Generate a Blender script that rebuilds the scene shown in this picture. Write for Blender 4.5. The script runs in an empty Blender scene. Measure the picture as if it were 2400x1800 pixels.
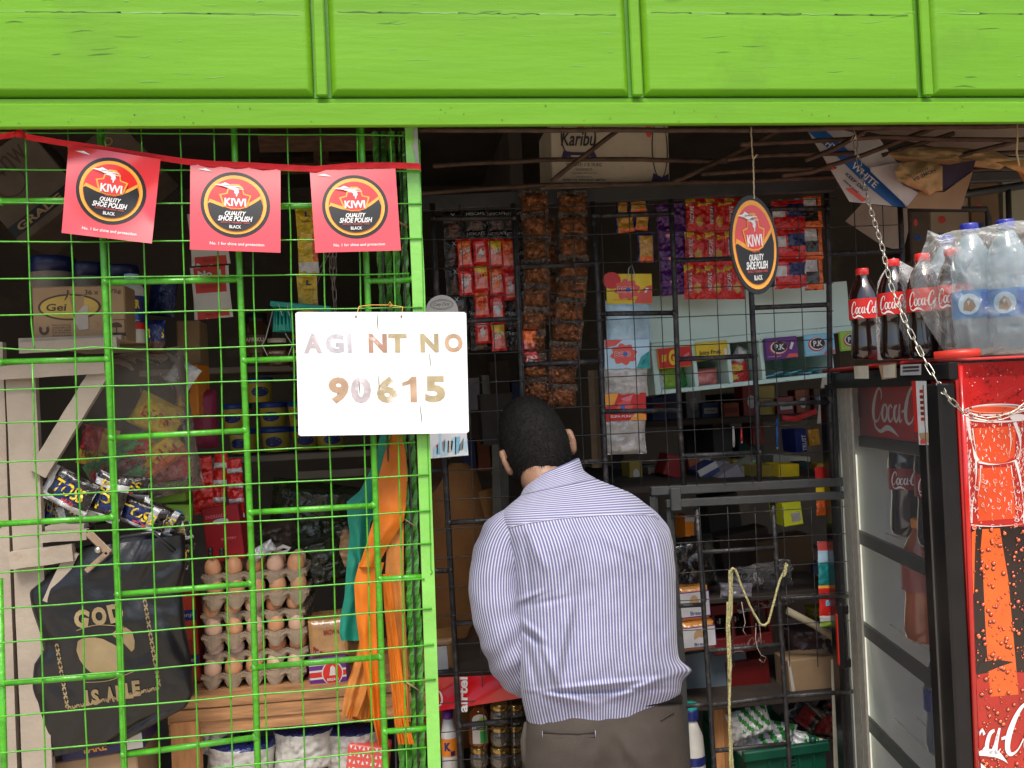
import bpy, math, random
from mathutils import Vector as V, Matrix, noise
random.seed(7)
rad = math.radians
C = bpy.context.scene.collection
scene = bpy.context.scene
# ------------------------------------------------------------------ camera
CAM = V((0, -2.0, 1.68)); YAW, PITCH, ROLL = 7.5, 1.0, -2.5; FPX = 2200.0
RC = Matrix.Rotation(rad(-YAW), 3, 'Z') @ Matrix.Rotation(rad(90 + PITCH), 3, 'X') @ Matrix.Rotation(rad(ROLL), 3, 'Z')
cd = bpy.data.cameras.new('camera'); cam = bpy.data.objects.new('camera', cd); C.objects.link(cam)
cd.sensor_width = 36; cd.lens = 36 * FPX / 2400; cd.clip_end = 2000; cd.clip_start = .05
cam.matrix_world = Matrix.Translation(CAM) @ RC.to_4x4()
scene.camera = cam
# ------------------------------------------------------------------ light
w = bpy.data.worlds.new('World'); scene.world = w; w.use_nodes = True
nt = w.node_tree; bg = nt.nodes['Background']; sky = nt.nodes.new('ShaderNodeTexSky')
sky.sky_type = 'NISHITA'; sky.sun_disc = False; sky.sun_elevation = rad(58); sky.sun_rotation = rad(165)
sky.air_density = 1.0; sky.dust_density = 3.0; sky.ozone_density = .6
nt.links.new(sky.outputs[0], bg.inputs[0]); bg.inputs[1].default_value = .13
sl = bpy.data.lights.new('sun', 'SUN'); sl.energy = 2.2; sl.angle = rad(20); sl.color = (1, .95, .86)
so = bpy.data.objects.new('sun', sl); C.objects.link(so)
so.rotation_euler = (rad(32), 0, rad(-14))
scene.view_settings.view_transform = 'Standard'; scene.view_settings.look = 'None'
scene.view_settings.exposure = 0.72; scene.view_settings.gamma = 1
# ------------------------------------------------------------------ pixel of the photo (2212 wide) -> point on the plane y = Y
def ray(x, y):
    return RC @ V(((x * 2400 / 2212 - 1200) / FPX, -(y * 2400 / 2212 - 900) / FPX, -1))
def at(x, y, Y):
    d = ray(x, y); return CAM + d * ((Y - CAM.y) / d.y)
def atd(x, y, depth): return CAM + ray(x, y) * depth
def px(x, y, Y): return (at(x + 1, y, Y) - at(x, y, Y)).length
# ------------------------------------------------------------------ materials
MATS = {}
def mat(name, col, rough=.5, metal=0, var=.12, vs=18, bump=0, bs=60, alpha=1, coat=0, dirt=None, ds=6, dth=.62, spec=.5, stretch=(1, 1, 1), emit=0):
    if name in MATS: return name
    m = bpy.data.materials.new(name); m.use_nodes = True; n = m.node_tree; L = n.links.new
    b = n.nodes['Principled BSDF']
    b.inputs['Roughness'].default_value = rough; b.inputs['Metallic'].default_value = metal
    b.inputs['Specular IOR Level'].default_value = spec; b.inputs['Coat Weight'].default_value = coat
    b.inputs['Coat Roughness'].default_value = .12
    tc = n.nodes.new('ShaderNodeTexCoord'); mp = n.nodes.new('ShaderNodeMapping'); L(tc.outputs['Object'], mp.inputs[0])
    mp.inputs['Scale'].default_value = stretch
    nz = n.nodes.new('ShaderNodeTexNoise'); nz.inputs['Scale'].default_value = vs; nz.inputs['Detail'].default_value = 5
    L(mp.outputs[0], nz.inputs[0])
    mx = n.nodes.new('ShaderNodeMix'); mx.data_type = 'RGBA'
    mr = n.nodes.new('ShaderNodeMapRange'); mr.inputs[1].default_value = .3; mr.inputs[2].default_value = .7
    L(nz.outputs[0], mr.inputs[0]); L(mr.outputs[0], mx.inputs[0])
    c = list(col) + [1]
    mx.inputs[6].default_value = [min(1, v * (1 - var)) for v in c[:3]] + [1]; mx.inputs[7].default_value = [min(1, v * (1 + var)) for v in c[:3]] + [1]
    out = mx.outputs[2]
    if dirt:
        n2 = n.nodes.new('ShaderNodeTexNoise'); n2.inputs['Scale'].default_value = ds; n2.inputs['Detail'].default_value = 8; n2.inputs['Roughness'].default_value = .7
        L(tc.outputs['Object'], n2.inputs[0])
        r2 = n.nodes.new('ShaderNodeMapRange'); r2.inputs[1].default_value = dth; r2.inputs[2].default_value = dth + .1; L(n2.outputs[0], r2.inputs[0])
        m2 = n.nodes.new('ShaderNodeMix'); m2.data_type = 'RGBA'; L(r2.outputs[0], m2.inputs[0]); L(out, m2.inputs[6]); m2.inputs[7].default_value = list(dirt) + [1]
        out = m2.outputs[2]
    L(out, b.inputs['Base Color'])
    if bump:
        n3 = n.nodes.new('ShaderNodeTexNoise'); n3.inputs['Scale'].default_value = bs; n3.inputs['Detail'].default_value = 4
        L(mp.outputs[0], n3.inputs[0]); bp = n.nodes.new('ShaderNodeBump'); bp.inputs['Strength'].default_value = bump; bp.inputs['Distance'].default_value = .01
        L(n3.outputs[0], bp.inputs['Height']); L(bp.outputs[0], b.inputs['Normal'])
    if emit:
        b.inputs['Emission Color'].default_value = c; b.inputs['Emission Strength'].default_value = emit
    b.inputs['Alpha'].default_value = alpha
    MATS[name] = m; return name
def film(name, col=(.9, .9, .9), a=.16, rough=.12, bs=30, bump=.6, fres=1.0):
    """thin clear plastic: see-through with glossy wrinkles"""
    m = bpy.data.materials.new(name); m.use_nodes = True; n = m.node_tree; L = n.links.new; fk = fres
    for x in list(n.nodes): n.nodes.remove(x)
    o = n.nodes.new('ShaderNodeOutputMaterial'); t = n.nodes.new('ShaderNodeBsdfTransparent'); g = n.nodes.new('ShaderNodeBsdfPrincipled')
    t.inputs[0].default_value = (.97, .97, .97, 1)
    g.inputs['Base Color'].default_value = list(col) + [1]; g.inputs['Roughness'].default_value = rough; g.inputs['Specular IOR Level'].default_value = .9
    nz = n.nodes.new('ShaderNodeTexNoise'); nz.inputs['Scale'].default_value = bs; nz.inputs['Detail'].default_value = 3; nz.inputs['Distortion'].default_value = .8
    tc = n.nodes.new('ShaderNodeTexCoord'); L(tc.outputs['Object'], nz.inputs[0])
    bp = n.nodes.new('ShaderNodeBump'); bp.inputs['Strength'].default_value = bump; bp.inputs['Distance'].default_value = .02
    L(nz.outputs[0], bp.inputs['Height']); L(bp.outputs[0], g.inputs['Normal'])
    fr_ = n.nodes.new('ShaderNodeFresnel'); fr_.inputs[0].default_value = 1.5; L(bp.outputs[0], fr_.inputs['Normal'])
    ma = n.nodes.new('ShaderNodeMath'); ma.operation = 'MULTIPLY_ADD'; L(fr_.outputs[0], ma.inputs[0]); ma.inputs[1].default_value = fk; ma.inputs[2].default_value = a; ma.use_clamp = True
    mx = n.nodes.new('ShaderNodeMixShader'); L(ma.outputs[0], mx.inputs[0]); L(t.outputs[0], mx.inputs[1]); L(g.outputs[0], mx.inputs[2]); L(mx.outputs[0], o.inputs[0])
    MATS[name] = m; return name
# ------------------------------------------------------------------ text -> cached triangles (builtin font), normalised to a unit box
TXT = {}
def glyphs(s, bold=0, shear=0):
    k = (s, bold, shear)
    if k in TXT: return TXT[k]
    cu = bpy.data.curves.new('t', 'FONT'); cu.body = s; cu.offset = bold; cu.shear = shear; cu.resolution_u = 3; cu.align_x = 'LEFT'; cu.fill_mode = 'FRONT'
    o = bpy.data.objects.new('t', cu); C.objects.link(o); bpy.context.view_layer.update()
    me = o.evaluated_get(bpy.context.evaluated_depsgraph_get()).to_mesh()
    vs = [(v.co.x, v.co.y) for v in me.vertices]; fs = [tuple(p.vertices) for p in me.polygons]
    o.evaluated_get(bpy.context.evaluated_depsgraph_get()).to_mesh_clear()
    bpy.data.objects.remove(o); bpy.data.curves.remove(cu)
    x0 = min(v[0] for v in vs); x1 = max(v[0] for v in vs); y0 = min(v[1] for v in vs); y1 = max(v[1] for v in vs)
    vs = [((x - x0) / (x1 - x0) - .5, (y - y0) / (y1 - y0) - .5) for x, y in vs]
    TXT[k] = (vs, fs); return TXT[k]
# ------------------------------------------------------------------ frames (a right, b up, h towards the street)
def fr(o, yaw=0, roll=0, pitch=0):
    R = Matrix.Rotation(rad(yaw), 3, 'Z') @ Matrix.Rotation(rad(pitch), 3, 'X') @ Matrix.Rotation(rad(-roll), 3, 'Y')
    u = R @ V((1, 0, 0)); v = R @ V((0, 0, 1)); n = R @ V((0, -1, 0)); o = V(o)
    return lambda a, b, h=0: o + u * a + v * b + n * h
def cyl(o, r, yaw=0, ax=None):
    """wraps a label on an upright cylinder; a is arc length"""
    o = V(o)
    return lambda a, b, h=0: o + V((math.sin(a / r + rad(yaw)) * (r + h), -math.cos(a / r + rad(yaw)) * (r + h), b))
def shift(f, da, db, rot=0, s=1, dh=0):
    c, q = math.cos(rad(rot)) * s, math.sin(rad(rot)) * s
    return lambda a, b, h=0: f(da + a * c - b * q, db + a * q + b * c, h + dh)
WL = {}
class MB:
    def __init__(s): s.v = []; s.f = []; s.m = []; s.sm = []; s.uv = []; s.mats = []
    def mi(s, m):
        if m not in s.mats: s.mats.append(m)
        return s.mats.index(m)
    def add(s, m, vs, fs, smooth=False, uvs=None):
        k = len(s.v); s.v += [tuple(p) for p in vs]; i = s.mi(m)
        for q, f in enumerate(fs):
            s.f.append([k + j for j in f]); s.m.append(i if not isinstance(m, list) else 0); s.sm.append(smooth)
            s.uv.append(uvs[q] if uvs else None)
        return s
    def grid(s, m, fn, nu, nv, smooth=True, closeu=False, col=None, uv=None):
        vs = [fn(i / nu, j / nv) for j in range(nv + 1) for i in range(nu + (0 if closeu else 1))]
        W = nu if closeu else nu + 1; k = len(s.v); s.v += [tuple(p) for p in vs]
        for j in range(nv):
            for i in range(nu):
                a = j * W + i; b = j * W + (i + 1) % W
                s.f.append([k + a, k + b, k + b + W, k + a + W]); s.sm.append(smooth)
                s.m.append(s.mi(col((i + .5) / nu, (j + .5) / nv) if col else m))
                s.uv.append([uv(i / nu, j / nv), uv((i + 1) / nu, j / nv), uv((i + 1) / nu, (j + 1) / nv), uv(i / nu, (j + 1) / nv)] if uv else None)
        return s
    def poly(s, m, pts, f, h=0):
        return s.add(m, [f(a, b, h) for a, b in pts], [list(range(len(pts)))])
    def rect(s, m, a0, b0, a1, b1, f, h=0, n=1, nv=None):
        return s.grid(m, lambda u, v: f(a0 + (a1 - a0) * u, b0 + (b1 - b0) * v, h), n, nv or n, n > 1)
    def ell(s, m, cx, cy, rx, ry, f, h=0, n=28, rings=1, rot=0, a0=0, a1=360):
        c, q = math.cos(rad(rot)), math.sin(rad(rot))
        def P(u, v):
            t = rad(a0 + (a1 - a0) * u); x, y = rx * v * math.cos(t), ry * v * math.sin(t); return f(cx + x * c - y * q, cy + x * q + y * c, h)
        return s.grid(m, lambda u, v: P(u, max(v, .001)), n, rings, rings > 1)
    def ring(s, m, cx, cy, rx, ry, wd, f, h=0, n=36, a0=0, a1=360, rot=0):
        c, q = math.cos(rad(rot)), math.sin(rad(rot))
        def P(u, v):
            t = rad(a0 + (a1 - a0) * u); x, y = (rx - wd * v) * math.cos(t), (ry - wd * v) * math.sin(t); return f(cx + x * c - y * q, cy + x * q + y * c, h)
        return s.grid(m, P, n, 1, False)
    def text(s, m, t, cx, cy, wd, ht, f, h=.0006, bold=0, shear=0, rot=0):
        vs, fs = glyphs(t, bold, shear); c, q = math.cos(rad(rot)), math.sin(rad(rot))
        return s.add(m, [f(cx + x * wd * c - y * ht * q, cy + x * wd * q + y * ht * c, h) for x, y in vs], fs)
    def stroke(s, m, pts, f, h=0, n=6):
        """pts: (x, y, half width); catmull-rom ribbon"""
        P = [pts[0]] + list(pts) + [pts[-1]]; out = []
        for i in range(1, len(P) - 2):
            for k in range(n):
                t = k / n; q = []
                for d in range(3):
                    a, b, c, e = P[i - 1][d], P[i][d], P[i + 1][d], P[i + 2][d]
                    q.append(.5 * (2 * b + (c - a) * t + (2 * a - 5 * b + 4 * c - e) * t * t + (3 * b - a - 3 * c + e) * t ** 3))
                out.append(q)
        out.append(list(pts[-1])); L = []; R = []
        for i, p in enumerate(out):
            a = out[max(0, i - 1)]; b = out[min(len(out) - 1, i + 1)]; dx, dy = b[0] - a[0], b[1] - a[1]; l = math.hypot(dx, dy) or 1
            L.append(f(p[0] - dy / l * p[2], p[1] + dx / l * p[2], h)); R.append(f(p[0] + dy / l * p[2], p[1] - dx / l * p[2], h))
        N = len(out); return s.add(m, L + R, [[i, i + 1, N + i + 1, N + i] for i in range(N - 1)])
    def box(s, m, a0, b0, h0, a1, b1, h1, f, bev=0):
        e = bev; A = (a0, a1); B = (b0, b1); H = (h0, h1)
        if not e:
            vs = [f(A[i], B[j], H[k]) for k in (0, 1) for j in (0, 1) for i in (0, 1)]
            return s.add(m, vs, [[0, 2, 3, 1], [4, 5, 7, 6], [0, 1, 5, 4], [2, 6, 7, 3], [0, 4, 6, 2], [1, 3, 7, 5]])
        vs = []; 
        def id_(i, j, k, ax): return ((k * 2 + j) * 2 + i) * 3 + ax
        sg = lambda t: 1 if t == 0 else -1
        for k in (0, 1):
            for j in (0, 1):
                for i in (0, 1):
                    a, b, h = A[i], B[j], H[k]
                    vs += [f(a, b + sg(j) * e, h + sg(k) * e), f(a + sg(i) * e, b, h + sg(k) * e), f(a + sg(i) * e, b + sg(j) * e, h)]
        fs = [[id_(0,0,0,2), id_(0,1,0,2), id_(1,1,0,2), id_(1,0,0,2)], [id_(0,0,1,2), id_(1,0,1,2), id_(1,1,1,2), id_(0,1,1,2)],
              [id_(0,0,0,1), id_(1,0,0,1), id_(1,0,1,1), id_(0,0,1,1)], [id_(0,1,0,1), id_(0,1,1,1), id_(1,1,1,1), id_(1,1,0,1)],
              [id_(0,0,0,0), id_(0,0,1,0), id_(0,1,1,0), id_(0,1,0,0)], [id_(1,0,0,0), id_(1,1,0,0), id_(1,1,1,0), id_(1,0,1,0)]]
        for i in (0, 1):
            for j in (0, 1): fs.append([id_(i,j,0,0), id_(i,j,1,0), id_(i,j,1,1), id_(i,j,0,1)])
            for k in (0, 1): fs.append([id_(i,0,k,0), id_(i,1,k,0), id_(i,1,k,2), id_(i,0,k,2)])
        for j in (0, 1):
            for k in (0, 1): fs.append([id_(0,j,k,1), id_(1,j,k,1), id_(1,j,k,2), id_(0,j,k,2)])
        for i in (0, 1):
            for j in (0, 1):
                for k in (0, 1): fs.append([id_(i,j,k,0), id_(i,j,k,1), id_(i,j,k,2)])
        return s.add(m, vs, fs)
    def tube(s, m, pts, r, n=8, smooth=True, twist=0, cap=True, flat=None):
        P = [V(p) for p in pts]; N = len(P); rr = r if isinstance(r, (list, tuple)) else [r] * N; vs = []
        up = V((0, 0, 1)); t0 = (P[1] - P[0]).normalized()
        if abs(t0.dot(up)) > .9: up = V((0, 1, 0))
        a = t0.cross(up).normalized()
        for i, p in enumerate(P):
            t = (P[min(N - 1, i + 1)] - P[max(0, i - 1)]).normalized(); a = (a - t * a.dot(t)).normalized(); b = t.cross(a)
            for k in range(n):
                g = 2 * math.pi * k / n + twist * i
                ra = rr[i][0] if isinstance(rr[i], (list, tuple)) else rr[i]; rb = rr[i][1] if isinstance(rr[i], (list, tuple)) else rr[i]
                vs.append(p + a * math.cos(g) * ra + b * math.sin(g) * rb)
        fs = [[i * n + k, i * n + (k + 1) % n, (i + 1) * n + (k + 1) % n, (i + 1) * n + k] for i in range(N - 1) for k in range(n)]
        if cap: fs += [list(range(n))[::-1], [(N - 1) * n + k for k in range(n)]]
        return s.add(m, vs, fs, smooth)
    def lathe(s, m, prof, o, n=24, axis=V((0, 0, 1)), smooth=True, col=None):
        """prof: (radius, height[, material])"""
        o = V(o); axis = axis.normalized(); t = V((1, 0, 0)) if abs(axis.x) < .9 else V((0, 1, 0)); u = axis.cross(t).normalized(); v = axis.cross(u)
        k = len(s.v)
        for p in prof:
            for i in range(n):
                g = 2 * math.pi * i / n; s.v.append(tuple(o + axis * p[1] + (u * math.cos(g) + v * math.sin(g)) * p[0]))
        for j in range(len(prof) - 1):
            mm = prof[j][2] if len(prof[j]) > 2 else m
            for i in range(n):
                s.f.append([k + j * n + i, k + j * n + (i + 1) % n, k + (j + 1) * n + (i + 1) % n, k + (j + 1) * n + i]); s.m.append(s.mi(mm)); s.sm.append(smooth); s.uv.append(None)
        return s
    def obj(s, name, parent=None, origin=None, label=None, cat=None, group=None, kind=None):
        if parent is not None: o0 = WL[parent.name]
        elif origin is not None: o0 = V(origin)
        else:
            n = len(s.v); o0 = V((sum(p[0] for p in s.v) / n, sum(p[1] for p in s.v) / n, min(p[2] for p in s.v)))
        me = bpy.data.meshes.new(name); me.from_pydata([tuple(V(p) - o0) for p in s.v], [], s.f)
        for m in s.mats: me.materials.append(MATS[m])
        me.polygons.foreach_set('material_index', s.m); me.polygons.foreach_set('use_smooth', s.sm)
        if any(s.uv):
            ul = me.uv_layers.new(name='UVMap')
            for p, q in zip(me.polygons, s.uv):
                if q:
                    for li, c in zip(p.loop_indices, q): ul.data[li].uv = c
        me.update()
        o = bpy.data.objects.new(name, me); C.objects.link(o)
        if parent is not None: o.parent = parent; WL[o.name] = o0
        else: o.location = o0; WL[o.name] = o0
        return tag(o, label, cat, group, kind)
def tag(o, label=None, cat=None, group=None, kind=None):
    if label: o['label'] = label
    if cat: o['category'] = cat
    if group: o['group'] = group
    if kind: o['kind'] = kind
    return o
def thing(name, label, cat, loc, group=None):
    o = bpy.data.objects.new(name, None); C.objects.link(o); o.location = V(loc); o.empty_display_size = .05; WL[o.name] = V(loc)
    return tag(o, label, cat, group)
def dup(root, loc, rot=(0, 0, 0), sc=1, label=None, group=None):
    r = root.copy(); C.objects.link(r); r.location = V(loc); r.rotation_euler = [rad(a) for a in rot]; r.scale = (sc,) * 3 if not isinstance(sc, tuple) else sc
    WL[r.name] = V(loc)
    if label: r['label'] = label
    if group: r['group'] = group
    for ch in list(root.children):
        c = ch.copy(); C.objects.link(c); c.parent = r
        for g in ch.children:
            d = g.copy(); C.objects.link(d); d.parent = c
    return r
def place(o, loc, rot=(0, 0, 0), sc=1):
    o.location = V(loc); o.rotation_euler = [rad(a) for a in rot]; o.scale = (sc,) * 3 if not isinstance(sc, tuple) else sc; return o
class Rep:
    """first use moves the prototype itself, later uses copy it"""
    def __init__(s, o): s.o = o; s.used = False
    def __call__(s, loc, rot=(0, 0, 0), sc=1, label=None, group=None):
        if not s.used:
            s.used = True; place(s.o, loc, rot, sc); tag(s.o, label, None, group); return s.o
        return dup(s.o, loc, rot, sc, label, group)
O0 = V((0, 0, 0)); F0 = fr(O0)
# palette
G1 = mat('green_gloss', (.135, .345, .008), .45, var=.12, vs=2.2, bump=.10, bs=26, spec=.3, dirt=(.125, .315, .010), ds=3.2, dth=.56, stretch=(.35, 1, 2.6), coat=.10)
G2 = mat('green_bar', (.07, .36, .016), .33, var=.22, vs=25, bump=.25, bs=120, coat=.3, dirt=(.2, .22, .07), ds=14, dth=.66)
DK = mat('dark_steel', (.035, .034, .036), .42, .3, var=.35, vs=60, bump=.35, bs=150, dirt=(.10, .085, .075), ds=30, dth=.55)
GS = mat('grey_steel', (.062, .064, .064), .5, .1, var=.2, vs=12, bump=.15, bs=60, dirt=(.03, .03, .03), ds=18, dth=.66)
RU = mat('rusty_steel', (.085, .05, .032), .75, .1, var=.4, vs=30, bump=.3, bs=120)
for nm, c in dict(white=(.78, .78, .76), offwhite=(.62, .6, .55), black=(.012, .012, .013), red=(.62, .02, .015), darkred=(.25, .012, .012), orange=(.85, .25, .015), amber=(.9, .38, .05),
                  yellow=(.80, .58, .02), lemon=(.62, .68, .03), navy=(.012, .02, .14), blue=(.02, .15, .55), sky=(.25, .6, .8), teal=(.01, .30, .26), green=(.03, .32, .06), lime=(.35, .6, .04),
                  purple=(.13, .02, .22), violet=(.05, .012, .08), pink=(.75, .2, .25), coral=(.75, .1, .08), brown=(.10, .045, .02), tan=(.38, .24, .12), grey=(.28, .28, .28), silver=(.5, .5, .5),
                  gold=(.42, .29, .12), cream=(.72, .66, .5), mint=(.45, .66, .60), skyl=(.5, .72, .85), charcoal=(.04, .04, .045)).items():
    mat(nm, c, .42, var=.06, vs=40)
for nm, c in dict(f_red=(.60, .015, .012), f_black=(.02, .014, .012), f_purple=(.09, .012, .15), f_gold=(.55, .27, .03), f_silver=(.6, .6, .6), f_orange=(.75, .14, .015), f_yellow=(.75, .5, .03),
                  f_green=(.04, .3, .05), f_blue=(.02, .12, .45), f_navy=(.01, .02, .12), f_white=(.75, .75, .75), f_lime=(.3, .5, .04), f_brown=(.09, .03, .015), f_pink=(.8, .25, .22), f_teal=(.02, .3, .3)).items():
    mat(nm, c, .22, .15, var=.15, vs=60, bump=.9, bs=55, coat=.5)
CB = mat('cardboard', (.34, .22, .12), .85, var=.1, vs=12, bump=.06, bs=200, dirt=(.24, .15, .08), ds=5)
CBL = mat('pale_cardboard', (.50, .42, .31), .85, var=.12, vs=10, dirt=(.33, .25, .16), ds=5)
KR = mat('kraft_paper', (.50, .33, .15), .8, var=.15, vs=12, bump=.7, bs=18)
WD = mat('raw_wood', (.40, .20, .085), .7, var=.35, vs=9, bump=.3, bs=20, stretch=(1, 6, 6), dirt=(.2, .1, .05), ds=5)
WDV = mat('upright_wood', (.48, .22, .08), .7, var=.3, vs=9, bump=.25, bs=20, stretch=(6, 6, 1), dirt=(.22, .09, .04), ds=5)
WP = mat('chalky_wood', (.36, .30, .235), .85, var=.18, vs=7, bump=.2, bs=50, dirt=(.30, .20, .13), ds=5, dth=.58)
PL = mat('clear_pet', (.8, .85, .9), .08, alpha=.3, var=.02, coat=.6)
WFILM = film('wrap_film', (.8, .78, .76), .10, .10, 11, 1.6, 1.3)
FILM = film('shrink_film', (.75, .72, .70), .05, .14, 22, .9)
BAGF = film('bag_film', (.40, .34, .29), .10, .2, 14, .8)
GLS = film('door_glass', (.5, .5, .5), .012, .03, 1, 0, .10)
PULP = mat('egg_pulp', (.34, .255, .175), .95, var=.15, vs=40, bump=.5, bs=90)
EGG = mat('egg_brown', (.62, .30, .15), .5, var=.1, vs=60)
EGP = mat('egg_pale', (.68, .42, .29), .5, var=.1, vs=60)
# ================================================================== the place: ground, room, walls
GROUND = mat('dusty_ground', (.46, .38, .29), .95, var=.2, vs=1.5, bump=.4, bs=8)
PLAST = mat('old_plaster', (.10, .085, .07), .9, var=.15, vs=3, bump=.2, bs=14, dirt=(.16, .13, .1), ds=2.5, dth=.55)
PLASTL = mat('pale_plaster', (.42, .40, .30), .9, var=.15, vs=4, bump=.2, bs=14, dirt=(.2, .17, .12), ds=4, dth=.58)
FLOOR = mat('shop_floor', (.10, .08, .07), .85, var=.2, vs=4, bump=.1, bs=20)
MB().rect(GROUND, -60, -60, 60, 60, lambda a, b, h: V((a, b, 0))).obj('ground', origin=(0, 0, 0), kind='structure')
W = F0
ow = MB().box(mat('far_render', (.16, .13, .10), .9, var=.2, vs=.6), -22, 0, 10.5, 22, 2.6, 14, F0)
ow.obj('sky_block_wall', label='plain unseen wall added behind the viewer to block low sky light', cat='wall')  # out of view, added to keep low sky light out of the shop
def wbox(m, x0, y0, z0, x1, y1, z1, bev=0): return MB().box(m, x0, z0, -y1, x1, z1, -y0, W, bev)
XL, XR, YB, ZC = -1.95, 3.2, 2.6, 2.75
wbox(FLOOR, XL, .44, .004, XR, YB, .12).obj('shop_floor', kind='structure')
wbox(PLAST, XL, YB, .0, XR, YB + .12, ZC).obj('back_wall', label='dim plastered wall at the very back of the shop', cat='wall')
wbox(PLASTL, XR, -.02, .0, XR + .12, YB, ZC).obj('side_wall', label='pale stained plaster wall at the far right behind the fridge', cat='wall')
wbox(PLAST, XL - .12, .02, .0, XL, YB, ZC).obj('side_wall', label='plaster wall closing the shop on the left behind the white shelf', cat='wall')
wbox(mat('ceiling_board', (.07, .055, .045), .9, var=.3, vs=4), XL - .12, -.02, ZC, XR + .12, YB + .12, ZC + .05).obj('ceiling', kind='structure')
# inner partition behind the counters, its timber beams
p0 = at(1120, 700, 1.5)
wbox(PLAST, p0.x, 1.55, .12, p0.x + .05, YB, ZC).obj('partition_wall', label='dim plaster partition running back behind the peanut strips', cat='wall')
for i, (x0, y0, x1, y1, Y, t) in enumerate([(560, 300, 850, 296, 1.5, .05), (560, 360, 900, 350, 1.9, .035), (690, 290, 700, 420, 1.7, .03)]):
    a, b = at(x0, y0, Y), at(x1, y1, Y)
    MB().tube(mat('old_timber', (.16, .09, .05), .85, var=.4, vs=20, stretch=(1, 5, 5)), [a, b], t, 4, False).obj('timber_beam', label=['thick upper timber beam under the roof behind the green grille', 'thin lower timber beam under the roof behind the green grille', 'short upright timber joining the two roof beams'][i], cat='beam', group='roof timbers inside the shop')
# ================================================================== fascia
fl = thing('shop_fascia', 'bright green panelled metal fascia above the shopfront', 'fascia', at(1106, 275, -.06))
def zpl(x, y, Y): return at(x, y, Y).z
FY = -.05
xs = [(-60, 678), (716, 1358), (1392, 1985), (2014, 2640), (2672, 3300), (-760, -96)]
ztop = at(1100, -160, FY).z + .25
for i, (xa, xb) in enumerate(xs):
    zb = at(min(max((xa + xb) / 2, 300), 2100), 211, FY).z
    
    xm = (xa + xb) / 2
    A, B = at(xa, 208, FY).x, at(xb, 208, FY).x; zz = at(1106, 208, FY).z
    m = MB(); f = fr((0, FY, 0)); e = .012
    # pressed pan: recessed rim rising to a flat field with brush ripples
    def pan(u, v, A=A, B=B, zz=zz, i=i):
        x = A + (B - A) * u; z = zz + (ztop - zz) * v
        d = min(x - A, B - x, z - zz); h = .014 * max(0, min(1, d / e)) ** .6
        lap = zz + .165 + .006 * i
        h += .0010 * (1 if z < lap + .004 * noise.noise(V((x * 3, i, 0))) else 0)
        return f(x, z, h + .0012 * noise.noise(V((x * 2.5, z * 14, i))) - .004)
    us = [0, .001, .002] 
    NU, NV = 90, 90
    def gu(u): # denser near the borders
        return u
    m.grid(G1, lambda u, v: pan(.5 - .5 * math.cos(math.pi * u) if True else u, v ** 1.8), NU, NV)
    lz = zz + .165 + .006 * i
    for s_ in range(7):
        x0_ = A + .02 + (B - A - .05) * s_ / 7; pts_ = [(x0_ + (B - A) / 7 * t_ / 5, lz + .0025 * noise.noise(V((x0_ * 9 + t_, i, 2))), .0004 + .0011 * random.random()) for t_ in range(6)]
        m.stroke(mat('crack_shade', (.05, .14, .012), .6) if (s_ + i) % 3 else mat('crack_light', (.20, .42, .09), .4), pts_, f, .0114, 3)
    for s_ in range(26):
        x0_ = random.uniform(A + .02, B - .03); z0_ = zz + random.uniform(.015, .3); l_ = random.uniform(.004, .03); m.stroke(random.choice(['crack_shade', 'crack_light', 'crack_light']), [(x0_, z0_, .0002), (x0_ + l_, z0_ + random.uniform(-.002, .004), random.uniform(.0003, .0009)), (x0_ + 2 * l_, z0_ + random.uniform(-.002, .006), .0001)], f, .0116, 2)
    m.obj('panel', fl)
for xa in (696, 1375, 2000, 2656, -78):
    A = at(xa, 208, FY).x; zz = at(1106, 211, FY).z; hw = .0115
    m = MB().box(G1, A - hw, zz, .002, A + hw, ztop, .014, fr((0, FY, 0)), .003); m.obj('batten', fl)
zz = at(1106, 211, FY).z
MB().box(mat('green_shadow_backing', (.10, .30, .03), .5), at(-780, 200, FY).x, zz + .002, -.03, at(3320, 200, FY).x, ztop + .02, -.006, fr((0, FY, 0))).obj('backing', fl)
z1, z0 = at(1106, 226, -.06).z, at(1106, 276, -.06).z
xa, xb = at(-780, 240, FY).x, at(3320, 240, FY).x
def lint(u, v):
    x = xa + (xb - xa) * u
    prof = [(.0, z0 + .004, -.008), (.2, z0, .012), (.25, z0 + .003, .016), (.75, z1 - .003, .016), (.8, z1, .012), (1, z1 + .003, -.005)]
    k = min(len(prof) - 2, int(v * (len(prof) - 1) + 1e-6)); t = v * (len(prof) - 1) - k
    z = prof[k][1] * (1 - t) + prof[k + 1][1] * t; h = prof[k][2] * (1 - t) + prof[k + 1][2] * t
    return V((x, -.06 - h + .0008 * noise.noise(V((x * 9, z * 20, 3))), z))
MB().grid(G1, lint, 120, 10, False).obj('lintel_beam', fl)
m = MB()
for s_ in range(70):
    x0_ = random.uniform(xa + .2, xb - .2); z0_ = random.uniform(z0 + .006, z1 - .006); m.ell('crack_shade' if s_ % 3 else mat('rust_spot', (.12, .06, .02), .8), x0_, z0_, random.uniform(.0008, .002), random.uniform(.0006, .0018), fr((0, -.076, 0)), .0012, 7)
m.obj('paint_specks', fl)
MB().box(G1, xa, z1 + .002, -.03, xb, zz - .001, -.012, fr((0, -.06, 0))).obj('groove_strip', fl)
# soffit above the opening, so the recess is roofed
wbox(RU, at(905, 270, .03).x, .0, z0 + .035, xb, .04, z0 + .06).obj('roof_purlin', label='rusty brown angle iron running just behind the green lintel', cat='beam')
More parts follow.
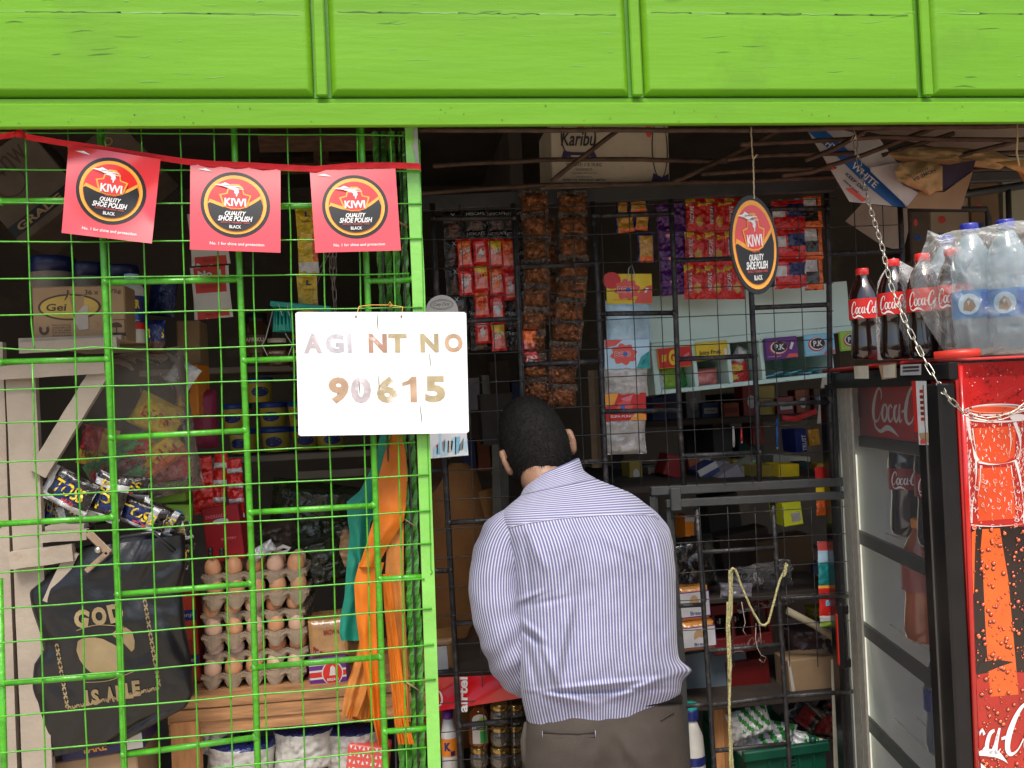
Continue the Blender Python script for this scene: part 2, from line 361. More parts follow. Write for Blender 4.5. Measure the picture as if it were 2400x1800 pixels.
# ================================================================== green grille
gg = thing('window_grille', 'bright green welded grille covering the left half of the shopfront', 'grille', at(560, 1650, 0))
def path(pts, Y): return [at(x, y, Y) for x, y in pts]
for p in ([(-1, 1250), (9, 1659), (14, 1760)], [(212, 262), (216, 278), (222, 515), (240, 922), (250, 1152), (269, 1659), (273, 1760)], [(503, 262), (505, 278), (520, 645), (530, 878), (546, 1255), (557, 1659), (561, 1760)],
          [(779, 262), (780, 280), (793, 605), (806, 938), (815, 1180), (833, 1659), (837, 1760)]):
    MB().tube(G2, path(p, .012), .0068, 10).obj('upright_bar', gg)
for a, b in [((0, 435), (222, 432)), ((0, 782), (232, 776)), ((-3, 1132), (244, 1118)), ((6, 1476), (257, 1457)), ((228, 610), (516, 604)), ((242, 946), (530, 930)), ((256, 1284), (542, 1261)), ((268, 1631), (551, 1593)),
             ((512, 450), (786, 441)), ((528, 779), (800, 768)), ((542, 1107), (808, 1092)), ((550, 1442), (822, 1419)), ((796, 607), (892, 605)), ((806, 925), (912, 921)), ((822, 1251), (918, 1246)), ((832, 1580), (930, 1573))]:
    m = MB().tube(G2, [at(*a, .012), at(*b, .012)], .0062, 10)
    for q in (a, b):
        m.tube(G2, [at(*q, .012) + V((d, 0, dz)) for d, dz in ((-.007, -.002), (-.003, .001), (.003, -.001), (.007, .002))], [.004, .009, .0085, .004], 8)
    m.obj('cross_bar', gg)
pp = path([(886, 262), (888, 280), (903, 605), (914, 939), (923, 1198), (938, 1659), (941, 1760)], .012)
m = MB()
for a, b in zip(pp[:-1], pp[1:]):
    u = V((.0135, 0, 0)); d = V((0, .0135, 0))
    m.add(mat('green_post', (.22, .56, .10), .35, var=.15, vs=8, bump=.15, bs=60, coat=.3, dirt=(.10, .13, .06), ds=26, dth=.70), [a - u - d, a + u - d, a + u + d, a - u + d, b - u - d, b + u - d, b + u + d, b - u + d], [[0, 1, 5, 4], [1, 2, 6, 5], [2, 3, 7, 6], [3, 0, 4, 7]])
a = at(895, 325, -.0035)
m.poly(mat('bare_primer', (.36, .33, .36), .6), [(-.001, .045), (.008, .045), (.008, -.03), (.004, -.036), (.001, -.01), (-.003, .01), (.001, .02)], fr(a))
m.obj('square_post', gg)
m = MB()
def wob(p0, p1, Y, n, amp):
    out = []
    for i in range(n + 1):
        t = i / n; q = at(p0[0] + (p1[0] - p0[0]) * t, p0[1] + (p1[1] - p0[1]) * t, Y)
        out.append(q + V((noise.noise(q * 7), 0, noise.noise(q * 7 + V((9, 9, 9))))) * amp)
    return out
for x0, x1 in [(146, 189), (226, 272), (304, 345), (388, 428), (462, 502), (538, 578), (620, 659), (691, 734), (770, 805), (843, 879)]:
    x2 = x1 + (x1 - x0) / 1380 * 110
    m.tube(G2, wob((x0, 266), (x2, 1770), 0, 20, .0022), .0017, 6)
m.tube(G2, path([(54, 266), (58, 400), (64, 600), (68, 700), (73, 745), (75, 752)], 0), .0017, 6)
m.tube(G2, wob((70, 784), (102, 1770), 0, 12, .002), .0017, 6)
m.tube(G2, path([(906, 302), (911, 500), (916, 700), (922, 900), (928, 1100), (931, 1230), (934, 1236), (930, 1241)], -.002), .0014, 5)
for y0, xr, y1 in [(286, 872, 292), (366, 910, 370), (438, 912, 441), (523, 913, 516), (603, 884, 591), (682, 912, 663), (842, 880, 812), (914, 896, 884), (999, 898, 956), (1075, 928, 1025), (1160, 930, 1103), (1236, 932, 1173),
                   (1315, 918, 1249), (1389, 934, 1314), (1473, 938, 1392), (1549, 942, 1467), (1627, 922, 1545), (1706, 922, 1613)]:
    m.tube(G2, wob((-60, y0 + (y0 - y1) / xr * 60), (xr, y1), -.004, 16, .002), .0017, 6)
m.tube(G2, path([(-40, 752), (0, 752), (60, 756), (130, 757), (200, 750), (300, 755), (400, 754), (633, 745), (880, 738)], -.004), .0017, 6)
m.obj('wire_mesh', gg)
# folded expanding gate of twisted bars behind the square post
tg = thing('folding_gate', 'folded green gate of twisted bars just behind the square green post', 'gate', at(880, 1650, .06))
for k, (xt, xb, r) in enumerate([(810, 872, .0075), (826, 888, .008), (846, 903, .008), (866, 916, .0085)]):
    a, b = at(xt, 285, .10 + .012 * (k % 2)), at(xb, 1740, .10 + .012 * (k % 2)); n = 90
    MB().tube(mat('green_twisted', (.07, .28, .03), .35, var=.3, vs=40, dirt=(.16, .17, .12), ds=12, coat=.3), [a.lerp(b, i / n) + V((.001 * math.sin(i * .3 + k * 2), .001 * math.cos(i * .3 + k), 0)) for i in range(n + 1)], r, 4, False, .55).obj('twisted_bar', tg)
for xt, xb in ((820, 858), (866, 906)):
    a, b = at(xt, 285, .09), at(xb, 1740, .09)
    MB().tube(GS, [a, b], .0022, 6).obj('rod', tg)
for y in (470, 800, 1115, 1470):
    x = 812 + (y - 285) * .026
    MB().tube(mat('gate_hinge_bar', (.33, .25, .12), .6, var=.3), [at(x + 30, y, .085), at(x + 64, y + 22, .09)], [(.009, .0015)] * 2, 8).obj('lattice_strip', tg)
# ================================================================== dark grille
DY = .42
dg = thing('security_grille', 'dark steel grille with thin square mesh behind the customer', 'grille', at(1300, 1650, DY))
for p in ([(934, 440), (944, 645), (958, 939), (971, 1180), (997, 1659), (1002, 1760)], [(1109, 440), (1119, 645), (1128, 845), (1143, 1100), (1168, 1720)], [(1280, 436), (1292, 645), (1303, 899), (1309, 1036), (1338, 1720)],
          [(1449, 430), (1455, 563), (1468, 899), (1477, 1050)], [(1617, 426), (1623, 636), (1636, 899), (1641, 1042)], [(1785, 418), (1790, 560), (1794, 899), (1800, 1040)], [(1943, 410), (1948, 532), (1956, 800), (1972, 1100)]):
    MB().tube(DK, path(p, DY), .0075, 10).obj('upright_bar', dg)
for a, b in [((936, 472), (1111, 471)), ((946, 697), (1120, 688)), ((1117, 577), (1287, 570)), ((1127, 788), (1299, 780)), ((1283, 466), (1452, 461)), ((1293, 678), (1456, 676)), ((1303, 889), (1467, 886)), ((1138, 1004), (1307, 996)),
             ((1456, 563), (1621, 557)), ((1465, 776), (1630, 769)), ((1475, 985), (1641, 978)), ((1618, 452), (1787, 450)), ((1627, 665), (1789, 658)), ((1637, 874), (1797, 868)), ((1790, 549), (1948, 542)),
             ((905, 1017), (960, 1015)), ((970, 1129), (1146, 1119)), ((905, 1235), (973, 1232)), ((980, 1347), (1155, 1337)), ((905, 1456), (986, 1450)), ((994, 1567), (1165, 1551))]:
    m = MB().tube(DK, [at(*a, DY), at(*b, DY)], .0068, 10)
    for q in (a, b): m.tube(DK, [at(*q, DY) + V((d, 0, 0)) for d in (-.008, -.003, .003, .008)], [.004, .0098, .0094, .004], 8)
    m.obj('cross_bar', dg)
m = MB()
for k in range(-8, 11):
    x1 = 1363 + 60.8 * k; x2 = 1378 + 60.6 * k
    g = (x2 - x1) / 346; yb = 1760 if k < 0 else 1050
    if k >= 8 : yb = 700
    m.tube(DK, wob((x1 - g * 113, 440), (x1 + g * (yb - 553), yb), DY - .009, 14, .0012), .0013, 5)
for j in range(-4, 18):
    yA = 690 + 61.7 * j; sl_ = -.037 - .00004 * (yA - 640)
    x0 = 905; xe = 1950 if j < -1 else (1800 if j < 6 else 1470)
    if j > 5: xe = 1345
    m.tube(DK, wob((x0, yA + (x0 - 1336) * sl_), (xe, yA + (xe - 1336) * sl_), DY - .0115, 14, .0012), .0013, 5)
m.obj('wire_mesh', dg)
# head beam
a, b = at(905, 446, .475), at(2260, 385, .475)
def flatbar(m, mt, p, q, hh, th, bev=.002):
    d = (q - p); L = d.length; ang = math.degrees(math.atan2(d.z, d.x)); yw = math.degrees(math.atan2(d.y, d.x))
    return m.box(mt, 0, -hh, -th, L, hh, th, fr(p, 0, ang), bev)
m = MB(); flatbar(m, GS, at(905, 440, .475), at(1800, 399, .475), .0195, .012); flatbar(m, GS, at(1800, 396, .475), at(2260, 378, .475), .014, .012); m.obj('head_beam', dg)
# gate in the grille
gt = thing('grille_gate', 'small dark steel service gate to the right of the customer', 'gate', at(1600, 1650, DY))
m = MB(); flatbar(m, GS, at(1405, 1061, DY), at(1830, 1040, DY), .0115, .01); m.obj('head_bar', dg)
m = MB(); flatbar(m, GS, at(1438, 1088, DY - .004), at(1830, 1069, DY - .004), .0105, .01); m.obj('top_rail', gt)
for p, r in (([(1412, 1072), (1421, 1300), (1440, 1740)], (.011, .008)),): 
    MB().tube(GS, path(p, DY), [r] * 3, 4, False).obj('jamb', dg)
MB().tube(GS, path([(1446, 1098), (1472, 1411), (1490, 1740)], DY), [(.009, .007)] * 3, 4, False).obj('hinge_stile', gt)
for p in ([(1505, 1099), (1511, 1180), (1543, 1659), (1549, 1740)], [(1669, 1086), (1675, 1180), (1706, 1659), (1712, 1740)]):
    MB().tube(DK, path(p, DY), .0068, 10).obj('upright_bar', gt)
for a, b in [((1511, 1193), (1677, 1183)), ((1462, 1309), (1518, 1306)), ((1526, 1407), (1690, 1392)), ((1482, 1525), (1532, 1521)), ((1536, 1523), (1698, 1503)), ((1698, 1504), (1850, 1493)), ((1541, 1622), (1704, 1606)), ((1684, 1293), (1840, 1287))]:
    MB().tube(DK, [at(*a, DY), at(*b, DY)], .006, 10).obj('cross_bar', gt)
m = MB()
for x in (1510, 1571, 1630, 1691, 1752): m.tube(DK, wob((x, 1095), (x + 15, 1440 if x != 1510 else 1300), DY - .01, 8, .0015), .0012, 5)
for a, b in [((1450, 1117), (1830, 1094)), ((1452, 1174), (1835, 1152)), ((1458, 1239), (1835, 1212)), ((1464, 1298), (1835, 1279)), ((1467, 1363), (1835, 1340))]: m.tube(DK, wob(a, b, DY - .012, 8, .0015), .0012, 5)
m.obj('wire_mesh', gt)
MB().box(GS, -.014, -.03, 0, .014, .03, .012, fr(at(1458, 1078, DY - .014)), .002).obj('latch_plate', gt)
# rack of rusty rods under the lintel
rk = thing('rod_rack', 'rack of rusty iron rods under the lintel holding cartons', 'rack', at(1500, 395, .3))
for p, Y in [([(935, 357), (1172, 346), (1383, 344), (1570, 349)], .40), ([(905, 417), (1147, 400), (1383, 397), (1654, 389), (1830, 379), (2230, 362)], .43), ([(1192, 392), (1334, 282)], .36), ([(1455, 392), (1570, 340), (1690, 278)], .34),
             ([(1516, 374), (1800, 363), (1990, 338)], .33), ([(1570, 344), (1633, 338), (1844, 330)], .30), ([(1600, 310), (1740, 306), (1897, 295), (2022, 300), (2230, 302)], .22), ([(1690, 380), (1751, 372), (1868, 332), (2030, 272)], .25),
             ([(1740, 346), (1800, 322), (1870, 282)], .2), ([(1830, 348), (2084, 333), (2230, 330)], .38), ([(2060, 340), (2150, 316), (2230, 296)], .28), ([(1905, 335), (2060, 288)], .3), ([(905, 280), (1300, 282), (1700, 280), (2230, 270)], .1), ([(1820, 272), (2230, 263)], .16)]:
    P = path(p, Y); Q = []
    for a, b in zip(P[:-1], P[1:]):
        for i in range(6):
            q = a.lerp(b, i / 6); Q.append(q + V((0, 0, noise.noise(q * 6) * .004)))
    Q.append(P[-1]); MB().tube(RU, Q, .0062, 8).obj('rod', rk)
# ================================================================== helpers for packets
def pil(m, f, w, h, bulge, col, nu=10, nv=12, crk=.0, seed=0, back=True, crimp=.12):
    def H(u, v):
        e = max(0, math.sin(math.pi * min(1, max(0, u)))) ** .5; g = min(1, max(0, min(v, 1 - v)) / max(crimp, .01)) ** .7 if crimp else 1
        return bulge * e * max(0, g) + crk * noise.noise(V((u * w * 90 + seed, v * h * 90, seed * 3.1)))
    edge = lambda u, v: (1 - .05 * math.sin(math.pi * v) * (1 if bulge else 0))
    g = lambda u, v, s=1: f((u - .5) * w * edge(u, v), (v - .5) * h, H(u, v) * s)
    if callable(col): m.grid(None, g, nu, nv, True, col=col)
    else: m.grid(col, g, nu, nv)
    if back: m.grid(col if not callable(col) else col(.02, .5), lambda u, v: g(1 - u, v, -1) - (f(0, 0, .0004) - f(0, 0, 0)), max(4, nu // 2), max(4, nv // 2))
    return lambda a, b, h=0: f(a, b, H(a / w + .5, b / h + .5) + h + .003 + crk * 1.1)
def sag(p, q, d, n=16):
    return [p.lerp(q, i / n) + V((0, 0, -4 * d * (i / n) * (1 - i / n))) for i in range(n + 1)]
def chain(mt, pts, r=.0013, L=.026, wd=.0065):
    P = [V(p) for p in pts]; cum = [0]
    for a, b in zip(P[:-1], P[1:]): cum.append(cum[-1] + (b - a).length)
    def pos(s):
        for i in range(len(P) - 1):
            if s <= cum[i + 1]: return P[i].lerp(P[i + 1], (s - cum[i]) / (cum[i + 1] - cum[i]))
        return P[-1]
    out = []; s = 0; k = 0; pitch = L - 4.2 * r
    while s + L <= cum[-1] + .01:
        a, b = pos(s), pos(s + L); t = (b - a).normalized(); c = (a + b) / 2; side = t.cross(V((0, 1, .2))).normalized(); up = t.cross(side)
        g = k * math.pi / 2 + .5; d = side * math.cos(g) + up * math.sin(g); m = MB(); ring_ = []
        for i in range(17):
            an = 2 * math.pi * i / 16; x = math.cos(an); y = math.sin(an)
            ring_.append(c + t * ((L / 2 - wd) * (1 if x > 0 else -1) * min(1, abs(x) * 3) + wd * x) + d * (wd * .85 * y))
        m.tube(mt, ring_, r, 6, cap=False); out.append(m); s += pitch; k += 1
    return out
CHR = mat('chain_steel', (.62, .58, .48), .3, .85, var=.15, vs=80)
STR = mat('jute_string', (.55, .45, .30), .9, var=.3, vs=90)
# ------------------------------------------------------------------ shoe polish artwork
def polish(m, f, sx, sy, oval=False):
    """disc of radius 1 -> sx, sy ; layers stacked"""
    g = lambda a, b, h=0: f(a * sx, b * sy, h)
    e = .0007
    m.ell('black', 0, 0, 1, 1, g, e, 40, 5)
    m.ell('amber', 0, 0, .90, .90, g, 2 * e, 40, 5)
    m.ell('f_art_red', 0, 0, .80, .80, g, 3 * e, 40, 5)
    # dark lower field with an orange wave on top
    def lower(u, v, off):
        x = -1 + 2 * u; r = .80; xx = x * r
        top = (-.07 - .10 * math.cos(x * 2.4) + .24 * x * abs(x) * (1 if x > 0 else -.15)) + off + .06
        bot = -math.sqrt(max(0, r * r - xx * xx)); top = max(min(top, math.sqrt(max(0, r * r - xx * xx))), bot)
        return (xx, bot + (top - bot) * v)
    m.grid('amber', lambda u, v: g(*lower(u, v, .07), 4 * e), 24, 6)
    m.grid('black', lambda u, v: g(*lower(u, v, -.03), 5 * e), 24, 6)
    sh = lambda k, h, mm: m.poly(mm, [(-.33 * k, -.18 * k + .12), (-.15 * k, -.23 * k + .12), (.15 * k, -.23 * k + .12), (.33 * k, -.18 * k + .12), (.45 * k, .18 * k + .12), (.25 * k, .23 * k + .12), (.21 * k, .40 * k + .12), (.10 * k, .50 * k + .12), (-.10 * k, .50 * k + .12), (-.21 * k, .40 * k + .12), (-.25 * k, .23 * k + .12), (-.45 * k, .18 * k + .12)], g, h)
    sh(1.03, 6 * e, 'amber'); sh(.90, 7 * e, 'f_art_red')
    m.text('white', 'KIWI', 0, .08, .62, .24, g, 8 * e, .03)
    m.poly('white', [(-.20, .47), (-.12, .52), (0, .53), (.09, .48), (.10, .38), (.06, .32), (.05, .26), (.02, .26), (.02, .33), (-.03, .36), (-.02, .42), (-.08, .46)], g, 8 * e)
    m.text('white', 'QUALITY', 0, -.27, .60, .15, g, 8 * e, 0, .35); m.text('white', 'QUALITY', .012, -.275, .60, .15, g, 8.2 * e, 0, .35)
    m.text('white', 'SHOE POLISH', 0, -.42, 1.0 if not oval else .9, .16, g, 8 * e, .03, .3)
    m.text('coral', 'PROTECTS * NOURISHES * SHINES', 0, -.54, .82, .05, g, 8 * e)
    m.text('coral', 'SINCE 1906', 0, -.14, .32, .05, g, 8 * e)
    m.text('white', 'BLACK', 0, -.67, .34, .10, g, 8 * e, .02)
    m.poly('white', [(-.62, .60), (-.40, .62), (-.30, .67), (-.12, .60), (.22, .55), (-.05, .54), (.25, .47), (-.25, .52), (-.38, .56)], g, 8 * e)
    m.text('charcoal', 'Johnson', -.17, .585, .34, .06, g, 9 * e, 0, .3)
    m.text('white', 'A Family Company', .03, .49, .44, .05, g, 9 * e, 0, .3)
mat('f_art_red', (.70, .02, .015), .3, var=.03, coat=.8)
FLG = mat('flag_red_gloss', (.68, .02, .03), .3, var=.04, coat=1, spec=.9)
# ================================================================== bunting
bt = thing('bunting', 'red ribbon bunting with three square shoe polish flags tied across the green grille', 'bunting', at(500, 540, -.03))
rib = [(-20, 300), (0, 295), (20, 292), (42, 288), (60, 296), (130, 308), (200, 318), (280, 331), (340, 340), (400, 349), (460, 354), (540, 357), (620, 362), (680, 365), (760, 358), (840, 357), (906, 359), (909, 364)]
m = MB(); P = []
for a, b in zip(rib[:-1], rib[1:]):
    for i in range(4): P.append((a[0] + (b[0] - a[0]) * i / 4, a[1] + (b[1] - a[1]) * i / 4))
P.append(rib[-1])
def ribf(u, v):
    k = min(len(P) - 2, int(u * (len(P) - 1) + 1e-6)); t = u * (len(P) - 1) - k; x = P[k][0] * (1 - t) + P[k + 1][0] * t; y = P[k][1] * (1 - t) + P[k + 1][1] * t
    w_ = 6.5 * (.55 if abs(x - 42) < 10 else 1)
    return at(x, y + (v - .5) * 2 * w_, -.022 - .002 * math.sin(x * .11 + v * 2) - (.004 if abs(x - 42) < 12 else 0))
RB = mat('ribbon_red', (.60, .006, .012), .75, var=.08, vs=90, bump=.2, bs=300)
m.grid(RB, ribf, 90, 3)
m.tube(RB, [at(34, 293, -.03), at(42, 286, -.032), at(50, 294, -.03)], [.006, .009, .006], 8)
m.obj('ribbon', bt)
for nm, c, bend in (((0, 0)), ) if False else ():
    pass
flags = [((148, 312), (347, 344), (328, 526), (133, 503), 1), ((411, 353), (606, 365), (606, 546), (410, 539), 2), ((669, 368), (854, 364), (866, 541), (681, 546), 3)]
for tl, tr, br, bl, k in flags:
    Yf = -.020
    def ff(a, b, h=0, tl=tl, tr=tr, br=br, bl=bl, k=k):
        u, v = a + .5, .5 - b
        x = (tl[0] * (1 - u) + tr[0] * u) * (1 - v) + (bl[0] * (1 - u) + br[0] * u) * v
        y = (tl[1] * (1 - u) + tr[1] * u) * (1 - v) + (bl[1] * (1 - u) + br[1] * u) * v
        bend = {1: .010 * math.sin(u * 3 + v * 3.5) + .018 * max(0, u - v - .25) * 1.2 + .018 * max(0, v - u - .62), 2: .004 * math.sin(v * 3.1), 3: .005 * math.sin(v * 3.0 + u) + .01 * max(0, .3 - v) * u}[k]
        return at(x, y, Yf - h - bend - .030 * v)
    m = MB(); m.grid(FLG, lambda u, v: ff(u - .5, v - .5), 24, 24); m.grid(FLG, lambda u, v: ff(.5 - u, v - .5, -.0008), 8, 8)
    polish(m, shift(ff, 0, .045), .385, .385)
    m.text('white', 'No. 1 for shine and protection', .02, -.42, .60, .045, ff, .0014, .01)
    m.poly('white', [(-.42, .44), (-.33, .455), (-.25, .42), (-.32, .425)], ff, .0014)
    m.obj('flag', bt)
# ================================================================== agent sign
sg = thing('agent_sign', 'white rectangular board with worn stencilled AGENT NO 90615 hung on the grille', 'sign', at(825, 940, -.03))
SW = mat('sign_white', (.93, .93, .93), .45, var=.01, dirt=(.88, .87, .86), ds=3)
def sf(a, b, h=0):
    u, v = a + .5, .5 - b; tl, tr, br, bl = (638, 674), (1007, 674), (1013, 935), (645, 942)
    x = (tl[0] * (1 - u) + tr[0] * u) * (1 - v) + (bl[0] * (1 - u) + br[0] * u) * v; y = (tl[1] * (1 - u) + tr[1] * u) * (1 - v) + (bl[1] * (1 - u) + br[1] * u) * v
    return at(x, y, -.022 - h)
m = MB(); c_ = .012
op = [(-.5 + c_, -.5), (.5 - c_, -.5), (.5, -.5 + c_), (.5, .5 - c_), (.5 - c_, .5), (-.5 + c_, .5), (-.5, .5 - c_), (-.5, -.5 + c_)]
m.poly(SW, op, sf, .004); m.poly(mat('sign_edge', (.35, .30, .27), .8, dirt=(.8, .8, .8), ds=30, dth=.5), op[::-1], sf, 0)
m.add('sign_edge', [sf(a, b, 0) for a, b in op] + [sf(a, b, .004) for a, b in op], [[i, (i + 1) % 8, 8 + (i + 1) % 8, 8 + i] for i in range(8)]); m.obj('board', sg)
def worn(name, c1, c2, th):
    mat(name, c1, .6, var=.25, vs=30, dirt=c2, ds=9, dth=th); return name
m = MB(); L = [('A', -.402, worn('stencil_lilac', (.50, .44, .45), (.86, .84, .85), .54)), ('G', -.274, worn('stencil_grey', (.52, .50, .54), (.88, .88, .90), .56)), ('I', -.188, 'stencil_grey'), ('N', -.022, worn('stencil_brown', (.42, .24, .17), (.90, .88, .86), .50)), ('T', .094, worn('stencil_olive', (.42, .34, .20), (.9, .9, .88), .5)),
               ('N', .281, 'stencil_olive'), ('O', .422, worn('stencil_tan', (.46, .31, .20), (.80, .76, .70), .58))]
for ch, x, mt in L: MB().text(mt, ch, x, .245, .026 if ch == 'I' else .108, .155, sf, .0046, .045).obj('letter', sg)
for ch, x, mt in [('9', -.258, 'stencil_tan'), ('0', -.128, 'stencil_lilac'), ('6', .025, 'stencil_olive'), ('1', .160, 'stencil_tan'), ('5', .308, 'stencil_olive')]:
    
    m = MB()
    if ch == '1': m.poly(mt, [(x + .04, -.24), (x + .04, -.03), (x + .012, -.03), (x - .012, -.062), (x - .045, -.078), (x - .045, -.108), (x + .002, -.09), (x + .002, -.24)], sf, .0046)
    else: m.text(mt, ch, x, -.135, .12, .215, sf, .0046, .045)
    m.obj('letter', sg)
for a, b, c, d in [(-.022, .49, -.018, .335), (.28, .16, .284, .05), (-.138, -.06, -.134, -.17), (-.022, -.02, -.02, -.14), (.218, -.27, .226, -.42)]:
    MB().stroke(mat('dark_slit', (.03, .09, .02), .7), [(a, b, .0012), ((a + c) / 2, (b + d) / 2, .0026), (c, d, .0012)], sf, .0046).obj('slit', sg)
MB().ell('charcoal', -.146, .462, .006, .009, sf, .0047, 12).obj('hole', sg); MB().ell('charcoal', .12, .462, .006, .009, sf, .0047, 12).obj('hole', sg)
OW = mat('orange_wire', (.75, .35, .05), .5)
MB().tube(OW, [sf(-.146, .462, .006), at(776, 662, -.012), at(800, 659, -.006), at(840, 659, -.008), at(870, 663, -.012), sf(.12, .462, .006)], .0011, 6).tube(OW, [at(838, 660, -.01), at(842, 652, -.01), at(848, 660, -.01), at(840, 664, -.01)], .001, 5).obj('hanging_wire', sg)
# ================================================================== oval hanging sign
ov = thing('hanging_sign', 'black oval shoe polish sign hanging on a string from the lintel', 'sign', at(1626, 632, .1))
c = at(1629, 529, .1); k = px(1629, 529, .1); f = fr(c, 0, 3)
m = MB().ell('black', 0, 0, 52 * k, 103 * k, f, .001, 48, 3).ell('charcoal', 0, 0, 52 * k, 103 * k, lambda a, b, h=0: f(-a, b, h), -.004, 48, 1)
m.ring('silver', 0, 0, 52 * k, 103 * k, 0, f, 0) if False else None
m.add('charcoal', [f(52 * k * math.cos(2 * math.pi * i / 48), 103 * k * math.sin(2 * math.pi * i / 48), h) for h in (-.004, .001) for i in range(48)], [[i, (i + 1) % 48, 48 + (i + 1) % 48, 48 + i] for i in range(48)])
polish(m, shift(f, 0, 0, dh=.001), 52 * k, 103 * k, True); m.obj('oval_board', ov)
P = [at(1622, 274, .09), at(1625, 330, .09), at(1627, 345, .09), at(1628, 380, .095), at(1629, 430, .098)]
Q = [P[0]]
for a, b in zip(P[:-1], P[1:]): Q += [a.lerp(b, i / 8) + V((.0006 * math.sin(i * 2), 0, 0)) for i in range(1, 9)]
MB().tube(STR, Q, .0019, 6, twist=.5).tube(STR, [P[2], at(1632, 338, .085), at(1635, 334, .085)], .002, 5).obj('string', ov)
# ================================================================== chains
ch = thing('hanging_chain', 'long silver chain hanging from the lintel down across the fridge corner', 'chain', at(2070, 900, -.1))
pts = [(at(1846, 300, .12)), at(1860, 370, .10), at(1880, 450, .02), at(1905, 530, -.08), at(1925, 620, -.17), at(1958, 700, -.24), at(1998, 780, -.30), at(2040, 850, -.34), at(2083, 893, -.40), at(2115, 905, -.42), at(2145, 908, -.43), at(2178, 898, -.43), at(2216, 876, -.43), at(2260, 840, -.43)]
for i, m in enumerate(chain(CHR, pts, .0012, .0275, .0052)):
    m.obj('link', ch)
MB().tube(CHR, [at(1846, 262, .12), at(1844, 280, .12), at(1849, 292, .12), at(1846, 300, .12)], .0016, 6).tube(STR, [at(1838, 304, .1), at(1846, 288, .11), at(1851, 300, .1)], .0012, 5).obj('hook_wire', ch)
ch = thing('hanging_chain', 'thin dull chain hanging in a loop behind the green grille over the teal basket', 'chain', at(700, 680, .5))
for run in ([at(716, 530, .5), at(700, 565, .5), at(680, 620, .5), at(660, 672, .5)], [at(716, 530, .5), at(713, 570, .5), at(722, 620, .5), at(724, 672, .5)], [at(722, 530, .52), at(724, 580, .52), at(717, 640, .52)]):
    for m in chain(mat('dull_chain', (.42, .36, .30), .5, .6), run, .0013, .034, .006): m.obj('link', ch)
# ================================================================== goods behind the green grille (left)
def board(m, mt, p, q, hw, th, n=1, Y2=None): return flatbar(m, mt, p, q, hw, th, .0015)
sh = thing('wooden_rack', 'chalky white wooden rack with a diagonal brace behind the left grille', 'rack', at(60, 1650, .3))
def wpart(name, a, b, hw, Y, th=.012):
    p, q = at(*a, Y), at(*b, Y); k = px(a[0], a[1], Y); d = q - p; L = d.length; ang = math.degrees(math.atan2(d.z, d.x)); m = MB()
    f = fr(p, 0, ang); H = hw * k
    m.grid(WP, lambda u, v: f(L * u, H * (2 * v - 1) + .0012 * noise.noise(V((u * L * 30, v, 1.7))), th), 14, 2, False)
    m.box(WP, 0, -H + .001, -th, L, H - .001, th - .001, f); return m.obj(name, sh)
wpart('post', (48, 800), (88, 1740), 32, .30); wpart('post', (-12, 740), (22, 1740), 22, .31)
wpart('diagonal_brace', (84, 1022), (226, 792), 21, .285); wpart('shelf_rail', (0, 806), (228, 792), 16, .272, .01); wpart('shelf_edge', (45, 752), (255, 740), 13, .27, .012)
wpart('lower_rail', (90, 1160), (190, 1153), 12, .275); wpart('lower_rail', (24, 1210), (160, 1192), 20, .27); wpart('diagonal_brace', (160, 1192), (108, 1300), 14, .28)
a, b = at(40, 742, .27), at(262, 735, .27)
MB().box(WP, a.x, a.z + .002, -.75, b.x, a.z + .012, -.27, F0).obj('shelf_board', sh)
a, b = at(90, 1138, .27), at(175, 1138, .27)
MB().box(WP, a.x, a.z - .012, -.45, b.x, a.z - .002, -.29, F0).obj('shelf_board', sh)
# hasp with a round bolt
m = MB(); p, q = at(190, 1150, .24), at(228, 1196, .22)
flatbar(m, mat('old_brass', (.42, .30, .20), .5, .4), p, q, .009, .002); m.lathe(CHR, [(0, .006), (.005, .005), (.0075, .002), (.0075, 0)], at(212, 1188, .22), 14, V((0, -1, 0))); flatbar(m, 'old_brass', at(185, 1235, .24), at(228, 1196, .225), .006, .002)
m.obj('hasp', label='small bent hasp with a shiny bolt below the white wooden rack', cat='hasp')
def carton(x0, y0, x1, y1, Y, dep, mt, name, label, cat, yaw=0, roll=None, art=None, bev=.003, group=None, top=None):
    c = at((x0 + x1) / 2, (y0 + y1) / 2, Y); k = px((x0 + x1) / 2, (y0 + y1) / 2, Y); w_, h_ = (x1 - x0) * k / max(.5, math.cos(rad(yaw))), (y1 - y0) * k
    f = fr(c, yaw, 0 if roll is None else roll); m = MB().box(mt, -w_ / 2, -h_ / 2, -dep, w_ / 2, h_ / 2, 0, f, bev)
    if art: art(m, f, w_, h_)
    return m.obj(name, origin=f(0, -h_ / 2, -dep / 2), label=label, cat=cat, group=group)
INK = mat('brown_ink', (.07, .045, .03), .8)
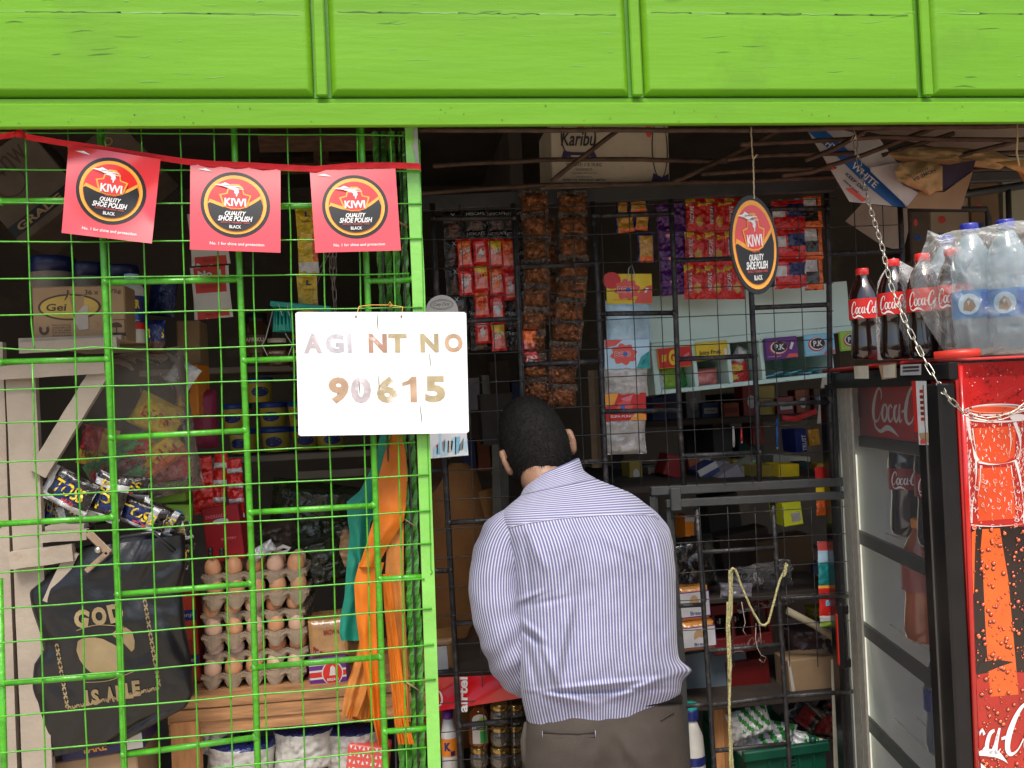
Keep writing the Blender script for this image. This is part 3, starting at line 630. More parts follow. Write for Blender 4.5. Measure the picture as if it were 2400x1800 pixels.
def art_gei(m, f, w, h):
    m.ell(INK, -.10 * w, .12 * h, .34 * w, .235 * h, f, .0008, 40); m.ell(mat('ochre_ink', (.48, .33, .08), .8), -.10 * w, .12 * h, .315 * w, .205 * h, f, .0013, 40)
    m.text(INK, 'Gei', -.24 * w, .12 * h, .22 * w, .13 * h, f, .0018, .02, .1)
    m.poly('ochre_ink', [(-.14 * w, .26 * h), (-.12 * w, .42 * h), (-.10 * w, .34 * h), (-.07 * w, .27 * h)], f, .0017); m.stroke(INK, [(-.15 * w, .24 * h, .001), (-.12 * w, .33 * h, .002), (-.115 * w, .43 * h, .001)], f, .002)
    m.poly(mat('torn_label', (.42, .36, .31), .8, dirt=(.2, .25, .35), ds=30, dth=.6), [(-.05 * w, -.05 * h), (.05 * w, .14 * h), (.10 * w, .14 * h), (.10 * w, -.28 * h), (.0 * w, -.30 * h), (-.04 * w, -.18 * h)], f, .0022)
    m.poly(CB, [(-.10 * w, .30 * h), (.06 * w, .32 * h), (.05 * w, .04 * h), (-.06 * w, .02 * h)], f, .0021)
    m.text(INK, "36 x", .14 * w, .38 * h, .15 * w, .09 * h, f, .001, .01); m.text(INK, '75g', .40 * w, .38 * h, .12 * w, .09 * h, f, .001, .01)
    x0, y0 = .30 * w, -.42 * h
    for r in ((x0, y0, x0 + .2 * w, y0 + .008), (x0, y0 + .29 * h, x0 + .2 * w, y0 + .30 * h), (x0, y0, x0 + .008 * w, y0 + .3 * h), (x0 + .192 * w, y0, x0 + .2 * w, y0 + .3 * h)): m.rect(INK, *r, f, .001)
    m.ell(INK, x0 + .1 * w, y0 + .16 * h, .065 * w, .09 * h, f, .0012, 16, a1=180); m.stroke(INK, [(x0 + .1 * w, y0 + .16 * h, .001), (x0 + .1 * w, y0 + .06 * h, .001), (x0 + .07 * w, y0 + .05 * h, .001)], f, .001)
    m.ring(INK, -.38 * w, -.27 * h, .055 * w, .10 * h, .03 * w, f, .001, 20, -215, 35); m.text(INK, 'Unilever', -.39 * w, -.43 * h, .15 * w, .045 * h, f, .001)
    for i in range(6): m.text(INK, ['Made in Kenya', 'UNILEVER LTD', 'P.O. Box 30062', 'Nairobi Kenya', 'Store in a cool', 'dry place'][i], -.19 * w, (-.20 - .045 * i) * h, .2 * w, .032 * h, f, .001)
carton(71, 614, 271, 741, .30, .20, CB, 'cardboard_box', 'brown cardboard soap carton with an oval logo on the white rack', 'box', 0, -.5, art_gei)
mat('dim_jar', (.22, .18, .14), .5, var=.2)
BL = mat('blue_lid', (.008, .012, .07), .35, var=.05)
def tub(Y, x, yb, r, h, body, lid, label, name='lidded_tub', cat='tub', group=None, art=None):
    o = at(x, yb, Y); k = px(x, yb, Y); r *= k; h *= k
    t = thing(name, label, cat, o, group)
    m = MB().lathe(body, [(0, 0), (r * .86, 0), (r * .88, h * .03), (r * .97, h * .8), (r * .97, h * .82), (0, h * .82)], o, 28)
    if art: art(m, cyl(o + V((0, 0, h * .42)), r * .935), r, h)
    m.obj('body', t)
    MB().lathe(lid, [(r * .99, h * .78), (r * 1.04, h * .79), (r * 1.04, h * .97), (r * .98, h), (0, h)], o, 28).obj('lid', t); return t
for x, y, r, h, l in [(118, 640, 48, 92, 'big cream jar with a dark blue lid behind the soap carton, leftmost of three'), (196, 636, 34, 74, 'smaller jar with a dark lid between the two blue lidded jars on the rack'), (268, 634, 34, 66, 'jar with a violet blue lid behind the right end of the soap carton')]:
    tub(.50, x, y + 70, r, h + 70, 'dim_jar', BL, l, 'lidded_jar', 'jar')
# detergent bottle with label, and a blue packet beside it
o = at(289, 742, .42); k = px(289, 742, .42); r = 30 * k
t = thing('detergent_tub', 'white detergent tub with POWER lettering right of the soap carton', 'tub', o)
m = MB().lathe('offwhite', [(0, 0), (r * .95, 0), (r, .006), (r, 118 * k), (r * .7, 134 * k), (r * .55, 140 * k), (0, 140 * k)], o, 28)
f = cyl(o, r + .0006); m.rect('navy', -r * 1.4, 45 * k, r * 1.4, 105 * k, f, 0, 20, 1); m.rect('red', -r * 1.4, 30 * k, r * 1.4, 45 * k, f, 0.0003, 20, 1)
m.text('yellow', 'POWER', 0, 86 * k, 46 * k, 20 * k, f, .001, .05); m.ell('blue', 0, 58 * k, 20 * k, 14 * k, f, .0006, 20, 3); m.text('yellow', '80', .004, 62 * k, 18 * k, 13 * k, f, .0012, .04); m.text('white', 'Washing Detergent', 0, 49 * k, 42 * k, 6 * k, f, .0014, 0, .2); m.obj('body', t)
MB().lathe('skyl', [(r * .5, 138 * k), (r * .52, 156 * k), (0, 158 * k)], o, 20).obj('cap', t)
def packet(x, y, w_, h_, Y, cols, name, label, cat='packet', roll=0, yaw=0, bulge=.012, crk=.004, txt=(), group=None, seed=1, nu=14, nv=16, pitch=0, film_=None):
    k = px(x, y, Y); f = fr(at(x, y, Y), yaw, roll, pitch); m = MB(); g = pil(m, f, w_ * k, h_ * k, bulge, cols, nu, nv, crk, seed)
    for t in txt: m.text(t[0], t[1], t[2] * w_ * k, t[3] * h_ * k, t[4] * w_ * k, t[5] * h_ * k, g, .001, *(t[6:]))
    return m.obj(name, origin=f(0, -h_ * k / 2), label=label, cat=cat, group=group)
packet(338, 728, 42, 76, .40, lambda u, v: 'f_navy' if v > .35 else 'f_brown', 'detergent_packet', 'dark blue detergent packet with yellow lettering beside the POWER tub', txt=[('yellow', 'TOSS', .0, .1, .85, .3, .05)])
packet(352, 640, 60, 90, .62, 'f_navy', 'detergent_packet', 'dim blue packet standing behind the POWER tub', roll=-8)
carton(382, 690, 432, 790, .7, .12, CB, 'cardboard_box', 'small brown carton in the dark under the hanging red strip', 'box')
# strip of red and white sachets
def strip(x0, y0, x1, y1, w_, n, Y, cols, name, label, cat, part='sachet', bulge=.005, txt=(), gap=0, crk=.003, roll=None, group=None, w2=None, nu=12, nv=12, seed=0, dy=None):
    """n sachets joined top to bottom; a thing with one part each"""
    rt = thing(name, label, cat, at(x1, y1, Y), group)
    for i in range(n):
        ta, tb = (i + .5) / n, 0; x, y = x0 + (x1 - x0) * ta, y0 + (y1 - y0) * ta; h_ = math.hypot(y1 - y0, x1 - x0) / n; k = px(x, y, Y)
        r = -math.degrees(math.atan2(x0 - x1, y1 - y0)) * 1.0 if roll is None else roll
        YY = Y if dy is None else Y + dy(ta)
        f = fr(at(x, y, YY), 0, r); m = MB(); ww = (w_ if w2 is None else w_ + (w2 - w_) * ta) * k; hh = h_ * k * (1 - gap)
        cc = cols[i % len(cols)] if isinstance(cols, list) else cols
        g = pil(m, f, ww, hh, bulge, cc, nu, nv, crk, seed + i * 7.3, crimp=.16)
        for t in (txt[i % len(txt)] if txt and isinstance(txt[0], list) else txt): m.text(t[0], t[1], t[2] * ww, t[3] * hh, t[4] * ww, t[5] * hh, g, .0012, *(t[6:]))
        m.obj(part, rt)
    return rt
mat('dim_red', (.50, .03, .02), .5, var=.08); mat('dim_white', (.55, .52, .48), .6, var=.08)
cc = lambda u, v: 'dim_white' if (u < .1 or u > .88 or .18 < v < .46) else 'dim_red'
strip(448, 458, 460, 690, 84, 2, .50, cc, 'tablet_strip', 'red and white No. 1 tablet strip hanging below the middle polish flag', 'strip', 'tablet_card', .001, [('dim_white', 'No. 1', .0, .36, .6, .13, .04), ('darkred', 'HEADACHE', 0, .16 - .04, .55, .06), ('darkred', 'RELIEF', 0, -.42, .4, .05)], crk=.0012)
# yellow noodle packets strip
cc = lambda u, v: 'f_silver' if (.0 <= v < .2) else ('f_orange' if (u > .72 and v < .6) else 'f_yellow')
strip(662, 445, 668, 740, 44, 2, .46, cc, 'packet_strip', 'strip of yellow foil packets hanging between the polish flags', 'strip', 'foil_packet', .006, [('navy', 'L', .1, .38, .25, .08, .03), ('brown', 'ORIGINAL', .12, .27, .6, .03)], crk=.004, seed=3)
# teal basket with clips, jars
TEA = mat('teal_plastic', (.02, .36, .30), .4, var=.08)
bk = thing('hanging_basket', 'teal plastic hanging peg basket left of the white agent sign', 'basket', at(612, 730, .45))
m = MB(); a, b = at(586, 658, .45), at(716, 672, .45); m.box(TEA, 0, -.006, -.03, (b - a).length, .007, .03, fr(a, 0, -7), .002); m.obj('rim', bk)
m = MB(); o = at(612, 716, .45); k = px(612, 700, .45)
for i in range(14):
    g = 2 * math.pi * i / 14; m.tube(TEA, [o + V((20 * k * math.cos(g), 20 * k * math.sin(g), 0)), o + V((17 * k * math.cos(g), 17 * k * math.sin(g), 46 * k))], [.004, .0025], 6)
m.lathe(TEA, [(0, 0), (19 * k, 0), (21 * k, .004), (20 * k, 14 * k)], o, 20).lathe(TEA, [(17 * k, 42 * k), (18 * k, 50 * k), (16 * k, 50 * k)], o, 20); m.obj('cup', bk)
o = at(660, 720, .46); MB().lathe(TEA, [(0, 0), (15 * k, 0), (14 * k, 40 * k), (0, 42 * k)], o, 16).obj('cup', bk)
MB().tube('silver', path([(601, 655), (605, 668), (610, 682)], .42), .0012).tube('silver', path([(621, 655), (622, 672), (626, 682)], .42), .0012).tube('silver', path([(590, 668), (574, 730), (566, 745), (578, 768)], .42), .0012).tube('silver', path([(616, 720), (632, 745), (623, 768)], .42), .0012).obj('wire', bk)
def jarl(x, yb, r, h, Y, body, lid, label, cat='jar', art=None):
    o = at(x, yb, Y); k = px(x, yb, Y); r *= k; h *= k; t = thing('glass_jar', label, cat, o)
    m = MB().lathe(body, [(0, 0), (r * .92, 0), (r, r * .2), (r, h * .7), (r * .7, h * .84), (r * .66, h * .86)], o, 24)
    m.rect('brown', -r * .8, h * .2, r * .8, h * .55, cyl(o, r + .0006), 0, 12, 1); m.text('cream', 'AFRIKU', 0, h * .46, r * 1.2, h * .08, cyl(o, r + .0012), 0, .02); m.obj('body', t)
    MB().lathe(lid, [(r * .72, h * .84), (r * .74, h), (0, h)], o, 20).obj('lid', t)
jarl(556, 785, 34, 110, .75, mat('dark_glass', (.06, .03, .015), .15, coat=.5), 'black', 'dark jar in the shade left of the teal basket'); jarl(600, 790, 28, 60, .72, 'dark_glass', 'cream', 'short brown jar with pale lid under the teal basket')
jarl(650, 792, 26, 70, .74, 'dark_glass', 'f_gold', 'brown jar half hidden by the left edge of the agent sign')
# back shelves with tubs
bs = thing('back_shelf', 'long dim wooden shelf on the back wall of the left bay', 'shelf', at(640, 1000, 1.5))
for y, Y in ((985, 1.45), (788, 1.5)):
    a, b = at(300, y + 12, Y), at(905, y - 4, Y); m = MB(); m.box(mat('shelf_wood', (.22, .18, .14), .8, var=.2, vs=6), a.x, a.z - .022, -Y - .35, b.x, a.z, -Y, F0, .002); m.obj('shelf_board', bs)
m = MB(); a = at(640, 1004, 1.46); m.box('shelf_wood', 0, -.05, 0, 1.0, -.024, .02, fr(a)); m.obj('edge_strip', bs)
MARG = mat('margarine_yellow', (.50, .38, .05), .5, var=.05)
def art_tub(m, f, r, h):
    m.ell('navy', 0, 0, r * .62, h * .2, f, .001, 20, 3); m.poly('offwhite', [(-r * .5, -h * .02), (r * .2, h * .14), (r * .5, h * .02), (-r * .1, -h * .12)], f, .0018); m.rect('navy', -r * 1.3, h * .26, r * 1.3, h * .34, f, .0008, 14, 1)
proto = tub(1.45, 600, 980, 32, 56, MARG, mat('tub_lid_blue', (.015, .05, .28), .4), 'yellow tub', 'margarine_tub', 'tub', 'yellow margarine tubs on the back shelf', art_tub)
R = Rep(proto); zs = at(600, 978, 1.47).z; kk = px(600, 980, 1.47)
for i, (x, lv, l) in enumerate([(520, 0, 'lowest leftmost yellow margarine tub on the back shelf'), (590, 0, 'bottom row yellow margarine tub second from the left'), (655, 0, 'bottom row yellow margarine tub third from the left'), (712, 0, 'bottom row yellow margarine tub at the right end, by the agent sign'),
                                (505, 1, 'upper row yellow margarine tub at the left behind the green bar'), (585, 1, 'upper row yellow margarine tub with a clear blue emblem'), (652, 1, 'upper row yellow margarine tub beside the agent sign corner'), (556, 2, 'single yellow margarine tub topmost of the stack')]):
    p = at(x, 980, 1.47); R((p.x, 1.55 + .02 * (i % 3), zs + lv * 57 * kk), (0, 0, 9 * (i % 4) - 14), 1, l)
# clear bag full of snack packets
packet(298, 920, 250, 330, .42, BAGF, 'snack_bag', 'big clear plastic bag of colourful snack packets hanging on the white rack', 'bag', 6, bulge=.05, crk=.02, seed=9, nu=34, nv=40)
GP = [(340, 900, 110, 80, -30, lambda u, v: 'f_yellow', 'crumpled yellow packet at the top of the snack bag', [('red', 'LOTS', 0, 0, .6, .3, .03)]), (262, 1010, 150, 90, 28, lambda u, v: 'f_green' if abs(v - .5) > .2 else 'f_brown', 'green snack packet with red ROCOS letters low in the snack bag', [('red', 'ROCOS', 0, .1, .85, .35, .06)]),
      (345, 985, 120, 60, 35, lambda u, v: 'f_yellow' if v > .3 else 'f_orange', 'yellow snack packet with red print at the right of the snack bag', [('red', 'CHILLI', 0, 0, .7, .4, .03)]), (212, 965, 80, 90, -15, lambda u, v: 'f_red' if u < .6 and v > .4 else 'f_yellow', 'red and yellow packet at the left of the snack bag', [('darkred', 'TOMATO', 0, -.2, .8, .2, .03)]),
      (300, 965, 110, 60, 20, lambda u, v: 'f_red' if (u - .5) ** 2 + (v - .5) ** 2 < .12 else 'f_green', 'red and green packet in the middle of the snack bag', [])]
for x, y, w_, h_, r_, c_, l, t_ in GP: packet(x, y, w_, h_, .47 + .01 * random.random(), c_, 'snack_packet', l, 'packet', r_, bulge=.012, crk=.006, txt=t_, seed=x, group='snack packets inside the clear bag')
# orange cartons right of it
carton(380, 785, 428, 900, .60, .10, mat('orange_card', (.62, .20, .02), .6), 'carton', 'orange and yellow carton behind the snack bag', 'box', -8, art=lambda m, f, w, h: (m.rect('yellow', -w * .4, -h * .3, w * .1, h * .3, f, .001), m.rect('navy', -w * .4, h * .32, w * .4, h * .4, f, .001), m.text('navy', 'omo', -w * .1, 0, w * .5, h * .15, f, .002, .04)))
packet(440, 905, 60, 130, .66, mat('magenta_net', (.25, .02, .06), .5), 'onion_net', 'dark pink net bag hanging right of the orange carton', 'bag', bulge=.03, crk=.006)
packet(395, 810, 60, 60, .52, 'f_white', 'paper_packet', 'crumpled white packet on top of the orange carton', roll=-35, crk=.006)
# pile of dark blue detergent sachets
TS = [(150, 1060, 120, 80, -30), (235, 1075, 110, 80, 70), (300, 1110, 130, 60, -25), (190, 1110, 130, 60, 10), (345, 1120, 100, 60, -30), (110, 1095, 60, 110, -5), (265, 1050, 120, 50, -8), (150, 1135, 110, 50, 12), (370, 1155, 90, 40, 12), (385, 1195, 60, 60, -20)]
pos_ = ['lying at the upper left', 'standing on edge in the middle', 'sliding to the right', 'lying flat in the centre', 'furthest right against the red carton', 'at the far left with a silver back', 'lying along the top', 'at the bottom left on the rack rail', 'folded at the right end', 'hanging below the right end of the pile']
for i, (x, y, w_, h_, r_) in enumerate(TS):
    cf = (lambda s: lambda u, v: 'f_silver' if (u < .13 or (v < .2 and s % 2 == 0) or (abs(u - .78) < .06 and s % 3)) else ('f_navy' if ((u - .55) ** 2 * 5 + (v - .5) ** 2 * 5 < .55) else 'f_black'))(i)
    packet(x, y, w_, h_, .30 + .012 * i, cf, 'detergent_sachet', 'dark blue detergent sachet ' + pos_[i] + ' of the pile', 'sachet', r_, bulge=.012, crk=.008, seed=i * 5, txt=[('yellow', 'TOSS', .05, .05, .62, .40, .02, .2), ('coral', 'white', .1, -.25, .25, .14, .03)], group='detergent sachets piled on the rack rail', yaw=random.uniform(-12, 12))
# green soap cartons, red packets
carton(308, 1043, 400, 1088, .46, .06, mat('soap_green', (.20, .38, .03), .5), 'soap_carton', 'light green soap carton, upper one behind the detergent sachets', 'box', 0, 2, lambda m, f, w, h: m.ell('blue', -w * .1, 0, w * .13, h * .2, f, .001, 16))
carton(355, 1090, 412, 1130, .45, .06, 'soap_green', 'soap_carton', 'light green soap carton, lower one beside the red sachets', 'box', 6, -4, lambda m, f, w, h: m.ell('blue', 0, 0, w * .2, h * .2, f, .001, 16))
packet(372, 1010, 90, 60, .50, 'f_red', 'red_packet', 'dark red glossy packet above the light green cartons', roll=10, crk=.01)
for i, (x0, y0, x1, y1, w_, n, l) in enumerate([(435, 985, 442, 1110, 46, 4, 'left strip of red sachets hanging above the red battery carton'), (478, 975, 470, 1160, 30, 5, 'middle strip of red and silver sachets by the green bar'), (505, 990, 512, 1120, 34, 4, 'right strip of red and white sachets behind the green bar')]):
    strip(x0, y0, x1, y1, w_, n, .55, (lambda u, v: 'f_red' if v > .35 else 'f_silver') if i else 'f_red', 'sachet_strip', l, 'strip', bulge=.008, crk=.006, seed=i * 11)
def art_ever(m, f, w, h):
    m.text('pink', 'EVEREADY', -.1 * w, .32 * h, .6 * w, .06 * h, f, .001, 0, .2); m.ell('silver', .0, .22 * h, .22 * w, .05 * h, f, .001, 20); m.text('pink', 'BATTERY', .15 * w, -.1 * h, .4 * w, .04 * h, f, .001)
carton(440, 1090, 522, 1215, .52, .06, mat('crimson_card', (.28, .01, .015), .4), 'battery_carton', 'tall dark red battery carton with faint lettering', 'box', -10, 6, art_ever)
for i in range(4):
    o = at(455 + 24 * (i % 2), 1203 - 9 * (i // 2), .5); MB().lathe('black', [(0, 0), (.006, 0), (.006, .012), (.002, .013), (.002, .015), (0, .015)], o, 12).obj('battery', label='black battery end poking from the dark red carton, ' + ['lower left', 'lower right', 'upper left', 'upper right'][i], cat='battery', group='batteries in the dark red carton')
# dark bags of vegetables
VB = mat('veg_bag', (.030, .034, .016), .2, var=.5, vs=20, bump=.8, bs=30, coat=.4)
for i, (x, y, w_, h_, l) in enumerate([(675, 1115, 190, 150, 'big dark plastic bag of greens behind the middle green bar'), (740, 1160, 130, 110, 'dark plastic bag of greens at the right of the pile'), (590, 1180, 120, 120, 'brown plastic bag of tubers above the egg trays'), (670, 1215, 170, 110, 'dark green plastic bag lowest behind the egg trays')]):
    packet(x, y, w_, h_, .85 - .03 * i, VB if i != 2 else mat('tuber_bag', (.09, .06, .04), .3, var=.5, vs=25, bump=.6, bs=30), 'vegetable_bag', l, 'bag', 8 * i - 10, bulge=.08, crk=.02, seed=i * 3 + 2, nu=24, nv=24, group='bags of vegetables behind the eggs')
packet(566, 1190, 60, 26, .50, 'f_silver', 'foil_scrap', 'crumpled silver foil lying on the top egg tray', roll=28, bulge=.008, crk=.014, seed=4)
MB().tube('dim_white', path([(592, 1190), (612, 1180), (626, 1184), (618, 1192), (598, 1196)], .52), .005, 8).obj('bag_handle', label='white looped plastic handle above the top egg tray', cat='handle')
# ------------------------------------------------------------------ egg trays
cw = .0525
def traymesh(nx, ny):
    m = MB(); t_ = .0035
    def H(x, y):
        cx, cy = math.cos(2 * math.pi * x / cw), math.cos(2 * math.pi * y / cw)
        s = -.010 - .015 * ((1 - cx) / 2) * ((1 - cy) / 2) * 1.6 + .011 * ((1 + cx) / 2) * ((1 + cy) / 2)
        s += .003 * noise.noise(V((x * 70, y * 70, 0)))
        return s
    W_, D_ = nx * cw, ny * cw
    m.grid(PULP, lambda u, v: V(((u - .5) * W_, v * D_, H(u * W_, v * D_) + t_)), nx * 8, ny * 8)
    m.grid(PULP, lambda u, v: V(((u - .5) * W_, (1 - v) * D_, H(u * W_, (1 - v) * D_) - t_)), nx * 8, ny * 8)
    for y, sgn in ((0, -1), (D_, 1)):
        m.grid(PULP, lambda u, v: V(((u - .5) * W_ * (1 + .01), y + sgn * .002, H(u * W_, y) + t_ * (2 * v - 1))), nx * 8, 1)
    for x in (-W_ / 2, W_ / 2): m.grid(PULP, lambda u, v: V((x, u * D_, H(x + W_ / 2, u * D_) + t_ * (2 * v - 1))), ny * 8, 1)
    # front skirt lobes that hang between the cups
    for i in range(nx):
        cx = (i + .5) * cw - W_ / 2
        def lobe(u, v):
            a = (u - .5); w2 = cw * (1.0 - .60 * v ** 1.8) * a; return V((cx + w2, -.004 + .010 * (4 * a * a) * (1 - v * .3) - .004 * v + .0015 * noise.noise(V((cx * 40, u * 4, v * 4))), .004 + .004 * abs(a) * 2 * (1 - v) - .031 * v))
        m.grid(PULP, lobe, 8, 6)
        def lob2(u, v): return lobe(1 - u, v) + V((0, .003, 0))
        m.grid(PULP, lob2, 6, 4)
    return m
def egg(m, mt):
    return m.lathe(mt, [(0, -.027), (.008, -.0255), (.015, -.020), (.0195, -.011), (.0212, -.001), (.020, .010), (.0165, .019), (.011, .0255), (.005, .0285), (0, .029)], O0, 20)
eg = {}
for nm, mt in (('a', EGG), ('b', EGP), ('c', mat('egg_deep', (.50, .20, .09), .5, var=.1)), ('d', mat('egg_rose', (.62, .42, .38), .5, var=.08))):
    eg[nm] = Rep(egg(MB(), mt).obj('egg', origin=O0, label='egg', cat='egg', group='brown hen eggs in the pulp trays'))
tr = Rep(traymesh(5, 5).obj('egg_tray', origin=O0, label='tray', cat='egg tray', group='stacked egg trays'))
rows = [(547, 1240, 5, 'aacba'), (553, 1278, 5, 'aaaaab'), (550, 1322, 5, 'aabca'), (553, 1362, 5, 'bababa'), (552, 1413, 5, 'ddaca'), (550, 1455, 5, 'baabb')]
nm_ = ['topmost', 'second from the top', 'third from the top', 'fourth from the top', 'fifth from the top', 'bottom']; ec = ['far left', 'left of centre', 'middle', 'right of centre', 'far right']
zb_ = at(550, 1489, .50).z + .038; dz = None
z6 = at(550, 1226, .50).z; dz = (z6 - zb_) / 5.35
for i in range(6):
    z = zb_ + dz * (5 - i); x = at(551 + [0, 6, -3, 2, 4, 0][i], 1300, .50).x - .002 * i; ya = .50 + [.0, -.006, .008, -.004, .01, 0][i]; rz = [0, 1.5, -2, 1, -1, 0][i]
    tr((x, ya, z), (0, 0, rz), (1, 1, 1.15), nm_[i] + ' grey pulp egg tray of the stack on the wooden counter')
    for j in range(5):
        k_ = rows[i][3][j]; eg[k_]((x + (j - 2) * cw, ya + .0175, z + .018), (random.uniform(-12, 12), random.uniform(-12, 12), random.uniform(0, 360)), 1.04 + random.uniform(-.04, .05), k_ and {'a': 'brown', 'b': 'pale', 'c': 'deep brown', 'd': 'rosy pale'}[k_] + ' egg at the ' + ec[j] + ' of the ' + nm_[i] + ' tray')
    if i == 0:
        for j in range(5): eg['abcab'[j]]((x + (j - 2) * cw, ya + .068, z + .021), (10, 5 * j, 20 * j), 1, 'egg in the second row at the ' + ec[j] + ' of the topmost tray')
# ------------------------------------------------------------------ big black bag with gold print
BB = mat('black_bag', (.010, .010, .011), .33, var=.2, vs=8, bump=.5, bs=14, spec=.6)
GD = mat('gold_print', (.30, .22, .11), .5, var=.15, vs=20)
bgp = thing('black_bag', 'big black woven bag with gold GOD IS ABLE print below the white rack', 'bag', at(240, 1600, .28))
out_l = [(1200, 98), (1262, 60), (1300, 66), (1345, 80), (1390, 90), (1420, 70), (1470, 66), (1520, 76), (1570, 92), (1620, 112)]
out_r = [(1165, 400), (1240, 400), (1290, 392), (1380, 403), (1450, 415), (1510, 420), (1545, 400), (1570, 350), (1600, 300), (1625, 250)]
def lerpt(T, y):
    if y <= T[0][0]: return T[0][1]
    for (a, p), (b, q) in zip(T[:-1], T[1:]):
        if y <= b: return p + (q - p) * (y - a) / (b - a)
    return T[-1][1]
def bagf(a, b, h=0):
    u, v = a + .5, .5 - b; y = 1170 + 450 * v; yy = y - (u - .5) * 30; l, r = lerpt(out_l, y), lerpt(out_r, y)
    if y < 1262: l = 98 + (1262 - y) * .95 - (1262 - max(y, 1262)) ; l = 60 + (1262 - y) * 1.15
    x = l + (r - l) * u; e = max(0, math.sin(math.pi * u)) ** .5
    cr = .012 * abs(noise.noise(V((u * 6 - v * 3, v * 4 + u * 3, 11)))) * (1 if u > .6 else .3) + .010 * noise.noise(V((u * 4.5, v * 5.5, 2))) + .010 * abs(noise.noise(V((u * 3 + v * 4, v * 7 - u * 5, 7)))) * (1 if u > .5 else .4) + .003 * math.sin(u * 30 + v * 14) * max(0, v - .78) * 3
    return at(x, yy, .30 - .055 * e * math.sin(math.pi * min(1, .12 + v * .9)) ** .5 - cr - h)
m = MB().grid(BB, lambda u, v: bagf(u - .5, .5 - (1 - v)), 60, 70); m.grid(BB, lambda u, v: bagf(.5 - u, v - .5) + V((0, .10 * math.sin(math.pi * u) ** .5, 0)), 16, 20)
def onbag(x, y):  # image position -> bag coordinates
    u = .5; v = (y - 1170) / 450
    for _ in range(4):
        v = (y + (u - .5) * 30 - 1170) / 450; yy = 1170 + 450 * v; l, r = lerpt(out_l, yy), lerpt(out_r, yy); u = (x - l) / (r - l)
    return (u - .5, .5 - v)
bi = lambda a, b, h=0: bagf(*onbag(a, -b), h + .0012)   # coordinates in picture units on the bag
for ch_, x, y, r_ in (('G', 176, 1336, -8), ('O', 214, 1331, 8), ('D', 250, 1324, 14)): m.text(GD, ch_, x, -y, 32, 40, bi, .001, .06, rot=r_)
for ch_, x, y in (('I', 187, 1508), ('S', 206, 1506), ('A', 238, 1500), ('B', 259, 1497), ('L', 278, 1492), ('E', 294, 1487)): m.text(GD, ch_, x, -y, 8 if ch_ == 'I' else 17, 34, bi, .001, .05, rot=6)
def blob(pts): m.grid(GD, lambda u, v: bi(*[(pts[int(u * len(pts)) % len(pts)][d] * v + (sum(p[d] for p in pts) / len(pts)) * (1 - v)) for d in (0, 1)], .0008), len(pts), 4)
blob([(168, -1385), (180, -1378), (205, -1377), (222, -1380), (238, -1388), (246, -1392), (258, -1400), (262, -1425), (256, -1445), (240, -1455), (215, -1458), (195, -1452), (182, -1440), (172, -1425), (165, -1405)])
blob([(240, -1370), (255, -1358), (272, -1355), (286, -1365), (291, -1385), (290, -1402), (284, -1408), (272, -1395), (262, -1384), (250, -1378)])
for x0, y0, x1, y1 in [(122, 1390, 146, 1530), (312, 1294, 344, 1484), (146, 1530, 344, 1486)]:
    n = int(math.hypot(x1 - x0, y1 - y0) / 9)
    for i in range(n):
        t = (i + .5) / n; x, y = x0 + (x1 - x0) * t, y0 + (y1 - y0) * t; s_ = 1 if i % 2 else -1
        m.ring(GD, x, -y, 4.6, 4.6, 1.7, bi, .0006, 8, 20 + 180 * (i % 2), 250 + 180 * (i % 2)); m.stroke(GD, [(x - 4, -y + s_ * 3, .9), (x, -y - s_ * 2, 1.1), (x + 4, -y + s_ * 3, .9)], bi, .0006, 3)
m.stroke(GD, [(165, -1362, .8), (210, -1350, .9), (268, -1354, .8)], bi, .0006); m.stroke(GD, [(185, -1474, .8), (235, -1470, .9), (290, -1450, .8)], bi, .0006)
m.obj('bag_body', bgp)
MB().grid(BB, lambda u, v: at(200 + 180 * u, 1262 - 80 * v - 8 * math.sin(u * 3), .29 - .02 * math.sin(math.pi * u) + .006 * noise.noise(V((u * 6, v * 3, 1)))), 16, 8).tube(BB, path([(225, 1200), (262, 1160), (330, 1150), (378, 1190)], .27), .005, 6).obj('bag_mouth', bgp)
# book-like box and carton under the bag
carton(130, 1590, 312, 1632, .33, .12, mat('navy_card', (.02, .02, .09), .4), 'tea_carton', 'navy blue carton with a white label under the black bag', 'box', 0, 5, lambda m, f, w, h: (m.rect('offwhite', w * .22, -h * .45, w * .48, h * .5, f, .001), m.text('amber', 'TAKE', -.1 * w, 0, .3 * w, .5 * h, f, .001, .03), m.rect('offwhite', -w * .45, .1 * h, -.2 * w, .45 * h, f, .001)))
carton(118, 1632, 300, 1740, .34, .2, CB, 'cardboard_box', 'worn brown cardboard box at the bottom left corner', 'box', 0, 4)
# red flour packs beside trays
def art_mani(m, f, w, h):
    for k_ in (.22, -.22 - .08):
        m.rect('navy', -w / 2, h * k_, w / 2, h * (k_ + .12), f, .001); m.text('silver', 'Manji', -.05 * w, h * (k_ + .06), .8 * w, .06 * h, f, .0018, 0, .2)
    for i in range(14): m.rect('darkred', -w * .42, -h * .02 - i * .022 * h, w * (.2 + .2 * ((i * 7) % 3) / 3), -h * .008 - i * .022 * h, f, .001)
carton(384, 1285, 428, 1478, .56, .08, mat('brick_red', (.45, .045, .02), .5), 'biscuit_carton', 'red biscuit carton between the black bag and the egg trays', 'box', 0, 2, art_mani)
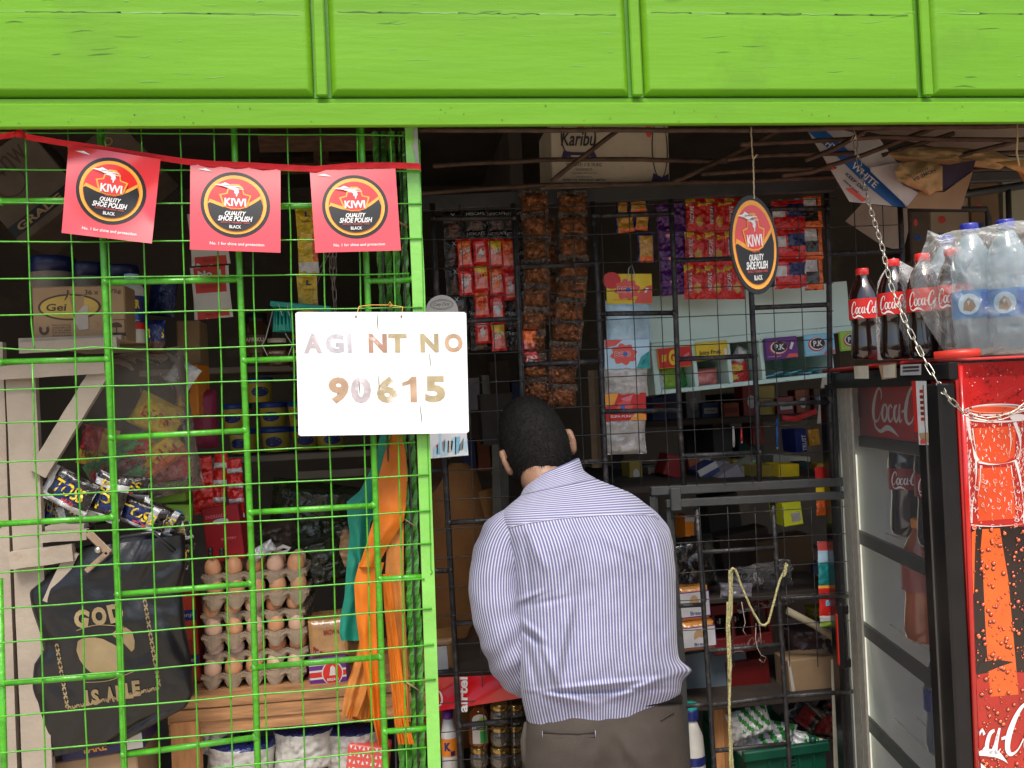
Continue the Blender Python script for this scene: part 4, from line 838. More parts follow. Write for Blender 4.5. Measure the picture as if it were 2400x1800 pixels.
# loaves
def loaf(x, y, w_, h_, Y, label, artf, mt, yaw=0):
    k = px(x, y, Y); f = fr(at(x, y, Y), yaw, 2); w_ *= k; h_ *= k; m = MB()
    def S(u, v, s=1):
        a, b = u - .5, v - .5; r = (abs(2 * a) ** 5 + abs(2 * b) ** 5) ** .2; return f(a * w_, b * h_, .012 * (1 - min(1, max(abs(2 * a), abs(2 * b))) ** 6) * s + .0016 * noise.noise(V((a * 30, b * 30, w_ * 99))))
    m.grid(mt, S, 20, 16); dep = .11
    e = [(i / 12 - .5, -.5) for i in range(12)] + [(.5, i / 8 - .5) for i in range(8)] + [(.5 - i / 12, .5) for i in range(12)] + [(-.5, .5 - i / 8) for i in range(8)]
    m.grid(mt, lambda u, v: f(*[e[int(round(u * len(e))) % len(e)][d] * (w_, h_)[d] * (1 + .05 * math.sin(math.pi * v)) for d in (0, 1)], -dep * v), len(e), 6); m.grid(mt, lambda u, v: f((.5 - u) * w_, (v - .5) * h_, -dep), 6, 6)
    artf(m, lambda a, b, h=0: f(a, b, .0135 + h), w_, h_)
    return m.obj('bread_loaf', label=label, cat='bread')
BRD = mat('bread_wrap', (.48, .26, .10), .25, var=.25, vs=14, bump=.5, bs=40, coat=.7)
loaf(709, 1378, 82, 82, .50, 'wrapped bread loaf with a clear wrapper on top of the striped one', lambda m, f, w, h: (m.text('darkred', 'BROWN', .1 * w, .18 * h, .4 * w, .13 * h, f, 0, .03), m.poly('darkred', [(-.4 * w, -.15 * h), (-.1 * w, -.38 * h), (-.4 * w, -.4 * h)], f, 0), m.text('silver', 'Loaf', -.3 * w, -.3 * h, .15 * w, .08 * h, f, .001)), BRD)
def art_lf(m, f, w, h):
    m.rect('purple', -w * .48, -h * .46, w * .48, h * .46, f, 0)
    for b in (.28, .05, -.2): m.rect('offwhite', -w * .48, b * h, w * .48, (b + .07) * h, f, .0006)
    m.rect('red', -w * .48, -.12 * h, w * .48, .04 * h, f, .0006); m.ell('offwhite', .12 * w, -.02 * h, .28 * w, .42 * h, f, .0012, 28); m.ell('red', .12 * w, -.02 * h, .25 * w, .38 * h, f, .0018, 28); m.poly('offwhite', [(.04 * w, -.1 * h), (.08 * w, .2 * h), (.14 * w, .25 * h), (.2 * w, .15 * h), (.2 * w, -.1 * h)], f, .0024); m.text('offwhite', 'BREAD', .12 * w, -.24 * h, .3 * w, .1 * h, f, .0024, .03)
loaf(709, 1450, 82, 62, .49, 'wrapped bread loaf with red and purple stripes on the wooden counter', art_lf, 'purple')
# counter
ct = thing('wooden_counter', 'rough orange brown plank counter carrying the egg trays', 'counter', at(560, 1560, .46))
m = MB(); a, b = at(380, 1508, .45), at(905, 1488, .45)
for i in range(3):
    z = a.z - .032 * i; m.grid(WD, lambda u, v, z=z, i=i: V((a.x - .02 + (b.x - a.x + .05) * u, .45 - .006 * (i % 2) + .002 * noise.noise(V((u * 8, v * 3, i))), z - .030 * (1 - v))), 30, 4); m.box(WD, a.x - .02, z - .030, -.9, b.x + .03, z, -.452 - .001 * i, F0)
m.obj('plank', ct)
p, q = at(398, 1560, .44), at(405, 1760, .44); k = px(400, 1600, .44)
MB().box(WDV, -30 * k, -.4, -.03, 32 * k, 0, .0, fr(p)).obj('leg', ct)
# goods below the counter
NW = mat('white_bundle', (.52, .50, .46), .35, var=.12, vs=14, bump=.6, bs=25, coat=.5)
for i, (x, y, w_, h_, l) in enumerate([(520, 1650, 150, 120, 'white wrapped bundle at the bottom centre of the left bay'), (655, 1610, 130, 100, 'white wrapped bundle with a blue band under the counter'), (770, 1610, 130, 100, 'white wrapped bundle with a blue cap beside the pink box'), (470, 1590, 80, 60, 'pale packet with a blue stripe right below the counter plank'), (610, 1690, 170, 80, 'big clear wrapped packet at the bottom edge')]):
    packet(x, y, w_, h_, .52 + .015 * i, (lambda u, v: 'f_navy' if v > .86 else NW) if i < 3 else NW, 'wrapped_bundle', l, 'bundle', 3 * i - 5, bulge=.06, crk=.012, seed=i + 20, nu=22, nv=22, group='wrapped bundles below the wooden counter')
def art_pink(m, f, w, h):
    for i in range(9):
        for j in range(5): x, y = (i / 9 - .45) * w, (j / 5 - .42) * h; m.poly('white', [(x, y), (x + .07 * w, y), (x + .035 * w, y + .11 * h)] if (i + j) % 2 else [(x, y + .1 * h), (x + .07 * w, y + .1 * h), (x + .035 * w, y)], f, .001)
carton(748, 1612, 832, 1690, .47, .07, 'coral', 'tissue_box', 'pink and white triangle patterned box below the orange bags', 'box', -12, -8, art_pink)
carton(428, 1568, 520, 1620, .56, .1, mat('dark_teal_card', (.03, .07, .10), .5), 'carton', 'dark teal carton just right of the orange counter leg', 'box')
# hanging teal and orange plastic carrier bags
OR = mat('orange_plastic', (.68, .17, .01), .5, var=.06, bump=.15, bs=20, spec=.4); TL = mat('teal_bag', (.01, .24, .16), .5, var=.1, bump=.15, bs=20)
def sheet(m, mt, rows, seed=0, amp=.012, nf=2.2, th=.0015):
    """rows: (y, xl, xr, Y) in picture rows; a folded sheet"""
    n = 40
    def S(u, v):
        y = rows[0][0] + (rows[-1][0] - rows[0][0]) * v; T = lambda i: lerpt([(r[0], r[i]) for r in rows], y); l, r, Y = T(1), T(2), T(3)
        return at(l + (r - l) * u, y, Y + amp * math.sin(u * nf * 6.28 + seed + v * 1.5) * (.3 + v) + .004 * noise.noise(V((u * 3, v * 9, seed))))
    m.grid(mt, S, 22, n); m.grid(mt, lambda u, v: S(1 - u, v) + V((0, th, 0)), 22, n); return m
ob = thing('carrier_bags', 'bundle of bright orange plastic carrier bags hanging inside the green grille', 'bags', at(820, 1600, .08))
sheet(MB(), OR, [(938, 848, 868, .10), (975, 832, 876, .09), (1030, 818, 880, .08), (1100, 806, 876, .07), (1125, 806, 872, .07), (1180, 790, 838, .07), (1225, 775, 815, .07)], 1, .006, .8).obj('bag', ob)
sheet(MB(), OR, [(1215, 776, 830, .075), (1260, 765, 818, .075), (1320, 768, 812, .075), (1400, 778, 815, .075), (1500, 795, 820, .075), (1560, 806, 822, .075), (1612, 818, 824, .075)], 2, .008, 1).obj('bag', ob)
sheet(MB(), mat('orange_plastic_dull', (.55, .20, .04), .6, var=.15), [(1130, 838, 872, .085), (1240, 832, 872, .085), (1350, 845, 876, .085), (1500, 858, 884, .085), (1560, 866, 888, .085)], 3, .005, 1.4).obj('bag', ob)
for i in range(4): sheet(MB(), OR, [(1240, 824 + i * 2, 834 + i * 3, .088 - i * .004), (1400, 838 + i * 4, 850 + i * 4, .085 - i * .004), (1560, 852 + i * 6, 864 + i * 6, .08 - i * .004), (1608, 860 + i * 8, 868 + i * 9, .08 - i * .004)], i, .002, 1).obj('bag', ob)
for i in range(5): sheet(MB(), OR if i % 2 else 'orange_plastic_dull', [(1340, 786 + i, 806, .11 + .006 * i), (1420, 768 + i * 3, 804 + i * 2, .11 + .006 * i), (1500, 744 + i * 8, 790 + i * 6, .11 + .006 * i), (1548 + i * 3, 738 + i * 9, 772 + i * 8, .11 + .006 * i)], i * 1.3, .006, 1.6).obj('bag', ob)
tb = thing('carrier_bags', 'bundle of dark teal plastic carrier bags hanging behind the orange ones', 'bags', at(760, 1390, .14))
sheet(MB(), TL, [(938, 822, 852, .13), (1000, 808, 846, .13), (1060, 778, 838, .13), (1085, 748, 825, .13), (1130, 752, 800, .13), (1190, 762, 796, .13), (1230, 776, 790, .13)], 1, .007, 1).obj('bag', tb)
sheet(MB(), TL, [(1130, 757, 800, .145), (1230, 748, 790, .145), (1290, 744, 784, .145), (1330, 736, 780, .145), (1370, 733, 780, .145), (1384, 738, 776, .145)], 2, .006, 1).obj('bag', tb)
sheet(MB(), mat('tan_bag', (.20, .11, .05), .6), [(1145, 737, 762, .17), (1190, 732, 768, .17), (1225, 745, 766, .17)], 0, .004, 1).obj('bag', tb, label='tan corner of a bag behind the teal ones')
# cartons upper left behind the flags
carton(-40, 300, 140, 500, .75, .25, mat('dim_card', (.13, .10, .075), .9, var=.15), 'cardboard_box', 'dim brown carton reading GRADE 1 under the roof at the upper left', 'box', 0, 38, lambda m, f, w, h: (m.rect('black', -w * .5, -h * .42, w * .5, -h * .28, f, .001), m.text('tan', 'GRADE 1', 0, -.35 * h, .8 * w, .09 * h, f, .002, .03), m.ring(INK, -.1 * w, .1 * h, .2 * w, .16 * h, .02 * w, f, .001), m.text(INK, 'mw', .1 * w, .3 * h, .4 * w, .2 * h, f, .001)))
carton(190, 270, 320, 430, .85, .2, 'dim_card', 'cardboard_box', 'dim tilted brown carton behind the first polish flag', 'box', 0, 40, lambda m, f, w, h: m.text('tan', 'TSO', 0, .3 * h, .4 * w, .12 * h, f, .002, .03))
# ================================================================== goods behind the dark grille
PN = mat('peanuts', (.58, .19, .06), .3, var=.6, vs=75, bump=1, bs=110, dirt=(.20, .05, .015), ds=150, dth=.55)
PNS = film('packet_seal', (.32, .24, .19), .2, .08, 70, 1.2, 1.8)
PKF = film('packet_shine', (.14, .07, .03), .02, .07, 38, 1.8, 2.2)
def peanuts(pts, w0, w1, n, Y, label, seed):
    t = thing('peanut_strip', label, 'strip', at(*pts[-1], Y), 'peanut packet strips')
    def pos(s):
        L = [0]
        for a, b in zip(pts[:-1], pts[1:]): L.append(L[-1] + math.hypot(b[0] - a[0], b[1] - a[1]))
        s *= L[-1]
        for i in range(len(pts) - 1):
            if s <= L[i + 1] + 1e-6:
                q = (s - L[i]) / (L[i + 1] - L[i]); return (pts[i][0] + (pts[i + 1][0] - pts[i][0]) * q, pts[i][1] + (pts[i + 1][1] - pts[i][1]) * q, L[-1])
    for i in range(n):
        x, y, L = pos((i + .5) / n); k = px(x, y, Y); xa, ya, _ = pos(i / n); xb, yb, _ = pos((i + 1) / n); r = math.degrees(math.atan2(xb - xa, yb - ya)); h = L / n * k; w_ = (w0 + (w1 - w0) * i / n) * k
        f = fr(at(x, y, Y - .004 * (i % 2)), random.uniform(-14, 14), r + random.uniform(-3, 3), random.uniform(-8, 8)); m = MB()
        # the nuts
        m.grid(PN, lambda u, v: f((u - .5) * w_ * .94, (v - .47) * h * .86, .011 * (math.sin(math.pi * u) * math.sin(math.pi * v)) ** .4 + .003 * noise.noise(V((u * 9, v * 9, seed + i)))), 14, 12)
        m.obj('nuts', t)
        m = MB(); m.grid(PNS, lambda u, v: f((u - .5) * w_ * (1.06 + .05 * noise.noise(V((v * 5, i, seed)))), (v - .5) * h * .30 + h * .42, .009 + .011 * noise.noise(V((u * 9, v * 4, seed + i)))), 14, 4)
        m.grid(PKF, lambda u, v: f((u - .5) * w_ * 1.02, (v - .5) * h, .015 * (math.sin(math.pi * u) * math.sin(math.pi * v)) ** .4 + .007 * noise.noise(V((u * 5, v * 6, seed + i * 2)))), 14, 12)
        m.grid(PNS, lambda u, v: f((.5 - u) * w_ * 1.02, (v - .5) * h, -.004), 4, 4)
        m.obj('packet_film', t)
peanuts([(1152, 412), (1160, 520), (1158, 640), (1152, 740), (1158, 870)], 58, 48, 9, .435, 'left hanging strip of clear peanut packets beside the dark upright bar', 1)
peanuts([(1236, 416), (1240, 560), (1230, 680), (1214, 800), (1212, 880)], 60, 66, 10, .44, 'right hanging strip of clear peanut packets behind the customer', 5)
peanuts([(1182, 470), (1190, 600), (1196, 700)], 34, 34, 4, .49, 'narrow dark peanut strip hanging between the two larger strips', 8)
# black coffee sachets, five columns of a sheet
def f_cof(u, v): return 'f_black' if v > .6 or (u - .5) ** 2 + (v - .3) ** 2 > .09 else 'f_brown'
for i, (x, l) in enumerate([(978, 'first'), (1026, 'second'), (1072, 'third'), (1108, 'fourth')]):
    strip(x, 455, x + 14, 756, 46, 7 if i else 5, .53, f_cof, 'coffee_strip', l + ' black coffee sachet strip from the green post', 'strip', txt=[('silver', 'NESCAFE', 0, .32, .85, .15, .01)] if i else [('silver', 'x', 0, .3, .2, .15)], bulge=.005, crk=.004, seed=i * 9, group='strips of black coffee sachets', nu=8, nv=8)
# red drink sachets
def f_zin(s):
    def c(u, v):
        if v < .1 or v > .9 or u < .08 or u > .93: return 'f_red'
        d = (u - .5) ** 2 + (v - .45) ** 2
        if s % 3 == 0: return 'f_orange' if d < .05 else ('f_pink' if v < .5 else 'f_orange')
        if s % 3 == 1: return 'f_silver' if d < .03 else ('f_pink' if abs(u - .5) < .35 and v < .75 else 'f_red')
        return 'f_pink' if (v + u * .4) < .8 else 'f_yellow'
    return c
for i, (x, y0, y1, n, l) in enumerate([(1002, 516, 638, 2, 'leftmost'), (1037, 514, 742, 4, 'second'), (1068, 516, 758, 4, 'third'), (1098, 516, 648, 2, 'rightmost')]):
    strip(x, y0, x + 6 + (i == 2) * 4, y1, 33, n, .50, [f_zin(i + j) for j in range(4)], 'drink_sachet_strip', l + ' strip of bright red drink sachets in front of the black coffee sachets', 'strip', txt=[('red', 'ZING', 0, .05, .75, .16, .05, .3, 20)] if i % 2 else [('f_white', 'ZING', 0, .05, .75, .16, .05, .3, 20)], bulge=.008, crk=.004, seed=i * 4, group='red drink sachet strips')
strip(1143, 712, 1150, 802, 36, 2, .428, [f_zin(0), f_zin(1)], 'drink_sachet_strip', 'short red drink sachet strip hanging in front of the left peanut strip', 'strip', bulge=.007, crk=.004, seed=77)
# round white tag and poster next to the green post
o = at(955, 672, .36); k = px(955, 672, .36); f = fr(o, 0, 1)
m = MB().poly(mat('tag_white', (.62, .60, .56), .5), [(-35 * k, -16 * k), (35 * k, -16 * k)] + [(35 * k * math.cos(t), 35 * k * math.sin(t)) for t in [math.pi * i / 14 for i in range(15)]], f, 0)
m.ring('charcoal', 0, 14 * k, 25 * k, 11 * k, .9 * k, f, .001, 30); m.ring('charcoal', 0, 14 * k, 22 * k, 8.6 * k, .5 * k, f, .001, 30); m.text('charcoal', 'Cosy Duty', 0, 14 * k, 36 * k, 9 * k, f, .001, 0, .4)
m.poly('tag_white', [(-35 * k, -30 * k), (35 * k, -30 * k), (35 * k, -15 * k), (-35 * k, -15 * k)], f, -.001); m.obj('round_tag', label='white half round tag with an oval logo above the agent sign corner', cat='tag')
o = at(969, 960, .36); k = px(969, 960, .36); f = fr(o, 0, 2); m = MB().rect(mat('poster_paper', (.85, .87, .9), .5), -41 * k, -27 * k, 41 * k, 27 * k, f)
for i in range(9): m.poly(['skyl', 'sky', 'grey', 'skyl', 'tag_white'][i % 5], [((random.uniform(-38, 20)) * k, random.uniform(-24, 15) * k) for _ in range(1)] * 0 + [((-36 + 8 * i) * k, (-25 + (i * 7) % 20) * k), ((-26 + 8 * i) * k, (-25 + (i * 5) % 12) * k), ((-22 + 8 * i) * k, (5 + (i * 11) % 14) * k), ((-33 + 8 * i) * k, (-4 + (i * 3) % 20) * k)], f, .001)
m.rect('skyl', -20 * k, -27 * k, -14 * k, 27 * k, f, .0015); m.poly('red', [(-27 * k, 0), (-24 * k, 3 * k), (-23 * k, -3 * k), (-26 * k, -6 * k)], f, .002); m.obj('poster', label='small pale blue and white poster showing just below the agent sign', cat='poster')
# mustard, purple, red coffee, blue and red, orange sachets
def f_mus(u, v): return 'f_navy' if (u < .12 or u > .88 or v > .85) else ('f_gold' if v > .2 else 'f_orange')
for i, (x, y, w_, h_, r_, l) in enumerate([(1344, 452, 26, 40, 0, 'top left mustard sachet hanging beside the purple ones'), (1378, 445, 42, 26, 2, 'top mustard sachet next to the purple strip'), (1350, 484, 44, 36, 6, 'middle mustard sachet tilted to the left'), (1386, 480, 34, 34, -6, 'small mustard sachet with a round orange'), (1395, 535, 38, 62, 0, 'lowest mustard sachet with a dark blue border')]):
    packet(x, y, w_, h_, .52, f_mus, 'mustard_sachet', l, 'sachet', r_, bulge=.008, crk=.004, seed=i * 3, nu=10, nv=10, group='mustard sachets')
strip(1446, 438, 1462, 636, 66, 4, .52, lambda u, v: 'f_pink' if abs(v - .55) < .07 and abs(u - .4) < .14 else 'f_purple', 'purple_strip', 'strip of dark purple foil sachets behind an upright bar', 'strip', bulge=.009, crk=.009, seed=31, nu=18, nv=16)
def f_nes(u, v): return 'f_yellow' if (u < .45 and v > .78 + u * .3) else ('f_gold' if (u - .62) ** 2 * .8 + (v - .33) ** 2 < .022 else 'f_red')
nt_ = [('f_white', 'NESCAFE', -.22, -.02, .62, .13, .02, 0, 90), ('yellow', '3', .12, .30, .16, .16, .05), ('yellow', 'in1', .30, .30, .2, .09, .03)]
for i, (x, l) in enumerate([(1505, 'left'), (1548, 'middle'), (1590, 'right')]):
    rt = strip(x, 430, x - 6, 645, 46, 3, .51, f_nes, 'coffee_strip', l + ' strip of red and yellow coffee sachets left of the oval sign', 'strip', bulge=.006, crk=.004, seed=i * 5, nu=14, nv=18, group='red coffee sachet strips', txt=[('f_white', 'NESCAFE', -.25, 0, .8, .12, .02, 0, 90), ('yellow', '3', .10, .32, .14, .14, .05), ('yellow', 'in1', .28, .32, .2, .08, .02)])
def f_bl(u, v): return 'f_navy' if (.45 < v < .8 and u > .45) else ('f_silver' if .40 < v < .72 and u < .4 else 'f_red')
strip(1702, 432, 1708, 622, 72, 3, .51, f_bl, 'milk_sachet_strip', 'strip of red sachets with blue squares right of the oval sign', 'strip', bulge=.006, crk=.004, seed=2, nu=16, nv=12)
def f_or(u, v): return 'f_orange' if (u > .82 or v < .2 or v > .93) else ('f_silver' if v > .55 and u < .75 else 'f_black')
strip(1754, 425, 1758, 625, 42, 3, .515, f_or, 'orange_strip', 'strip of orange and black sachets at the right of the hanging sachets', 'strip', bulge=.003, crk=.002, seed=3, nu=14, nv=14, txt=[('silver', 'VISTA', -.05, .12, .5, .1, .02)])
# bubble gum display strip
gm = thing('gum_display_strip', 'hanging strip of yellow and blue bubble gum cards and clear pouches', 'strip', at(1350, 975, .50))
def card(y0, y1, c0, c1, xl, xr, art):
    k = px(1350, (y0 + y1) / 2, .49); f = fr(at((xl + xr) / 2, (y0 + y1) / 2, .49), 0, -1.5 + .4); w_, h_ = (xr - xl) * k, (y1 - y0) * k; m = MB().box(c0, -w_ / 2, -h_ / 2, -.002, w_ / 2, h_ / 2, 0, f, .0008); art(m, f, w_, h_); m.obj('header_card', gm)
def flower(m, f, x, y, r, c, h=.001): m.grid(c, lambda u, v: f(x + r * v * (1 + .12 * math.sin(u * 6.283 * 8)) * math.cos(u * 6.283), y + .8 * r * v * (1 + .12 * math.sin(u * 6.283 * 8)) * math.sin(u * 6.283), h), 48, 1)
def art_y(m, f, w, h):
    m.ell('red', -.38 * w, .28 * h, .2 * w, .28 * h, f, .001, 16); flower(m, f, -.05 * w, -.02 * h, .26 * w, 'coral', .0015); m.poly('coral', [(.1 * w, -.48 * h), (.22 * w, -.1 * h), (.38 * w, .08 * h), (.49 * w, .12 * h), (.49 * w, -.48 * h)], f, .0012); m.poly('white', [(.32 * w, -.15 * h), (.37 * w, -.12 * h), (.42 * w, .02 * h), (.36 * w, .03 * h)], f, .002)
    m.text('white', 'BOO', -.08 * w, -.03 * h, .36 * w, .22 * h, f, .0022, .08); m.text('red', 'BOO', -.08 * w, -.03 * h, .34 * w, .2 * h, f, .0026, .02); m.ell('blue', -.03 * w, -.03 * h, .05 * w, .07 * h, f, .003, 16); m.text('coral', 'bubble gum', -.1 * w, -.36 * h, .5 * w, .07 * h, f, .002)
def art_b(m, f, w, h):
    m.poly('coral', [(-.49 * w, .49 * h), (-.1 * w, .49 * h), (-.25 * w, .30 * h), (-.49 * w, .22 * h)], f, .001); flower(m, f, -.08 * w, .0, .27 * w, 'coral', .0015); m.text('white', 'BOO', -.1 * w, 0, .36 * w, .2 * h, f, .0022, .08); m.text('red', 'BOO', -.1 * w, 0, .34 * w, .18 * h, f, .0026, .02); m.ell('blue', -.05 * w, 0, .05 * w, .07 * h, f, .003, 16); m.poly('f_teal', [(.2 * w, -.49 * h), (.3 * w, -.1 * h), (.49 * w, .1 * h), (.49 * w, -.49 * h)], f, .001)
def art_r(m, f, w, h):
    m.poly('amber', [(-.49 * w, .49 * h), (-.15 * w, .49 * h), (-.25 * w, .1 * h), (-.49 * w, 0)], f, .001); m.poly('pink', [(-.1 * w, .3 * h), (.2 * w, .45 * h), (.1 * w, .1 * h)], f, .001); flower(m, f, .0, .0, .18 * w, 'coral', .0015); m.text('white', 'SUPA PUNCH', -.05 * w, -.34 * h, .6 * w, .09 * h, f, .002, .02); m.ell('blue', -.05 * w, 0, .05 * w, .07 * h, f, .003, 16); m.poly('amber', [(.1 * w, -.49 * h), (.25 * w, -.2 * h), (.49 * w, -.3 * h), (.49 * w, -.49 * h)], f, .001)
card(592, 656, 'yellow', None, 1310, 1409, art_y); card(734, 796, 'skyl', None, 1306, 1404, art_b); card(850, 908, 'red', None, 1304, 1396, art_r)
def pouch(y0, y1, xl, xr, mt, seed):
    k = px(1350, (y0 + y1) / 2, .50); f = fr(at((xl + xr) / 2, (y0 + y1) / 2, .50), 0, -1); m = MB(); pil(m, f, (xr - xl) * k, (y1 - y0) * k, .014, mt, 16, 14, .007, seed); m.obj('pouch', gm)
mat('pouch_blue', (.42, .62, .75), .2, var=.3, vs=12, bump=.8, bs=30, coat=.6); mat('pouch_clear', (.45, .42, .38), .15, var=.3, vs=15, bump=.9, bs=30, coat=.8)
pouch(650, 740, 1308, 1406, 'pouch_blue', 1); pouch(792, 856, 1304, 1400, 'pouch_clear', 2); pouch(904, 980, 1300, 1396, 'pouch_clear', 3)
MB().tube('silver', path([(1356, 608), (1358, 580), (1365, 572), (1370, 590), (1366, 606)], .48), .0012).obj('hanging_wire', gm)
# ------------------------------------------------------------------ mint cabinet
MT = mat('mint_paint', (.62, .82, .74), .45, var=.05, vs=5, dirt=(.30, .42, .36), ds=9, dth=.68)
mc = thing('wall_cabinet', 'pale mint painted sweets cabinet with open pigeonholes behind the dark grille', 'cabinet', at(1620, 840, .60))
Yc = .60; A = at(1405, 646, Yc); k = px(1600, 740, Yc); f = fr(at(1405, 744, Yc), 5, 3.2)
Wc = (at(1850, 700, Yc) - at(1405, 700, Yc)).length * 1.03
def cb(name, a0, b0, a1, b1, h0, h1, bev=.0015): MB().box(MT, a0, b0, h0, a1, b1, h1, f, bev).obj(name, mc)
cb('front_panel', 0, 2 * k, Wc, 98 * k, -.02, 0); cb('top_board', .001, 93 * k, Wc, 98.5 * k, -.30, -.021)
cb('rail', 0, -12 * k, Wc, 1.5 * k, -.018, .004); cb('shelf_board', 14 * k, -104 * k, Wc, -95 * k, -.30, .004); cb('end_board', 0, -104 * k, 13 * k, -12.5 * k, -.30, .002); cb('back_board', 13 * k, -95 * k, Wc, -12 * k, -.30, -.28)
for x in (88, 165, 240, 400): cb('divider', x * k, -95 * k, (x + 9) * k, -12 * k, -.28, .002)
m = MB()
for i in range(40):
    x = random.uniform(0, Wc); y = random.choice([-.5, -11, -96, -103]) * k; m.poly('charcoal', [(x, y), (x + .003 + .008 * random.random(), y + .0006), (x + .005, y + .0016)], f, .0045)
m.obj('paint_chips', mc)
def gum(a0, b1, w_, h_, base, edge, art, label):
    m = MB(); g = shift(f, a0 * k, b1 * k); w_, h_ = w_ * k, h_ * k; m.box(edge, 0, -h_, .005, w_, 0, .012, g, .002); m.rect(base, .002, -h_ + .002, w_ - .002, -.002, g, .0128); art(m, shift(g, w_ / 2, -h_ / 2, dh=.0132), w_, h_); m.obj('gum_box', label=label, cat='gum box', group='gum boxes on the mint cabinet')
def art_pk(m, f, w, h):
    m.ell('red', -.10 * w, .03 * h, .28 * w, .33 * h, f, 0, 24); m.ell('white', -.09 * w, .05 * h, .25 * w, .29 * h, f, .0005, 24); m.ell('black', -.07 * w, .06 * h, .23 * w, .25 * h, f, .001, 24); m.text('white', 'P.K', -.07 * w, .06 * h, .30 * w, .26 * h, f, .0016, .04); m.poly('white', [(.22 * w, -.05 * h), (.3 * w, .25 * h), (.38 * w, .2 * h), (.29 * w, -.1 * h)], f, .001); m.text('white', 'chewing gum', -.25 * w, -.35 * h, .4 * w, .07 * h, f, .001); m.poly('coral', [(.08 * w, -.46 * h), (.2 * w, -.28 * h), (.46 * w, -.3 * h), (.46 * w, -.46 * h)], f, .001)
gum(10, -10, 74, 42, 'red', 'amber', lambda m, f, w, h: (m.text('yellow', 'BI', -.33 * w, 0, .16 * w, .35 * h, f, .001, .04, .2), m.text('yellow', 'G', -.08 * w, 0, .24 * w, .75 * h, f, .001, .06, .1), m.poly('pink', [(.25 * w, -.1 * h), (.42 * w, .05 * h), (.42 * w, .2 * h), (.25 * w, .05 * h)], f, .001)), 'red BIG G gum box at the left end of the mint cabinet')
gum(94, -6, 72, 38, 'yellow', 'yellow', lambda m, f, w, h: (m.text('black', 'Juicy Fruit', -.08 * w, -.1 * h, .68 * w, .3 * h, f, .001, .02), m.stroke('red', [(-.3 * w, -.33 * h, .0004), (-.05 * w, -.38 * h, .001), (.2 * w, -.33 * h, .0004)], f, .001), m.ell('white', .4 * w, -.1 * h, .05 * w, .2 * h, f, .001, 12)), 'yellow Juicy Fruit gum box, second on the mint cabinet')
gum(249, -10, 76, 46, 'purple', 'purple', art_pk, 'purple P.K gum box on the mint cabinet'); gum(340, -10, 72, 46, 'sky', 'sky', art_pk, 'sky blue P.K gum box on the mint cabinet'); gum(424, -10, 66, 42, 'lime', 'lime', art_pk, 'lime green P.K gum box at the right end of the mint cabinet')
def inb(x, y, w_, h_, c, label, seed, name='sweets_packet', r_=0, **kw):
    m = MB(); g = f; pil(m, shift(f, x * k, y * k, r_, 1, -.06), w_ * k, h_ * k, .012, c, 12, 12, .006, seed, **kw); m.obj(name, label=label, cat='packet', group='sweets in the mint cabinet')
inb(52, -72, 60, 50, 'f_lime', 'bright green sweets packet in the first pigeonhole', 1); inb(70, -80, 40, 36, 'f_green', 'darker green sweets packet lying in the first pigeonhole', 2, r_=20); inb(30, -78, 18, 40, 'f_white', 'thin white packet at the left of the first pigeonhole', 3)
inb(130, -78, 60, 36, 'f_pink', 'pink clear packet in the second pigeonhole', 4); inb(200, -66, 62, 30, lambda u, v: 'f_yellow' if (u - .5) ** 2 + (v - .5) ** 2 < .06 else 'f_red', 'upper red sweets packet in the third pigeonhole', 5); inb(202, -84, 66, 26, lambda u, v: 'f_yellow' if (u - .3) ** 2 + (v - .5) ** 2 < .06 else 'f_red', 'lower red sweets packet in the third pigeonhole', 6)
inb(215, -40, 30, 40, 'f_silver', 'silver foil packet hanging in the third pigeonhole', 7, r_=-30)
for i in range(9): MB().box('f_teal' if i % 2 else 'sky', 0, 0, 0, 22 * k, .003, .03, shift(f, (262 + 15 * i) * k, -92 * k + .001 + .0032 * (i % 3), random.uniform(-5, 8), 1, -.07 - .01 * (i % 3)), .0008).obj('gum_stick', label='teal gum stick lying in the wide pigeonhole, ' + ['first', 'second', 'third', 'fourth', 'fifth', 'sixth', 'seventh', 'eighth', 'ninth'][i] + ' from the left', cat='gum', group='teal gum sticks in the wide pigeonhole')
inb(258, -86, 18, 14, 'f_pink', 'tiny pink packet at the left of the wide pigeonhole', 9)
